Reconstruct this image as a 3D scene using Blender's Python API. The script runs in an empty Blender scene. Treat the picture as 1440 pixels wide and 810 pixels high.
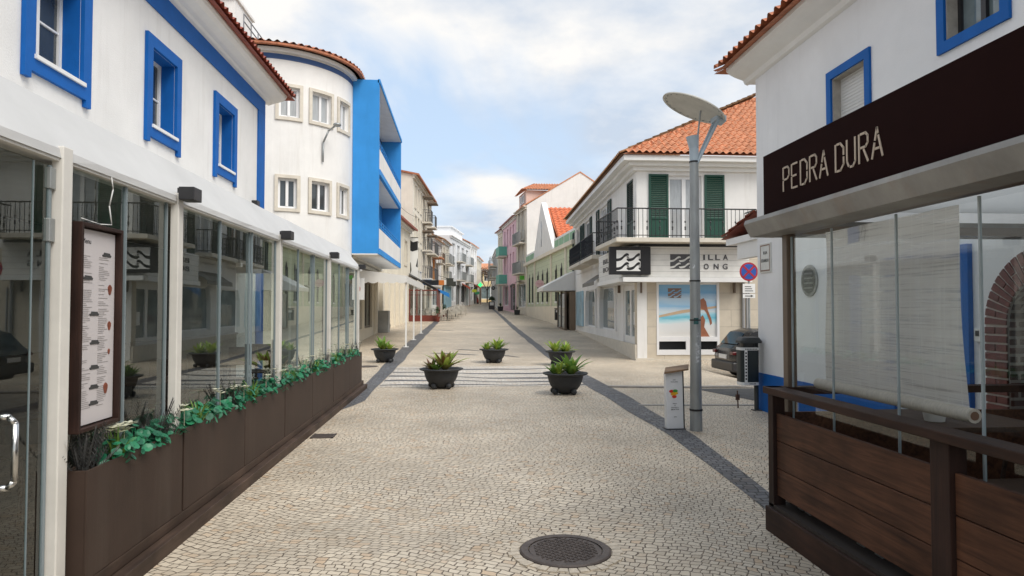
import bpy, bmesh, math, random
from math import sin, cos, pi, radians, sqrt, atan2, atan, tan
from mathutils import Vector, Matrix
random.seed(7)
S = bpy.context.scene
COL = S.collection
# ------------------------------------------------------------------ camera
FPX = 963.0
YAW = atan(70/FPX); PITCH = atan(29/FPX)
CAMZ = 1.6
cam_d = bpy.data.cameras.new('camera'); cam = bpy.data.objects.new('camera', cam_d); COL.objects.link(cam)
cam_d.sensor_width = 36; cam_d.lens = FPX/1440*36; cam_d.clip_end = 3000; cam_d.clip_start = 0.05
cam.location = (0, 0, CAMZ); cam.rotation_euler = (pi/2+PITCH, 0, -YAW)
S.camera = cam
# ------------------------------------------------------------------ sky and sun
SUN_EL, SUN_AZ = radians(50), radians(138)       # azimuth measured clockwise from +Y (down the street)
w = bpy.data.worlds.new('World'); S.world = w; w.use_nodes = True
nt = w.node_tree; N = nt.nodes; N.clear()
def nd(t, **k):
    n = N.new(t)
    for a, b in k.items(): setattr(n, a, b)
    return n
sky = nd('ShaderNodeTexSky', sky_type='NISHITA', sun_disc=False, sun_elevation=SUN_EL, sun_rotation=SUN_AZ, altitude=20, air_density=1.0, dust_density=1.5, ozone_density=1.3)
tc = nd('ShaderNodeTexCoord'); sep = nd('ShaderNodeSeparateXYZ'); nt.links.new(tc.outputs['Generated'], sep.inputs[0])
mx = nd('ShaderNodeMath', operation='MAXIMUM'); nt.links.new(sep.outputs[2], mx.inputs[0]); mx.inputs[1].default_value = 0.0
ad = nd('ShaderNodeMath', operation='ADD'); nt.links.new(mx.outputs[0], ad.inputs[0]); ad.inputs[1].default_value = 0.22
dx = nd('ShaderNodeMath', operation='DIVIDE'); dy = nd('ShaderNodeMath', operation='DIVIDE')
nt.links.new(sep.outputs[0], dx.inputs[0]); nt.links.new(ad.outputs[0], dx.inputs[1])
nt.links.new(sep.outputs[1], dy.inputs[0]); nt.links.new(ad.outputs[0], dy.inputs[1])
cmb = nd('ShaderNodeCombineXYZ'); nt.links.new(dx.outputs[0], cmb.inputs[0]); nt.links.new(dy.outputs[0], cmb.inputs[1]); cmb.inputs[2].default_value = 3.7
n1 = nd('ShaderNodeTexNoise'); n1.inputs['Scale'].default_value = 1.15; n1.inputs['Detail'].default_value = 9; n1.inputs['Roughness'].default_value = 0.52; n1.inputs['Distortion'].default_value = 0.5
nt.links.new(cmb.outputs[0], n1.inputs['Vector'])
r1 = nd('ShaderNodeValToRGB'); r1.color_ramp.elements[0].position = 0.34; r1.color_ramp.elements[0].color = (0, 0, 0, 1)
r1.color_ramp.elements[1].position = 0.54; r1.color_ramp.elements[1].color = (1, 1, 1, 1)
nt.links.new(n1.outputs['Fac'], r1.inputs[0])
n2 = nd('ShaderNodeTexNoise'); n2.inputs['Scale'].default_value = 2.3; n2.inputs['Detail'].default_value = 8; n2.inputs['Roughness'].default_value = 0.56
nt.links.new(cmb.outputs[0], n2.inputs['Vector'])
r2 = nd('ShaderNodeValToRGB'); r2.color_ramp.elements[0].position = 0.38; r2.color_ramp.elements[0].color = (3.3, 3.75, 4.4, 1)
r2.color_ramp.elements[1].position = 0.62; r2.color_ramp.elements[1].color = (5.4, 5.3, 5.15, 1)
nt.links.new(n2.outputs['Fac'], r2.inputs[0])
# thin high veil over the blue
veil = nd('ShaderNodeMix', data_type='RGBA'); veil.inputs[0].default_value = 0.68; nt.links.new(sky.outputs[0], veil.inputs[6]); veil.inputs[7].default_value = (3.7, 4.55, 5.6, 1)
cm = nd('ShaderNodeMix', data_type='RGBA'); nt.links.new(r1.outputs[0], cm.inputs[0]); nt.links.new(veil.outputs[2], cm.inputs[6]); nt.links.new(r2.outputs[0], cm.inputs[7])
bg = nd('ShaderNodeBackground'); bg.inputs[1].default_value = 0.105; nt.links.new(cm.outputs[2], bg.inputs[0])
wo = nd('ShaderNodeOutputWorld'); nt.links.new(bg.outputs[0], wo.inputs[0])
sd = bpy.data.lights.new('sun', 'SUN'); sd.energy = 1.7; sd.angle = radians(38); sd.color = (1.0, 0.94, 0.86)
sun = bpy.data.objects.new('sun', sd); COL.objects.link(sun)
sdir = Vector((sin(SUN_AZ)*cos(SUN_EL), cos(SUN_AZ)*cos(SUN_EL), sin(SUN_EL)))
sun.rotation_euler = sdir.to_track_quat('Z', 'Y').to_euler(); sun.location = (20, -20, 30)
S.view_settings.view_transform = 'Standard'; S.view_settings.look = 'None'; S.view_settings.gamma = 1.0
S.view_settings.exposure = 0.84
S.view_settings.use_curve_mapping = False
S.cycles.max_bounces = 7; S.cycles.transparent_max_bounces = 12; S.cycles.glossy_bounces = 4; S.cycles.diffuse_bounces = 3
S.cycles.use_denoising = True; S.cycles.caustics_reflective = False; S.cycles.caustics_refractive = False
# ------------------------------------------------------------------ photo measurement helpers
_fh = Vector((sin(YAW), cos(YAW), 0)); _rt = Vector((cos(YAW), -sin(YAW), 0))
_fw = _fh*cos(PITCH)+Vector((0, 0, sin(PITCH))); _up = -_fh*sin(PITCH)+Vector((0, 0, cos(PITCH)))
C0 = Vector((0, 0, CAMZ))
def ray(px, py): return (_rt*(px-720)+_up*(405-py)+_fw*FPX)
def proj(p):
    d = Vector(p)-C0; f = d.dot(_fw)
    return 720+FPX*d.dot(_rt)/f, 405-FPX*d.dot(_up)/f
def smooth(t):
    t = max(0, min(1, t)); return t*t*(3-2*t)
def gz(x, y):
    z = 0.03*(max(0, min(y, 106)-20)) if y > 22 else 0.03*max(0, y-18)**2/8*1.0
    return z-0.32*smooth((x-6.0)/1.8)*smooth((y-9)/3)*(1-smooth((y-19.3)/1.2))
def G(px, py):            # point of the ground seen at a pixel
    r = ray(px, py); t = 1.0
    prev = None
    y = 1.5
    while y < 130:
        p = C0+r*(y/r.y)
        if p.z <= gz(p.x, p.y):
            return Vector((p.x, p.y, gz(p.x, p.y)))
        y += 0.02 if y < 30 else 0.1
    p = C0+r*(110/r.y); return p
def atY(px, py, Y): r = ray(px, py); return C0+r*(Y/r.y)
def atX(px, py, X): r = ray(px, py); return C0+r*(X/r.x)
# ------------------------------------------------------------------ facade frames
class Face:
    """flat facade: p0 is its left end seen from outside, p1 its right end; coordinates (u along, z up, d out)"""
    curved = False
    def __init__(s, p0, p1):
        s.o = Vector((p0[0], p0[1], 0)); v = Vector((p1[0]-p0[0], p1[1]-p0[1], 0)); s.L = v.length; s.u = v.normalized(); s.n = Vector((s.u.y, -s.u.x, 0))
    def at(s, u, z, d=0): p = s.o+s.u*u+s.n*d; return Vector((p.x, p.y, z))
    def hit(s, px, py, d=0):      # where the sight line of a photo pixel meets the facade
        r = ray(px, py); o = s.o+s.n*d; t = (o-C0).dot(s.n)/r.dot(s.n); p = C0+r*t
        return (p-s.o).dot(s.u), p.z
    def pu(s, px, py=405, d=0): return s.hit(px, py, d)[0]
    def pz(s, px, py, d=0): return s.hit(px, py, d)[1]
    def rect(s, x0, x1, x_, yt, yb, d=0):      # opening from pixels: left, right; top and bottom read at x_
        return s.pu(x0, d=d), s.pu(x1, d=d), s.pz(x_, yb, d), s.pz(x_, yt, d)
class Corner(Face):
    """street front that turns round a corner: straight (u<0), quarter circle, straight down the street"""
    curved = True
    def __init__(s, cx, cy, R): s.cx, s.cy, s.R = cx, cy, R; s.A = R*pi/2
    def at(s, u, z, d=0):
        if u < 0: return Vector((s.cx+u, s.cy-s.R-d, z))
        if u < s.A:
            a = -pi/2+u/s.R; return Vector((s.cx+(s.R+d)*cos(a), s.cy+(s.R+d)*sin(a), z))
        return Vector((s.cx+s.R+d, s.cy+u-s.A, z))
    def hit(s, px, py, d=0):
        best = None
        for i in range(900):
            u = -6+i*0.02; p = s.at(u, 5, d); e = abs(proj(p)[0]-px)
            if best is None or e < best[0]: best = (e, u, p)
        p = best[2]; r = ray(px, py)
        return best[1], CAMZ+r.z*sqrt((p.x**2+p.y**2)/(r.x**2+r.y**2))
# ------------------------------------------------------------------ materials
MATS = {}
def newmat(name):
    m = bpy.data.materials.new(name); m.use_nodes = True; m.node_tree.nodes.clear(); MATS[name] = m; return m
def lin(c): return tuple(((v/255)/12.92 if v/255 <= 0.04045 else ((v/255+0.055)/1.055)**2.4) for v in c)
def pm(name, col, rough=0.6, var=0.12, scale=3.0, bump=0.0, bscale=40, metal=0.0, streak=0.0, stretch=(1, 1, 1), spec=0.5, trans=0.0, emit=0, fine=0.0, dirt=None):
    if name in MATS: return MATS[name]
    m = newmat(name); t = m.node_tree; n = t.nodes; L = t.links
    out = n.new('ShaderNodeOutputMaterial'); p = n.new('ShaderNodeBsdfPrincipled'); L.new(p.outputs[0], out.inputs[0])
    p.inputs['Roughness'].default_value = rough; p.inputs['Metallic'].default_value = metal
    p.inputs['Specular IOR Level'].default_value = spec
    g = n.new('ShaderNodeNewGeometry'); mp = n.new('ShaderNodeMapping'); mp.inputs['Scale'].default_value = stretch; L.new(g.outputs['Position'], mp.inputs[0])
    nz = n.new('ShaderNodeTexNoise'); nz.inputs['Scale'].default_value = scale; nz.inputs['Detail'].default_value = 6; nz.inputs['Roughness'].default_value = 0.6; L.new(mp.outputs[0], nz.inputs['Vector'])
    mr = n.new('ShaderNodeMapRange'); mr.inputs[1].default_value = 0.3; mr.inputs[2].default_value = 0.7; mr.inputs[3].default_value = 1-var; mr.inputs[4].default_value = 1+var*0.6; L.new(nz.outputs['Fac'], mr.inputs[0])
    vm = n.new('ShaderNodeVectorMath'); vm.operation = 'SCALE'; vm.inputs[0].default_value = col[:3]; L.new(mr.outputs[0], vm.inputs['Scale'])
    last = vm.outputs[0]
    if streak > 0:   # rain streaks running down a wall
        m2 = n.new('ShaderNodeMapping'); m2.inputs['Scale'].default_value = (2.2, 2.2, 0.18); L.new(g.outputs['Position'], m2.inputs[0])
        s2 = n.new('ShaderNodeTexNoise'); s2.inputs['Scale'].default_value = 2.0; s2.inputs['Detail'].default_value = 8; s2.inputs['Roughness'].default_value = 0.7; L.new(m2.outputs[0], s2.inputs['Vector'])
        r = n.new('ShaderNodeMapRange'); r.inputs[1].default_value = 0.52; r.inputs[2].default_value = 0.8; r.inputs[3].default_value = 0; r.inputs[4].default_value = streak; L.new(s2.outputs['Fac'], r.inputs[0])
        mxn = n.new('ShaderNodeMix'); mxn.data_type = 'RGBA'; L.new(r.outputs[0], mxn.inputs[0]); L.new(last, mxn.inputs[6])
        dc = dirt or tuple(c*0.62 for c in col[:3]); mxn.inputs[7].default_value = (*dc, 1); last = mxn.outputs[2]
    L.new(last, p.inputs['Base Color'])
    if bump > 0:
        b = n.new('ShaderNodeTexNoise'); b.inputs['Scale'].default_value = bscale; b.inputs['Detail'].default_value = 4; L.new(mp.outputs[0], b.inputs['Vector'])
        bp = n.new('ShaderNodeBump'); bp.inputs['Strength'].default_value = bump; bp.inputs['Distance'].default_value = 0.01; L.new(b.outputs['Fac'], bp.inputs['Height']); L.new(bp.outputs[0], p.inputs['Normal'])
    if emit: p.inputs['Emission Color'].default_value = (*col[:3], 1); p.inputs['Emission Strength'].default_value = emit
    return m
def glassmat(name, tint, refl=1.5, ior=1.5, dirtv=0.0):
    m = newmat(name); t = m.node_tree; n = t.nodes; L = t.links
    out = n.new('ShaderNodeOutputMaterial'); mixs = n.new('ShaderNodeMixShader'); tr = n.new('ShaderNodeBsdfTransparent'); gl = n.new('ShaderNodeBsdfGlossy')
    tr.inputs[0].default_value = (*tint, 1); gl.inputs['Roughness'].default_value = 0.0; gl.inputs[0].default_value = (0.95, 1, 0.98, 1)
    fr = n.new('ShaderNodeFresnel'); fr.inputs[0].default_value = ior
    # the way from air to air: use the outer angle on both sides of the pane
    ml = n.new('ShaderNodeMath'); ml.operation = 'MULTIPLY'; ml.inputs[1].default_value = refl; ml.use_clamp = True
    g = n.new('ShaderNodeNewGeometry'); vd = n.new('ShaderNodeVectorMath'); vd.operation = 'DOT_PRODUCT'; L.new(g.outputs['Incoming'], vd.inputs[0]); L.new(g.outputs['Normal'], vd.inputs[1])
    ab = n.new('ShaderNodeMath'); ab.operation = 'ABSOLUTE'; L.new(vd.outputs['Value'], ab.inputs[0])
    om = n.new('ShaderNodeMath'); om.operation = 'SUBTRACT'; om.inputs[0].default_value = 1; L.new(ab.outputs[0], om.inputs[1])
    pw = n.new('ShaderNodeMath'); pw.operation = 'POWER'; L.new(om.outputs[0], pw.inputs[0]); pw.inputs[1].default_value = 5
    f2 = n.new('ShaderNodeMapRange'); f2.inputs[3].default_value = 0.04; f2.inputs[4].default_value = 1.0; L.new(pw.outputs[0], f2.inputs[0])
    L.new(f2.outputs[0], ml.inputs[0])
    bm_ = n.new('ShaderNodeTexNoise'); bm_.inputs['Scale'].default_value = 1.3; L.new(g.outputs['Position'], bm_.inputs['Vector'])
    bp = n.new('ShaderNodeBump'); bp.inputs['Strength'].default_value = 0.02; bp.inputs['Distance'].default_value = 0.02; L.new(bm_.outputs['Fac'], bp.inputs['Height']); L.new(bp.outputs[0], gl.inputs['Normal'])
    L.new(ml.outputs[0], mixs.inputs[0]); L.new(tr.outputs[0], mixs.inputs[1]); L.new(gl.outputs[0], mixs.inputs[2]); L.new(mixs.outputs[0], out.inputs[0])
    return m
def stonemat(name, c1, c2, joint, cell=0.085, rnd=0.55, jw=0.09, rough=0.75, rot=0.45, warp=0.16, stain=0.25):
    m = newmat(name); t = m.node_tree; n = t.nodes; L = t.links
    out = n.new('ShaderNodeOutputMaterial'); p = n.new('ShaderNodeBsdfPrincipled'); L.new(p.outputs[0], out.inputs[0])
    g = n.new('ShaderNodeNewGeometry')
    wn = n.new('ShaderNodeTexNoise'); wn.inputs['Scale'].default_value = 0.55; wn.inputs['Detail'].default_value = 2; L.new(g.outputs['Position'], wn.inputs['Vector'])
    sb = n.new('ShaderNodeVectorMath'); sb.operation = 'SUBTRACT'; L.new(wn.outputs['Color'], sb.inputs[0]); sb.inputs[1].default_value = (0.5, 0.5, 0.5)
    sc = n.new('ShaderNodeVectorMath'); sc.operation = 'SCALE'; L.new(sb.outputs[0], sc.inputs[0]); sc.inputs['Scale'].default_value = warp*4
    adv = n.new('ShaderNodeVectorMath'); L.new(g.outputs['Position'], adv.inputs[0]); L.new(sc.outputs[0], adv.inputs[1])
    jn = n.new('ShaderNodeTexNoise'); jn.inputs['Scale'].default_value = 0.55/cell; jn.inputs['Detail'].default_value = 1.5; L.new(g.outputs['Position'], jn.inputs['Vector'])
    jb = n.new('ShaderNodeVectorMath'); jb.operation = 'SUBTRACT'; L.new(jn.outputs['Color'], jb.inputs[0]); jb.inputs[1].default_value = (0.5, 0.5, 0.5)
    js = n.new('ShaderNodeVectorMath'); js.operation = 'SCALE'; L.new(jb.outputs[0], js.inputs[0]); js.inputs['Scale'].default_value = cell*rnd*1.5
    ad2 = n.new('ShaderNodeVectorMath'); L.new(adv.outputs[0], ad2.inputs[0]); L.new(js.outputs[0], ad2.inputs[1])
    mp = n.new('ShaderNodeMapping'); mp.inputs['Rotation'].default_value = (0, 0, rot); L.new(ad2.outputs[0], mp.inputs[0])
    br = n.new('ShaderNodeTexBrick'); br.offset = 0.47; br.squash = 1.22; br.squash_frequency = 3; L.new(mp.outputs[0], br.inputs['Vector'])
    br.inputs['Scale'].default_value = 1; br.inputs['Brick Width'].default_value = cell*1.08; br.inputs['Row Height'].default_value = cell*0.95; br.inputs['Mortar Size'].default_value = cell*jw; br.inputs['Mortar Smooth'].default_value = 0.35
    br.inputs['Color1'].default_value = (0, 0, 0, 1); br.inputs['Color2'].default_value = (1, 1, 1, 1); br.inputs['Mortar'].default_value = (0.5, 0.5, 0.5, 1)
    wnz = n.new('ShaderNodeTexWhiteNoise'); L.new(br.outputs['Color'], wnz.inputs['Vector'])
    cs = n.new('ShaderNodeSeparateColor'); L.new(wnz.outputs['Color'], cs.inputs[0])
    cs0 = n.new('ShaderNodeSeparateColor'); L.new(br.outputs['Color'], cs0.inputs[0])
    mc = n.new('ShaderNodeMix'); mc.data_type = 'RGBA'; L.new(cs0.outputs[0], mc.inputs[0]); mc.inputs[6].default_value = (*c1, 1); mc.inputs[7].default_value = (*c2, 1)
    # a few odd stones, warmer or greyer than the rest
    od = n.new('ShaderNodeMapRange'); od.inputs[1].default_value = 0.82; od.inputs[2].default_value = 1.0; od.inputs[4].default_value = 0.6; L.new(cs.outputs[1], od.inputs[0])
    mo = n.new('ShaderNodeMix'); mo.data_type = 'RGBA'; L.new(od.outputs[0], mo.inputs[0]); L.new(mc.outputs[2], mo.inputs[6]); mo.inputs[7].default_value = (c1[0]*0.85, c1[1]*0.66, c1[2]*0.5, 1)
    jr = n.new('ShaderNodeMath'); jr.operation = 'SUBTRACT'; jr.inputs[0].default_value = 1; L.new(br.outputs['Fac'], jr.inputs[1])
    mj = n.new('ShaderNodeMix'); mj.data_type = 'RGBA'; L.new(jr.outputs[0], mj.inputs[0]); mj.inputs[6].default_value = (*joint, 1); L.new(mo.outputs[2], mj.inputs[7])
    s1 = n.new('ShaderNodeTexNoise'); s1.inputs['Scale'].default_value = 0.45; s1.inputs['Detail'].default_value = 8; s1.inputs['Roughness'].default_value = 0.65; L.new(g.outputs['Position'], s1.inputs['Vector'])
    sr = n.new('ShaderNodeMapRange'); sr.inputs[1].default_value = 0.35; sr.inputs[2].default_value = 0.68; sr.inputs[3].default_value = 1-stain; sr.inputs[4].default_value = 1.08; L.new(s1.outputs['Fac'], sr.inputs[0])
    fs = n.new('ShaderNodeVectorMath'); fs.operation = 'SCALE'; L.new(mj.outputs[2], fs.inputs[0]); L.new(sr.outputs[0], fs.inputs['Scale'])
    s3 = n.new('ShaderNodeTexNoise'); s3.inputs['Scale'].default_value = 1.7; s3.inputs['Detail'].default_value = 9; s3.inputs['Roughness'].default_value = 0.75; L.new(g.outputs['Position'], s3.inputs['Vector'])
    s4 = n.new('ShaderNodeMapRange'); s4.inputs[1].default_value = 0.54; s4.inputs[2].default_value = 0.74; s4.inputs[4].default_value = stain*1.3; L.new(s3.outputs['Fac'], s4.inputs[0])
    mw = n.new('ShaderNodeMix'); mw.data_type = 'RGBA'; L.new(s4.outputs[0], mw.inputs[0]); L.new(fs.outputs[0], mw.inputs[6]); mw.inputs[7].default_value = (c1[0]*0.5, c1[1]*0.42, c1[2]*0.33, 1); L.new(mw.outputs[2], p.inputs['Base Color'])
    rr = n.new('ShaderNodeMapRange'); rr.inputs[3].default_value = rough-0.16; rr.inputs[4].default_value = rough+0.12; L.new(cs.outputs[2], rr.inputs[0]); L.new(rr.outputs[0], p.inputs['Roughness'])
    fn = n.new('ShaderNodeTexNoise'); fn.inputs['Scale'].default_value = 60; fn.inputs['Detail'].default_value = 3; L.new(g.outputs['Position'], fn.inputs['Vector'])
    hr = jr
    ha = n.new('ShaderNodeMath'); ha.operation = 'MULTIPLY_ADD'; L.new(fn.outputs['Fac'], ha.inputs[0]); ha.inputs[1].default_value = 0.25; L.new(hr.outputs[0], ha.inputs[2])
    hb = n.new('ShaderNodeMath'); hb.operation = 'MULTIPLY_ADD'; L.new(cs.outputs[1], hb.inputs[0]); hb.inputs[1].default_value = 0.25; L.new(ha.outputs[0], hb.inputs[2])
    bp = n.new('ShaderNodeBump'); bp.inputs['Strength'].default_value = 0.6; bp.inputs['Distance'].default_value = 0.010; L.new(hb.outputs[0], bp.inputs['Height']); L.new(bp.outputs[0], p.inputs['Normal'])
    return m
def blockmat(name, col, joint, bw, bh, jw=0.006, rough=0.6, var=0.12, horiz=True, bump=0.5, offset=0.5):
    """courses of blocks, boards or tiles on an upright wall"""
    m = newmat(name); t = m.node_tree; n = t.nodes; L = t.links
    out = n.new('ShaderNodeOutputMaterial'); p = n.new('ShaderNodeBsdfPrincipled'); L.new(p.outputs[0], out.inputs[0]); p.inputs['Roughness'].default_value = rough
    g = n.new('ShaderNodeNewGeometry'); sp = n.new('ShaderNodeSeparateXYZ'); L.new(g.outputs['Position'], sp.inputs[0])
    a = n.new('ShaderNodeMath'); a.operation = 'ADD'; L.new(sp.outputs[0], a.inputs[0]); L.new(sp.outputs[1], a.inputs[1])
    c = n.new('ShaderNodeCombineXYZ'); L.new(a.outputs[0], c.inputs[0]); L.new(sp.outputs[2], c.inputs[1])
    b = n.new('ShaderNodeTexBrick'); b.offset = offset; b.inputs['Scale'].default_value = 1; b.inputs['Brick Width'].default_value = bw; b.inputs['Row Height'].default_value = bh; b.inputs['Mortar Size'].default_value = jw; b.inputs['Mortar Smooth'].default_value = 0.2
    b.inputs['Color1'].default_value = (*[v*(1-var) for v in col], 1); b.inputs['Color2'].default_value = (*[min(1, v*(1+var*0.5)) for v in col], 1); b.inputs['Mortar'].default_value = (*joint, 1); L.new(c.outputs[0], b.inputs['Vector'])
    nz = n.new('ShaderNodeTexNoise'); nz.inputs['Scale'].default_value = 5; nz.inputs['Detail'].default_value = 6; L.new(g.outputs['Position'], nz.inputs['Vector'])
    mr = n.new('ShaderNodeMapRange'); mr.inputs[3].default_value = 0.85; mr.inputs[4].default_value = 1.12; L.new(nz.outputs['Fac'], mr.inputs[0])
    vm = n.new('ShaderNodeVectorMath'); vm.operation = 'SCALE'; L.new(b.outputs['Color'], vm.inputs[0]); L.new(mr.outputs[0], vm.inputs['Scale']); L.new(vm.outputs[0], p.inputs['Base Color'])
    bp = n.new('ShaderNodeBump'); bp.invert = True; bp.inputs['Strength'].default_value = bump; bp.inputs['Distance'].default_value = 0.01; L.new(b.outputs['Fac'], bp.inputs['Height']); L.new(bp.outputs[0], p.inputs['Normal'])
    return m
def woodmat(name, c1, c2, axis='y', rough=0.6, scale=1.0, spec=0.25):
    m = newmat(name); t = m.node_tree; n = t.nodes; L = t.links
    out = n.new('ShaderNodeOutputMaterial'); p = n.new('ShaderNodeBsdfPrincipled'); L.new(p.outputs[0], out.inputs[0]); p.inputs['Roughness'].default_value = rough; p.inputs['Specular IOR Level'].default_value = spec
    g = n.new('ShaderNodeNewGeometry'); mp = n.new('ShaderNodeMapping')
    mp.inputs['Scale'].default_value = {'y': (14*scale, 0.9*scale, 14*scale), 'z': (14*scale, 14*scale, .9*scale), 'x': (.9*scale, 14*scale, 14*scale)}[axis]; L.new(g.outputs['Position'], mp.inputs[0])
    nz = n.new('ShaderNodeTexNoise'); nz.inputs['Scale'].default_value = 1.6; nz.inputs['Detail'].default_value = 8; nz.inputs['Roughness'].default_value = 0.65; nz.inputs['Distortion'].default_value = 1.2; L.new(mp.outputs[0], nz.inputs['Vector'])
    r = n.new('ShaderNodeValToRGB'); r.color_ramp.elements[0].position = 0.3; r.color_ramp.elements[0].color = (*c2, 1); r.color_ramp.elements[1].position = 0.68; r.color_ramp.elements[1].color = (*c1, 1); L.new(nz.outputs['Fac'], r.inputs[0])
    big = n.new('ShaderNodeTexNoise'); big.inputs['Scale'].default_value = 2.5; big.inputs['Detail'].default_value = 3; L.new(g.outputs['Position'], big.inputs['Vector'])
    mr = n.new('ShaderNodeMapRange'); mr.inputs[1].default_value = 0.3; mr.inputs[2].default_value = 0.7; mr.inputs[3].default_value = 0.6; mr.inputs[4].default_value = 1.25; L.new(big.outputs['Fac'], mr.inputs[0])
    vm = n.new('ShaderNodeVectorMath'); vm.operation = 'SCALE'; L.new(r.outputs[0], vm.inputs[0]); L.new(mr.outputs[0], vm.inputs['Scale']); L.new(vm.outputs[0], p.inputs['Base Color'])
    bp = n.new('ShaderNodeBump'); bp.inputs['Strength'].default_value = 0.3; bp.inputs['Distance'].default_value = 0.004; L.new(nz.outputs['Fac'], bp.inputs['Height']); L.new(bp.outputs[0], p.inputs['Normal'])
    return m
COBBLE = stonemat('cream_cobbles', (0.74, 0.645, 0.505), (0.60, 0.515, 0.40), (0.14, 0.11, 0.08), cell=0.060, rnd=0.72, jw=0.072, stain=0.3, rough=.6)
COBBLE_W = stonemat('pale_cobbles', (0.70, 0.655, 0.58), (0.56, 0.52, 0.455), (0.22, 0.19, 0.16), cell=0.075, rot=0.1, warp=0.1, stain=0.15)
COBBLE_D = stonemat('dark_cobbles', (0.17, 0.172, 0.182), (0.115, 0.118, 0.127), (0.035, 0.035, 0.035), cell=0.085, rot=0.15, warp=0.12, rough=0.6, stain=0.3)
WHITE = pm('white_plaster', (0.81, 0.80, 0.775), 0.8, 0.09, 0.9, 0.45, 50, streak=0.38, dirt=(.50, .47, .42))
WHITE2 = pm('white_plaster_cool', (0.81, 0.82, 0.83), 0.8, 0.07, 0.9, 0.35, 70, streak=0.22)
CREAM = pm('cream_plaster', (0.76, 0.71, 0.61), 0.8, 0.1, 1.2, 0.3, 50, streak=0.45)
CREAM2 = pm('pale_beige_plaster', (0.77, 0.71, 0.59), 0.8, 0.1, 1.2, 0.3, 50, streak=0.5)
YELLOW = pm('yellow_plaster', (0.76, 0.60, 0.34), 0.8, 0.1, 1, streak=0.3)
PINK = pm('pink_plaster', (0.82, 0.56, 0.64), 0.8, 0.08, 1, streak=0.25)
ROSE = pm('rose_plaster', (0.74, 0.55, 0.47), 0.8, 0.08, 1, streak=0.25)
BLUE = pm('blue_paint', (0.007, 0.115, 0.42), 0.6, 0.12, 3, 0.15, 60, spec=0.2)
BLUE_L = pm('bright_blue_paint', (0.045, 0.29, 0.70), 0.7, 0.10, 1.3, 0.15, 60, streak=0.28, spec=0.2)
NAVY = pm('navy_paint', (0.03, 0.08, 0.22), 0.6)
TRIM = pm('white_trim', (0.80, 0.80, 0.78), 0.45, 0.04, 4)
FRAME = pm('window_frame_white', (0.82, 0.82, 0.82), 0.35, 0.03, 4)
ALU = pm('white_enamelled_steel', (0.70, 0.68, 0.63), 0.4, 0.08, 5, streak=0.15)
SURR = pm('limestone_surround', (0.66, 0.61, 0.52), 0.75, 0.12, 5, 0.2, 80)
PANE = pm('dark_window_glass', (0.05, 0.06, 0.065), 0.06, 0.3, 1.5, spec=0.9)
PANE_C = pm('curtained_glass', (0.40, 0.42, 0.43), 0.08, 0.2, 9, stretch=(3, 3, .3), spec=0.9)
PANE_S = pm('shop_glass', (0.17, 0.22, 0.23), 0.03, 0.6, 1.4, spec=1.0)
GLASS = glassmat('clear_green_glass', (0.74, 0.80, 0.78), 1.7)
GLASS_R = glassmat('clear_glass', (0.93, 0.96, 0.96), 1.6)
GEDGE = pm('glass_edge', (0.22, 0.27, 0.29), 0.15, 0.1, 4)
BLACKM = pm('black_metal', (0.018, 0.018, 0.02), 0.4, 0.2, 8)
DARK = pm('dark_interior', (0.03, 0.028, 0.026), 0.8)
DARKGLASS = pm('black_panel', (0.012, 0.013, 0.014), 0.25)
GREENP = pm('green_shutter_paint', (0.006, 0.060, 0.038), 0.5, 0.15, 4)
STEEL = pm('brushed_steel', (0.55, 0.55, 0.54), 0.25, 0.1, 20, metal=1.0)
GALV = pm('galvanised_steel', (0.36, 0.38, 0.38), 0.45, 0.2, 6, 0.1, 40, metal=0.55, stretch=(1, 1, .4))
LAMPG = pm('lamp_blue_grey', (0.42, 0.50, 0.56), 0.4, 0.1, 6)
GUTTER = pm('weathered_zinc', (0.29, 0.285, 0.27), 0.6, 0.3, 3, 0.1, 30, streak=0.5, dirt=(0.25, 0.15, 0.08))
TILE = pm('terracotta_tile', (0.46, 0.17, 0.085), 0.75, 0.45, 6, 0.3, 60)
TILE_O = pm('orange_terracotta_tile', (0.62, 0.27, 0.14), 0.75, 0.4, 5, 0.3, 60)
TILE_B = pm('brown_terracotta_tile', (0.30, 0.16, 0.075), 0.8, 0.35, 6, 0.3, 60)
TILE_D = pm('dark_red_tile', (0.30, 0.075, 0.045), 0.6, 0.35, 7, 0.2, 60)
BROWN = pm('brown_planter_metal', (0.050, 0.032, 0.024), 0.6, 0.2, 2.2, 0.08, 90, spec=0.25, streak=0.35, dirt=(.10, .08, .065))
BROWN_W = woodmat('brown_plinth_wood', (0.085, 0.055, 0.04), (0.05, 0.033, 0.025))
WOODP = woodmat('stained_wood_panel', (0.15, 0.066, 0.036), (0.042, 0.019, 0.012))
WOODR = woodmat('rail_wood', (0.06, 0.028, 0.018), (0.025, 0.013, 0.010))
WOODV = woodmat('post_wood', (0.045, 0.022, 0.016), (0.022, 0.012, 0.010), 'z')
SIGNB = pm('dark_brown_sign', (0.017, 0.006, 0.0055), 0.8, 0.15, 2, spec=0.05)
BEIGE = pm('beige_letter', (0.55, 0.45, 0.35), 0.5)
BRONZE = pm('bronze_aluminium', (0.14, 0.10, 0.07), 0.4, 0.12, 4)
FABRIC = pm('white_awning_fabric', (0.72, 0.71, 0.68), 0.75, 0.05, 1.5, 0.1, 5)
FABRICG = pm('grey_awning_fabric', (0.55, 0.55, 0.54), 0.6, 0.10, 1.2, 0.3, 4)
BLK = pm('black_sign', (0.012, 0.012, 0.014), 0.4)
INK = pm('ink', (0.03, 0.03, 0.03), 0.7)
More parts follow.
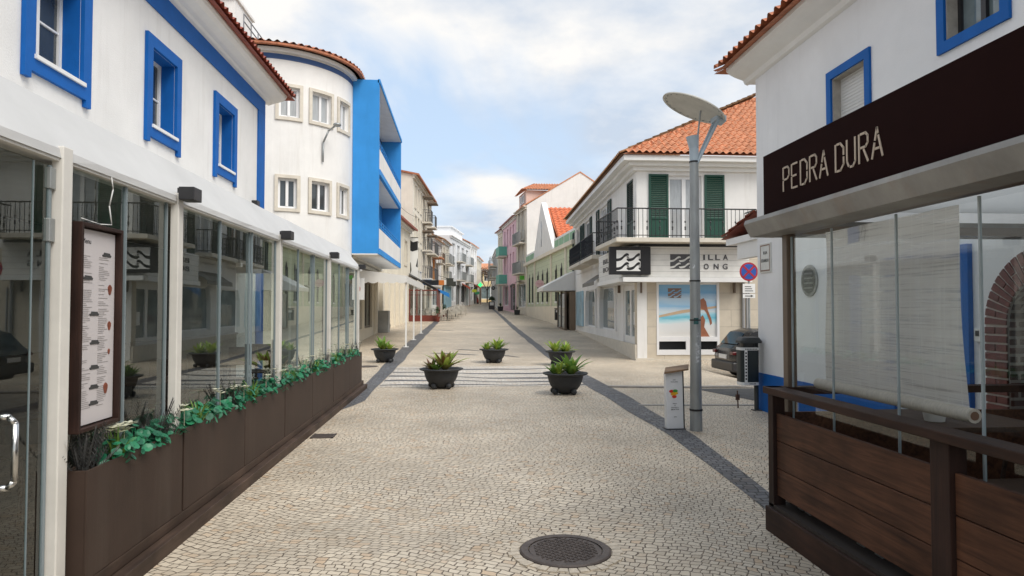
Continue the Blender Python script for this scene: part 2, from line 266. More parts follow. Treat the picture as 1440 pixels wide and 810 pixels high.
LIME = blockmat('limestone_cladding', (0.62, 0.55, 0.44), (0.42, 0.37, 0.3), 1.05, 0.52, 0.008, 0.55, 0.1, bump=0.3)
BOARDW = blockmat('white_board_cladding', (0.74, 0.73, 0.69), (0.4, 0.39, 0.36), 4.5, 0.17, 0.006, 0.5, 0.04, bump=0.3)
GREENT = blockmat('pale_green_board', (0.56, 0.62, 0.44), (0.38, 0.43, 0.3), 6.0, 0.30, 0.012, 0.6, 0.06, bump=0.8)
ASPH = pm('asphalt', (0.085, 0.083, 0.08), 0.85, 0.3, 4, 0.8, 90)
KERB = pm('kerb_stone', (0.33, 0.31, 0.28), 0.8, 0.2, 6, 0.4, 60)
IRON = pm('cast_iron', (0.105, 0.085, 0.075), 0.6, 0.3, 14, 0.3, 60, metal=0.3)
POT = pm('dark_grey_pot', (0.026, 0.028, 0.031), 0.65, 0.2, 10, 0.1, 60)
SOIL = pm('soil', (0.06, 0.04, 0.028), 0.9, 0.4, 20)
PEBB = pm('white_pebble', (0.66, 0.62, 0.54), 0.6, 0.2, 20)
def leafmat(name, c, c2, rough=0.4):
    m = newmat(name); t = m.node_tree; n = t.nodes; L = t.links
    out = n.new('ShaderNodeOutputMaterial'); p = n.new('ShaderNodeBsdfPrincipled'); p.inputs['Roughness'].default_value = rough
    g = n.new('ShaderNodeNewGeometry'); mx_ = n.new('ShaderNodeMix'); mx_.data_type = 'RGBA'; L.new(g.outputs['Random Per Island'], mx_.inputs[0]); mx_.inputs[6].default_value = (*c, 1); mx_.inputs[7].default_value = (*c2, 1)
    L.new(mx_.outputs[2], p.inputs['Base Color']); tl = n.new('ShaderNodeBsdfTranslucent'); L.new(mx_.outputs[2], tl.inputs[0])
    ms = n.new('ShaderNodeMixShader'); ms.inputs[0].default_value = 0.3; L.new(p.outputs[0], ms.inputs[1]); L.new(tl.outputs[0], ms.inputs[2]); L.new(ms.outputs[0], out.inputs[0]); return m
LEAF_Y = leafmat('yellow_green_leaf', (0.46, 0.55, 0.10), (0.24, 0.38, 0.06))
LEAF_G = leafmat('green_blade', (0.22, 0.36, 0.07), (0.12, 0.25, 0.045))
LEAF_R = leafmat('reddish_leaf', (0.24, 0.26, 0.07), (0.22, 0.08, 0.04))
LEAF_T = leafmat('teal_round_leaf', (0.035, 0.27, 0.13), (0.015, 0.12, 0.065))
LEAF_S = leafmat('grey_spray', (0.10, 0.10, 0.095), (0.055, 0.055, 0.055), 0.8)
PETAL = leafmat('cream_petal', (0.75, 0.74, 0.60), (0.65, 0.66, 0.50))
BARK = pm('bark', (0.11, 0.075, 0.05), 0.9, 0.3, 10)
TWIG = leafmat('russet_twig_leaf', (0.20, 0.11, 0.065), (0.12, 0.07, 0.05), 0.8)
BUSH = leafmat('dark_bush_leaf', (0.035, 0.085, 0.02), (0.015, 0.04, 0.012))
# ------------------------------------------------------------------ mesh builder
ORG = {}
class MB:
    def __init__(s): s.v = []; s.f = []; s.fm = []; s.mi = 0
    def q(s, *pts):
        b = len(s.v); s.v += [tuple(p) for p in pts]; s.f.append(tuple(range(b, b+len(pts)))); s.fm.append(s.mi)
    def hexa(s, p):      # p: 8 points, bottom ring 0-3, top ring 4-7
        b = len(s.v); s.v += [tuple(x) for x in p]
        for f in ((3, 2, 1, 0), (4, 5, 6, 7), (0, 1, 5, 4), (1, 2, 6, 5), (2, 3, 7, 6), (3, 0, 4, 7)): s.f.append(tuple(b+i for i in f)); s.fm.append(s.mi)
    def box(s, x0, x1, y0, y1, z0, z1):
        s.hexa([(x0, y0, z0), (x1, y0, z0), (x1, y1, z0), (x0, y1, z0), (x0, y0, z1), (x1, y0, z1), (x1, y1, z1), (x0, y1, z1)])
    def fbox(s, F, u0, u1, z0, z1, d0, d1):
        n = max(1, int((u1-u0)/0.3)) if F.curved else 1
        for i in range(n):
            a = u0+(u1-u0)*i/n; b = u0+(u1-u0)*(i+1)/n
            s.hexa([F.at(a, z0, d0), F.at(b, z0, d0), F.at(b, z0, d1), F.at(a, z0, d1), F.at(a, z1, d0), F.at(b, z1, d0), F.at(b, z1, d1), F.at(a, z1, d1)])
    def fquad(s, F, u0, u1, z0, z1, d):
        n = max(1, int((u1-u0)/0.3)) if F.curved else 1
        for i in range(n):
            a = u0+(u1-u0)*i/n; b = u0+(u1-u0)*(i+1)/n
            s.q(F.at(a, z0, d), F.at(b, z0, d), F.at(b, z1, d), F.at(a, z1, d))
    def fpoly(s, F, pts, d0, d1):        # polygon in (u,z) given thickness; convex or concave simple, pts CCW seen from outside
        n = len(pts); b = len(s.v)
        s.v += [tuple(F.at(u, z, d1)) for u, z in pts]; s.v += [tuple(F.at(u, z, d0)) for u, z in pts]
        s.f.append(tuple(range(b, b+n))); s.f.append(tuple(range(b+2*n-1, b+n-1, -1))); s.fm += [s.mi]*2
        for i in range(n):
            j = (i+1) % n; s.f.append((b+j, b+i, b+n+i, b+n+j)); s.fm.append(s.mi)
    def fwall(s, F, u0, u1, z0, z1, ops, th=0.3):
        us = {u0, u1}; zs = {z0, z1}
        for o in ops: us |= {o[0], o[1]}; zs |= {o[2], o[3]}
        if F.curved:
            k = int((u1-u0)/0.25)
            for i in range(k): us.add(u0+(u1-u0)*i/k)
        us = sorted(u for u in us if u0 <= u <= u1); zs = sorted(z for z in zs if z0 <= z <= z1)
        for a, b in zip(us, us[1:]):
            if b-a < 1e-6: continue
            for c, d in zip(zs, zs[1:]):
                if d-c < 1e-6: continue
                mu, mz = (a+b)/2, (c+d)/2
                if any(o[0] < mu < o[1] and o[2] < mz < o[3] for o in ops): continue
                s.q(F.at(a, c, 0), F.at(b, c, 0), F.at(b, d, 0), F.at(a, d, 0))
                s.q(F.at(b, c, -th), F.at(a, c, -th), F.at(a, d, -th), F.at(b, d, -th))
        for a, b, c, d in ops:
            s.q(F.at(a, c, 0), F.at(a, c, -th), F.at(b, c, -th), F.at(b, c, 0)); s.q(F.at(a, d, 0), F.at(b, d, 0), F.at(b, d, -th), F.at(a, d, -th))
            s.q(F.at(a, c, 0), F.at(a, d, 0), F.at(a, d, -th), F.at(a, c, -th)); s.q(F.at(b, c, 0), F.at(b, c, -th), F.at(b, d, -th), F.at(b, d, 0))
        s.q(F.at(u0, z0, 0), F.at(u0, z1, 0), F.at(u0, z1, -th), F.at(u0, z0, -th)); s.q(F.at(u1, z0, 0), F.at(u1, z0, -th), F.at(u1, z1, -th), F.at(u1, z1, 0))
        s.q(F.at(u0, z1, 0), F.at(u1, z1, 0), F.at(u1, z1, -th), F.at(u0, z1, -th)) if not F.curved else None
    def tube(s, a, b, r, r2=None, n=8, caps=True):
        a, b = Vector(a), Vector(b); r2 = r if r2 is None else r2; d = (b-a).normalized()
        x = d.orthogonal().normalized(); y = d.cross(x); k = len(s.v)
        for c, R in ((a, r), (b, r2)):
            for i in range(n): t = 2*pi*i/n; s.v.append(tuple(c+x*R*cos(t)+y*R*sin(t)))
        for i in range(n): j = (i+1) % n; s.f.append((k+i, k+j, k+n+j, k+n+i)); s.fm.append(s.mi)
        if caps: s.f.append(tuple(k+i for i in reversed(range(n)))); s.f.append(tuple(k+n+i for i in range(n))); s.fm += [s.mi]*2
    def path(s, pts, r, n=8):
        for a, b in zip(pts, pts[1:]): s.tube(a, b, r, n=n)
        for p in pts[1:-1]: s.ball(p, r, 6, 4)
    def ball(s, c, r, n=12, m=8, sz=1.0):
        c = Vector(c); k = len(s.v)
        for j in range(m+1):
            a = pi*j/m
            for i in range(n): t = 2*pi*i/n; s.v.append((c.x+r*sin(a)*cos(t), c.y+r*sin(a)*sin(t), c.z+r*cos(a)*sz))
        for j in range(m):
            for i in range(n):
                i2 = (i+1) % n; s.f.append((k+j*n+i, k+(j+1)*n+i, k+(j+1)*n+i2, k+j*n+i2)); s.fm.append(s.mi)
    def lathe(s, c, prof, n=32, x0=None):
        k = len(s.v); c = Vector(c)
        for r, z in prof:
            for i in range(n): t = 2*pi*i/n; s.v.append((c.x+r*cos(t), c.y+r*sin(t), c.z+z))
        for j in range(len(prof)-1):
            for i in range(n):
                i2 = (i+1) % n; s.f.append((k+j*n+i, k+j*n+i2, k+(j+1)*n+i2, k+(j+1)*n+i)); s.fm.append(s.mi)
    def blade(s, base, ang, length, width, lift, droop=0.6, n=5, up=1.0, fold=0.15):
        """a long pointed leaf that rises and arches over"""
        k = len(s.v); d = Vector((cos(ang), sin(ang), 0)); sd_ = Vector((-sin(ang), cos(ang), 0)); p = Vector(base); el = lift
        for i in range(n+1):
            t = i/n; wv = width*(0.55+1.3*t-1.85*t**2.2)*0.5*1.25
            wv = max(wv, 0.0008)
            s.v.append(tuple(p-sd_*wv+Vector((0, 0, fold*wv)))); s.v.append(tuple(p)); s.v.append(tuple(p+sd_*wv+Vector((0, 0, fold*wv))))
            p = p+(d*cos(el)+Vector((0, 0, sin(el))))*(length/n); el -= droop*2/n*(0.3+t)
        for i in range(n):
            a = k+i*3
            s.f.append((a, a+1, a+4, a+3)); s.f.append((a+1, a+2, a+5, a+4)); s.fm += [s.mi]*2
    def build(s, name, mats, parent=None, sm=False, bevel=0, merge=False):
        org = ORG.get(parent.name, Vector((0, 0, 0))) if parent else Vector((0, 0, 0))
        me = bpy.data.meshes.new(name); me.from_pydata([(x-org.x, y-org.y, z-org.z) for x, y, z in s.v], [], s.f)
        if not isinstance(mats, (list, tuple)): mats = [mats]
        for m in mats: me.materials.append(m)
        if len(mats) > 1: me.polygons.foreach_set('material_index', s.fm)
        if merge:
            b = bmesh.new(); b.from_mesh(me); bmesh.ops.remove_doubles(b, verts=b.verts, dist=0.0005); b.to_mesh(me); b.free()
        if sm: me.polygons.foreach_set('use_smooth', [True]*len(me.polygons))
        me.update()
        o = bpy.data.objects.new(name, me); COL.objects.link(o)
        if sm and sm != 'all': 
            try: me.set_sharp_from_angle(angle=radians(40))
            except Exception: pass
        if bevel:
            bv = o.modifiers.new('bevel', 'BEVEL'); bv.width = bevel; bv.segments = 2; bv.limit_method = 'ANGLE'
        if parent: o.parent = parent; ORG[o.name] = org
        return o
def thing(name, label, cat, loc=(0, 0, 0), group=None, rotz=0):
    o = bpy.data.objects.new(name, None); COL.objects.link(o); o.empty_display_size = 0.2; o.location = loc; o.rotation_euler = (0, 0, rotz)
    ORG[o.name] = Vector((0, 0, 0)) if rotz or loc == 'local' else Vector(loc)
    o['label'] = label; o['category'] = cat
    if group: o['group'] = group
    return o
def tag(o, label, cat, group=None):
    o['label'] = label; o['category'] = cat
    if group: o['group'] = group
    return o
def struct(o): o['kind'] = 'structure'; return o
def dup(root, loc, rotz=0, label=None, group=None, scale=None):
    def cp(o, par):
        c = o.copy(); COL.objects.link(c)
        if par: c.parent = par
        for ch in [x for x in kids.get(o.name, [])]: cp(ch, c)
        return c
    kids = {}
    for o in list(COL.objects):
        if o.parent: kids.setdefault(o.parent.name, []).append(o)
    c = cp(root, None); c.location = loc; c.rotation_euler = (0, 0, rotz)
    if scale: c.scale = scale if isinstance(scale, tuple) else (scale,)*3
    if label: c['label'] = label
    if group: c['group'] = group
    return c
def text(name, s, F, u, z, h, mat, parent, d=0.0, th=0.006, width=None, spacing=1.0, bold=0.0):
    """lettering standing on a facade frame; u,z is the left end of the base line, h the capital height"""
    cu = bpy.data.curves.new('txt', 'FONT'); cu.body = s; cu.size = 1.0; cu.space_character = spacing; cu.resolution_u = 3; cu.offset = bold
    ob = bpy.data.objects.new('txt', cu); COL.objects.link(ob)
    dg = bpy.context.evaluated_depsgraph_get(); dg.update(); me = ob.evaluated_get(dg).to_mesh()
    vs = [v.co.copy() for v in me.vertices]; fs = [tuple(p.vertices) for p in me.polygons]
    ob.to_mesh_clear(); bpy.data.objects.remove(ob); bpy.data.curves.remove(cu)
    mb = MB()
    if not vs: return
    x0 = min(v.x for v in vs); x1 = max(v.x for v in vs); y1 = max(v.y for v in vs); 
    sz = h/0.70; sx = (width/(x1-x0)) if width else sz
    mb.v = [tuple(F.at(u+(v.x-x0)*sx, z+v.y*sz, d+th)) for v in vs]; mb.f = fs; mb.fm = [0]*len(fs)
    # side walls so the letters have thickness
    ed = {}
    for f in fs:
        for i in range(len(f)):
            a, b = f[i], f[(i+1) % len(f)]; ed[(a, b)] = ed.get((a, b), 0)+1
    nb = len(vs); mb.v += [tuple(F.at(u+(v.x-x0)*sx, z+v.y*sz, d)) for v in vs]
    for (a, b) in ed:
        if (b, a) not in ed: mb.f.append((a, nb+a, nb+b, b)); mb.fm.append(0)
    return mb.build(name, mat, parent)
def wave_logo(F, u, z, wd, ht, d, mat, parent, name='wave_logo', th=0.006):
    """a rectangle cut by two rows of cresting waves: upper row and lower row of crests"""
    mb = MB(); per = [(0, 0), (.16, .03), (.32, .12), (.46, .30), (.58, .58), (.70, .84), (.84, 1.0), (.96, .97), (1.04, .80), (1.05, .60), (.98, .50), (.90, .56), (.84, .44), (.86, .24), (.94, .08)]
    prof = []
    for k in range(2): prof += [((k+a)/2.0, b) for a, b in per if (k+a)/2.0 <= 1.0 or k == 0]
    prof = [(a, b) for a, b in prof if a <= 1.0]+[(1.0, .02)]
    def crv(y0, amp): return [(u+a*wd, z+(y0+b*amp)*ht) for a, b in prof]
    g1a, g1b = crv(.60, .26), crv(.46, .26); g2a, g2b = crv(.17, .26), crv(.03, .26)
    mb.fpoly(F, g1a+[(u+wd, z+ht), (u, z+ht)], d, d+th)
    mb.fpoly(F, g2a+list(reversed(g1b)), d, d+th)
    mb.fpoly(F, [(u, z), (u+wd, z)]+list(reversed(g2b)), d, d+th)
    return mb.build(name, mat, parent)
# ------------------------------------------------------------------ facade components
def window(parent, F, u0, u1, z0, z1, rec=0.14, fw=0.06, mull=1, bars=0, fmat=None, pane=None, name='window', surr=None, sw=0.12, sill=None, sd=0.05):
    fmat = fmat or FRAME; pane = pane or PANE
    m = MB(); d0, d1 = -rec, -rec+0.05
    m.fbox(F, u0, u0+fw, z0, z1, d0, d1); m.fbox(F, u1-fw, u1, z0, z1, d0, d1); m.fbox(F, u0+fw, u1-fw, z0, z0+fw, d0, d1); m.fbox(F, u0+fw, u1-fw, z1-fw, z1, d0, d1)
    for i in range(mull): c = u0+(u1-u0)*(i+1)/(mull+1); m.fbox(F, c-fw*0.6, c+fw*0.6, z0+fw, z1-fw, d0, d1+0.006)
    for i in range(bars): c = z0+(z1-z0)*(i+1)/(bars+1); m.fbox(F, u0+fw, u1-fw, c-fw*0.25, c+fw*0.25, d0+.004, d1-0.008)
    o = m.build(name, fmat, parent)
    p = MB(); p.fquad(F, u0+fw*.5, u1-fw*.5, z0+fw*.5, z1-fw*.5, -rec+0.02); p.build('pane', pane, o)
    if surr:
        s_ = MB(); e = 0.0
        s_.fbox(F, u0-sw, u0-e, z0-sw, z1+sw, 0.002, sd); s_.fbox(F, u1+e, u1+sw, z0-sw, z1+sw, 0.002, sd); s_.fbox(F, u0, u1, z1, z1+sw, 0.002, sd); s_.fbox(F, u0, u1, z0-sw, z0, 0.002, sd)
        s_.build('window_surround', surr, parent)
    if sill:
        s_ = MB(); s_.fbox(F, u0-0.02, u1+0.02, z0-0.03, z0+0.015, -rec+.05, sd+0.03); s_.build('window_sill', sill, o)
    return o
def railing(parent, F, u0, u1, z0, h, d, mat, step=0.11, r=0.008, ends=0.0, name='railing', knob=False, solid=None):
    m = MB()
    m.fbox(F, u0, u1, z0+h-0.035, z0+h, d-0.02, d+0.02); m.fbox(F, u0, u1, z0+0.06, z0+0.085, d-0.012, d+0.012)
    n = max(2, int((u1-u0)/step))
    for i in range(n+1):
        u = u0+(u1-u0)*i/n; m.fbox(F, u-r, u+r, z0, z0+h-0.03, d-r, d+r)
        if knob and i % 2 == 0:
            p = F.at(u, z0+h*.35, d); m.ball(p, 0.03, 6, 5, 2.2)
    if ends:
        for u in (u0, u1):
            k = max(1, int(ends/step)); m.fbox(F, u-.018, u+.018, z0+h-.035, z0+h-.001, d-ends, d-.02)
            for i in range(k): q_ = d-ends*(i+0.5)/k; m.fbox(F, u-r, u+r, z0, z0+h-.03, q_-r, q_+r)
    return m.build(name, mat, parent)
def tiled_roof(parent, e0, e1, r0, r1, mat, pitch=0.2, course=0.36, amp=0.045, name='roof', lip=0.02):
    """barrel tiles: rows of half-round tiles stepping down from the ridge (r0-r1) to the eave (e0-e1); a hip or gable may taper"""
    e0, e1, r0, r1 = map(Vector, (e0, e1, r0, r1)); ed = (e1-e0).normalized(); n_ = ((e1-e0).cross(r0-e0) if (r0-e0).length > 0 else Vector((0, 0, 1))).normalized()
    if n_.z < 0: n_ = -n_
    W = (e1-e0).length; nt_ = max(1, int(W/pitch)); ss = 6
    sl = ((r0+r1)/2-(e0+e1)/2); Ls = max((r0-e0).cross(ed).length, 0.1); nc = max(1, int(Ls/course))
    a0 = (r0-e0).dot(ed); a1 = (r1-e0).dot(ed); up = ((r0-e0)-ed*a0)/nc
    m = MB(); cols = nt_*ss
    rows = []
    for j in range(nc):
        rows.append((j, 0.03)); rows.append((j+1.0, 0.0))
    b = len(m.v)
    for (t, hgt) in rows:
        lo = a0*t/nc; hi = W+(a1-W)*t/nc
        for i in range(cols+1):
            x = W*i/cols; ph = (i % ss)/ss; hh = sin(pi*ph/0.6) if ph < 0.6 else -0.45*sin(pi*(ph-0.6)/0.4)
            xx = min(max(x, lo), hi); jit = 0
            m.v.append(tuple(e0+ed*xx+up*t+n_*(hh*amp+hgt+amp*.5)))
    for j in range(len(rows)-1):
        for i in range(cols):
            a = b+j*(cols+1)+i; m.f.append((a, a+1, a+cols+2, a+cols+1)); m.fm.append(0)
    # under side and the closing board along the eave
    k = len(m.v); off = n_*-0.02
    m.v += [tuple(p+off) for p in (e0, e1, r1, r0)]; m.f.append((k+3, k+2, k+1, k)); m.fm.append(0)
    return m.build(name, mat, parent, sm=True)
def slab_roof(parent, pts, mat, th=0.12, name='roof'):
    m = MB(); a = [Vector(p) for p in pts]; n = len(a); b = len(m.v)
    m.v += [tuple(p) for p in a]+[tuple(p-Vector((0, 0, th))) for p in a]; m.f.append(tuple(range(n))); m.f.append(tuple(range(2*n-1, n-1, -1)))
    for i in range(n): j = (i+1) % n; m.f.append((j, i, n+i, n+j))
    m.fm = [0]*len(m.f); return m.build(name, mat, parent)
def shell(parent, F, u0, u1, z0, z1, ops, depth, mat, th=0.3, name='wall'):
    """street wall with openings, side walls, back and top as one mesh"""
    m = MB(); m.fwall(F, u0, u1, z0, z1, ops, th)
    if not F.curved:
        m.fbox(F, u0, u0+.2, z0, z1, -depth, -th-.002); m.fbox(F, u1-.2, u1, z0, z1, -depth, -th-.002)
        m.fbox(F, u0+.2, u1-.2, z0, z1, -depth, -depth+.2); m.fbox(F, u0+.2, u1-.2, z1-.2, z1-.004, -depth+.2, -th-.002)
    return m.build(name, mat, parent)
def quads_uv(F, rects, off=0): return rects
print('helpers ok')
# ================================================================== GROUND
def sheet(name, xs, ys, off, mat, f=gz):
    m = MB(); 
    for y in ys:
        for x in xs: m.v.append((x, y, f(x, y)+off))
    w_ = len(xs)
    for j in range(len(ys)-1):
        for i in range(w_-1): a = j*w_+i; m.f.append((a, a+1, a+w_+1, a+w_)); m.fm.append(0)
    return struct(m.build(name, mat, sm='all'))
def rng(a, b, n): return [a+(b-a)*i/n for i in range(n+1)]
sheet('ground', [-700, -40]+rng(-12, 12, 48)+[40, 700], [-300, -20]+rng(-6, 30, 72)+rng(31, 140, 109)+[160, 900], 0, COBBLE)
def ribbon(name, left, right, off, mat, step=0.6):
    """sheet between two border lines given as (x,y) points, following the ground"""
    m = MB()
    def at(L, y):
        for (xa, ya), (xb, yb) in zip(L, L[1:]):
            if ya <= y <= yb: return xa+(xb-xa)*(y-ya)/(yb-ya)
        return L[-1][0]
    y0 = left[0][1]; y1 = left[-1][1]; n = int((y1-y0)/step)
    for j in range(n+1):
        y = y0+(y1-y0)*j/n; a, b = at(left, y), at(right, y)
        wv = 0.012*sin(y*9)+0.01*sin(y*23); 
        for x in (a+wv, b+wv): m.v.append((x, y, gz(x, y)+off))
    for j in range(n): m.f.append((2*j, 2*j+1, 2*j+3, 2*j+2)); m.fm.append(0)
    return struct(m.build(name, mat))
def gl(*pp): return [(G(*p).x, G(*p).y) for p in pp]
# right band of dark stones: left edge and right edge read off the photo
RB_L = gl((1078, 716), (940, 612), (835, 549), (771, 504), (719, 461), (699, 441), (686, 430))
RB_R = gl((1078, 690), (975, 612), (868, 549), (784, 504), (727, 461), (703, 441), (688.5, 430))
yl, yr = RB_L[0][1], RB_R[0][1]
RB_L = [(RB_L[0][0]+(RB_L[0][0]-RB_L[1][0])/(RB_L[1][1]-yl)*(yl+3), -3)]+RB_L; RB_R = [(RB_R[0][0]+(RB_R[0][0]-RB_R[1][0])/(RB_R[1][1]-yr)*(yr+3), -3)]+RB_R
RB_R[-1] = (RB_R[-1][0], RB_L[-1][1])
ribbon('dark_paving_band', RB_L, RB_R, 0.004, COBBLE_D)
LB_L = gl((509, 545), (541, 512), (566, 488), (590, 468), (612, 451))
LB_R = gl((509, 566), (556, 519), (580, 492), (600, 471), (618, 453))
LB_L = [(-1.96, 10.9)]+LB_L; LB_R = [(-1.93, 10.9)]+LB_R
LB_R[-1] = (LB_R[-1][0], LB_L[-1][1])
ribbon('dark_paving_band', LB_L, LB_R, 0.004, COBBLE_D)
def lerpx(L, y):
    for (xa, ya), (xb, yb) in zip(L, L[1:]):
        if ya <= y <= yb: return xa+(xb-xa)*(y-ya)/(yb-ya)
    return L[-1][0]
# pale crossing with wavy dark stripes between the bands
m = MB(); ys = rng(14.1, 19.0, 20)
for y in ys:
    for x in (lerpx(LB_R, y)+.02, lerpx(RB_L, y)-.02): m.v.append((x, y, 0.004))
for j in range(20): m.f.append((2*j, 2*j+1, 2*j+3, 2*j+2)); m.fm.append(0)
struct(m.build('pale_crossing_paving', COBBLE_W))
for k, (ya, wd, amp) in enumerate([(14.4, .16, .10), (15.15, .26, .24), (16.05, .28, .36), (17.1, .26, .30), (18.2, .26, .14)]):
    m = MB(); nn = 40
    for i in range(nn+1):
        t = i/nn; xa = lerpx(LB_R, ya)+.02; xb = lerpx(RB_L, ya)-.02; x = xa+(xb-xa)*t
        yy = ya+amp*sin(pi*t*1.6+0.6+k*.25)+.05*sin(17*t+k); hw = wd/2*(0.75+0.35*sin(pi*t*2.2+k))
        m.v.append((x, yy-hw, 0.008)); m.v.append((x, yy+hw, 0.008))
    for i in range(nn): m.f.append((2*i, 2*i+2, 2*i+3, 2*i+1)); m.fm.append(0)
    struct(m.build('wavy_paving_stripe', COBBLE_D))
for (pa, pb, wd) in [((604, 497), (672, 499), .22), ((700, 500), (731, 502), .2), ((640, 492), (676, 493), .16), ((600, 464), (640, 465), .3)]:
    a, b = G(*pa), G(*pb); m = MB(); nn = 10
    for i in range(nn+1):
        t = i/nn; x = a.x+(b.x-a.x)*t; y = a.y+(b.y-a.y)*t+.12*sin(pi*t*1.5); hw = wd/2*(1-.8*abs(2*t-1)**3)
        m.v.append((x, y-hw, gz(x, y-hw)+.008)); m.v.append((x, y+hw, gz(x, y+hw)+.008))
    for i in range(nn): m.f.append((2*i, 2*i+2, 2*i+3, 2*i+1)); m.fm.append(0)
    struct(m.build('wavy_paving_stripe', COBBLE_D))
# side street going off to the right
xs = rng(4.95, 12, 28)
def edge_x(y): return 4.6+(13.45-y)*0.25
m = MB()
ys = rng(11.2, 13.42, 8)
for y in ys:
    for x in rng(edge_x(y), 13, 30): m.v.append((x, y, gz(x, y)+.004))
for j in range(8):
    for i in range(30): a = j*31+i; m.f.append((a, a+1, a+32, a+31)); m.fm.append(0)
struct(m.build('side_road', ASPH))
def kerb(name, pts, h, wd, off=0):
    m = MB()
    for (xa, ya), (xb, yb) in zip(pts, pts[1:]):
        n = max(1, int(sqrt((xb-xa)**2+(yb-ya)**2)/.9)); d = Vector((xb-xa, yb-ya, 0)); L_ = d.length; d.normalize(); s_ = Vector((-d.y, d.x, 0))*wd
        for i in range(n):
            a = Vector((xa, ya, 0))+d*(L_*i/n+.004); b = Vector((xa, ya, 0))+d*(L_*(i+1)/n-.004)
            P = [a, b, b+s_, a+s_]; Z = [gz(p.x, p.y) for p in P]
            m.hexa([(p.x, p.y, z-.1) for p, z in zip(P, Z)]+[(p.x, p.y, z+h) for p, z in zip(P, Z)])
    return struct(m.build(name, KERB, bevel=0.006))
kerb('kerb', [(2.95, 13.75), (3.6, 13.62), (4.6, 13.52), (12, 13.5)], 0.035, 0.14)
kerb('kerb', [(2.9, 11.15), (4.7, 11.02), (12, 10.98)], 0.012, 0.10)
# manhole
c = G(795, 777)
mh = thing('manhole_cover', 'large round cast iron manhole cover set in the cobbles in the foreground', 'manhole cover', (c.x, c.y, 0))
m = MB(); m.lathe((c.x, c.y, 0), [(0.245, 0.012), (0.245, 0.018), (0.29, 0.020), (0.30, 0.012), (0.30, -0.02)], 48); m.build('rim', IRON, mh, sm=True)
m = MB(); m.lathe((c.x, c.y, 0), [(0.0, 0.014), (0.238, 0.014), (0.243, 0.0)], 48)
for i in range(-9, 10):          # herringbone ribs of the lid
    for j in range(-9, 10):
        x, y = i*.027, j*.027*0.98
        if x*x+y*y < .215**2:
            a = pi/4 if (i+j) % 2 else -pi/4; dx_, dy_ = cos(a)*.013, sin(a)*.013; nx_, ny_ = -sin(a)*.0038, cos(a)*.0038
            P = [(x-dx_-nx_, y-dy_-ny_), (x+dx_-nx_, y+dy_-ny_), (x+dx_+nx_, y+dy_+ny_), (x-dx_+nx_, y-dy_+ny_)]
            m.hexa([(c.x+p[0], c.y+p[1], 0.012) for p in P]+[(c.x+p[0], c.y+p[1], 0.019) for p in P])
m.build('lid', IRON, mh)
m = MB()                           # ring of wedge stones round the cover
for i in range(34):
    a0 = 2*pi*i/34+.012; a1 = 2*pi*(i+1)/34-.012; r0, r1 = .308, .37+.012*sin(i*2.3)
    P = [(c.x+r*cos(a), c.y+r*sin(a)) for r, a in ((r0, a0), (r1, a0), (r1, a1), (r0, a1))]; zz = .008+.004*random.random()
    m.hexa([(p[0], p[1], -.02) for p in P]+[(p[0], p[1], zz) for p in P])
struct(m.build('paving_stone_ring', pm('ring_stone', (0.56, 0.49, 0.39), .75, .25, 20, .4, 60)))
for (px, py, r, lab) in [(577, 502.5, .42, 'dark flat drain cover in the paving beside the rear left bowl planter'), (516, 515.5, .3, 'dark flat drain cover in the paving at the far end of the glass enclosure'), (455, 614, .14, 'small square drain grate in the paving beside the brown planters')]:
    g_ = G(px, py); m = MB()
    if r > .2:
        m.lathe((g_.x, g_.y, 0), [(0, .012), (r*.9, .012), (r*.92, .006), (r*.94, .013), (r, .013), (r*1.01, 0)], 32)
    else:
        for k in range(6): m.box(g_.x-r, g_.x+r, g_.y-r+k*r/3, g_.y-r+k*r/3+r*.2, .0, .012)
        for k in (-1, 1): m.box(g_.x+k*r-(.02 if k > 0 else 0), g_.x+k*r+(0 if k > 0 else .02), g_.y-r, g_.y+r, -.01, .014)
    tag(m.build('drain_cover', IRON), lab, 'drain cover')
# ================================================================== LEFT HOUSE with blue trim
XL = -4.5
FL = Face((XL, -3), (XL, 15.8))
def Y2u(y): return y+3
h = thing('blue_trimmed_house', 'white two storey house with blue window surrounds and tiled eaves above the long glass enclosure', 'house', (XL-3, 6, 0))
ops = []
zs0, zs1 = 4.24, 5.38
W3 = [(-.8, .1), (1.87, 2.77), (4.57, 5.47), (7.42, 8.33), (10.13, 10.97), (12.81, 13.67)]
for a, b in W3: ops.append((Y2u(a)+.0, Y2u(b), zs0, zs1))
shell(h, FL, 0, FL.L, 0, 6.34, ops, 7, WHITE)
for (a, b, c_, d_) in ops:
    window(h, FL, a, b, c_, d_, rec=.26, fw=.045, mull=1, bars=1, sill=TRIM, pane=PANE, sd=.045)
    m = MB(); sw = .17     # blue surround with dropped ears at the lower corners, blue reveals
    m.fbox(FL, a-sw, a, c_-.17, d_+sw, .002, .05); m.fbox(FL, b, b+sw, c_-.17, d_+sw, .002, .05); m.fbox(FL, a, b, d_, d_+sw, .002, .05); m.fbox(FL, a, b, c_-.17, c_, .002, .05)
    m.fbox(FL, a-sw, a-sw+.11, c_-.25, c_-.17, .002, .05); m.fbox(FL, b+sw-.11, b+sw, c_-.25, c_-.17, .002, .05)
    for u_ in (a, b-.004): m.fbox(FL, u_, u_+.004, c_, d_, -.2, -.002)
    m.fbox(FL, a, b, d_-.004, d_, -.2, -.002); m.fbox(FL, a, b, c_, c_+.004, -.2, -.002)
    m.build('window_surround', BLUE, h)
m = MB(); m.fbox(FL, 0, FL.L, 5.98, 6.3, .002, .03); m.fbox(FL, FL.L-.5, FL.L, 0.0, 5.975, .002, .03); m.build('painted_band', BLUE, h)
m = MB()
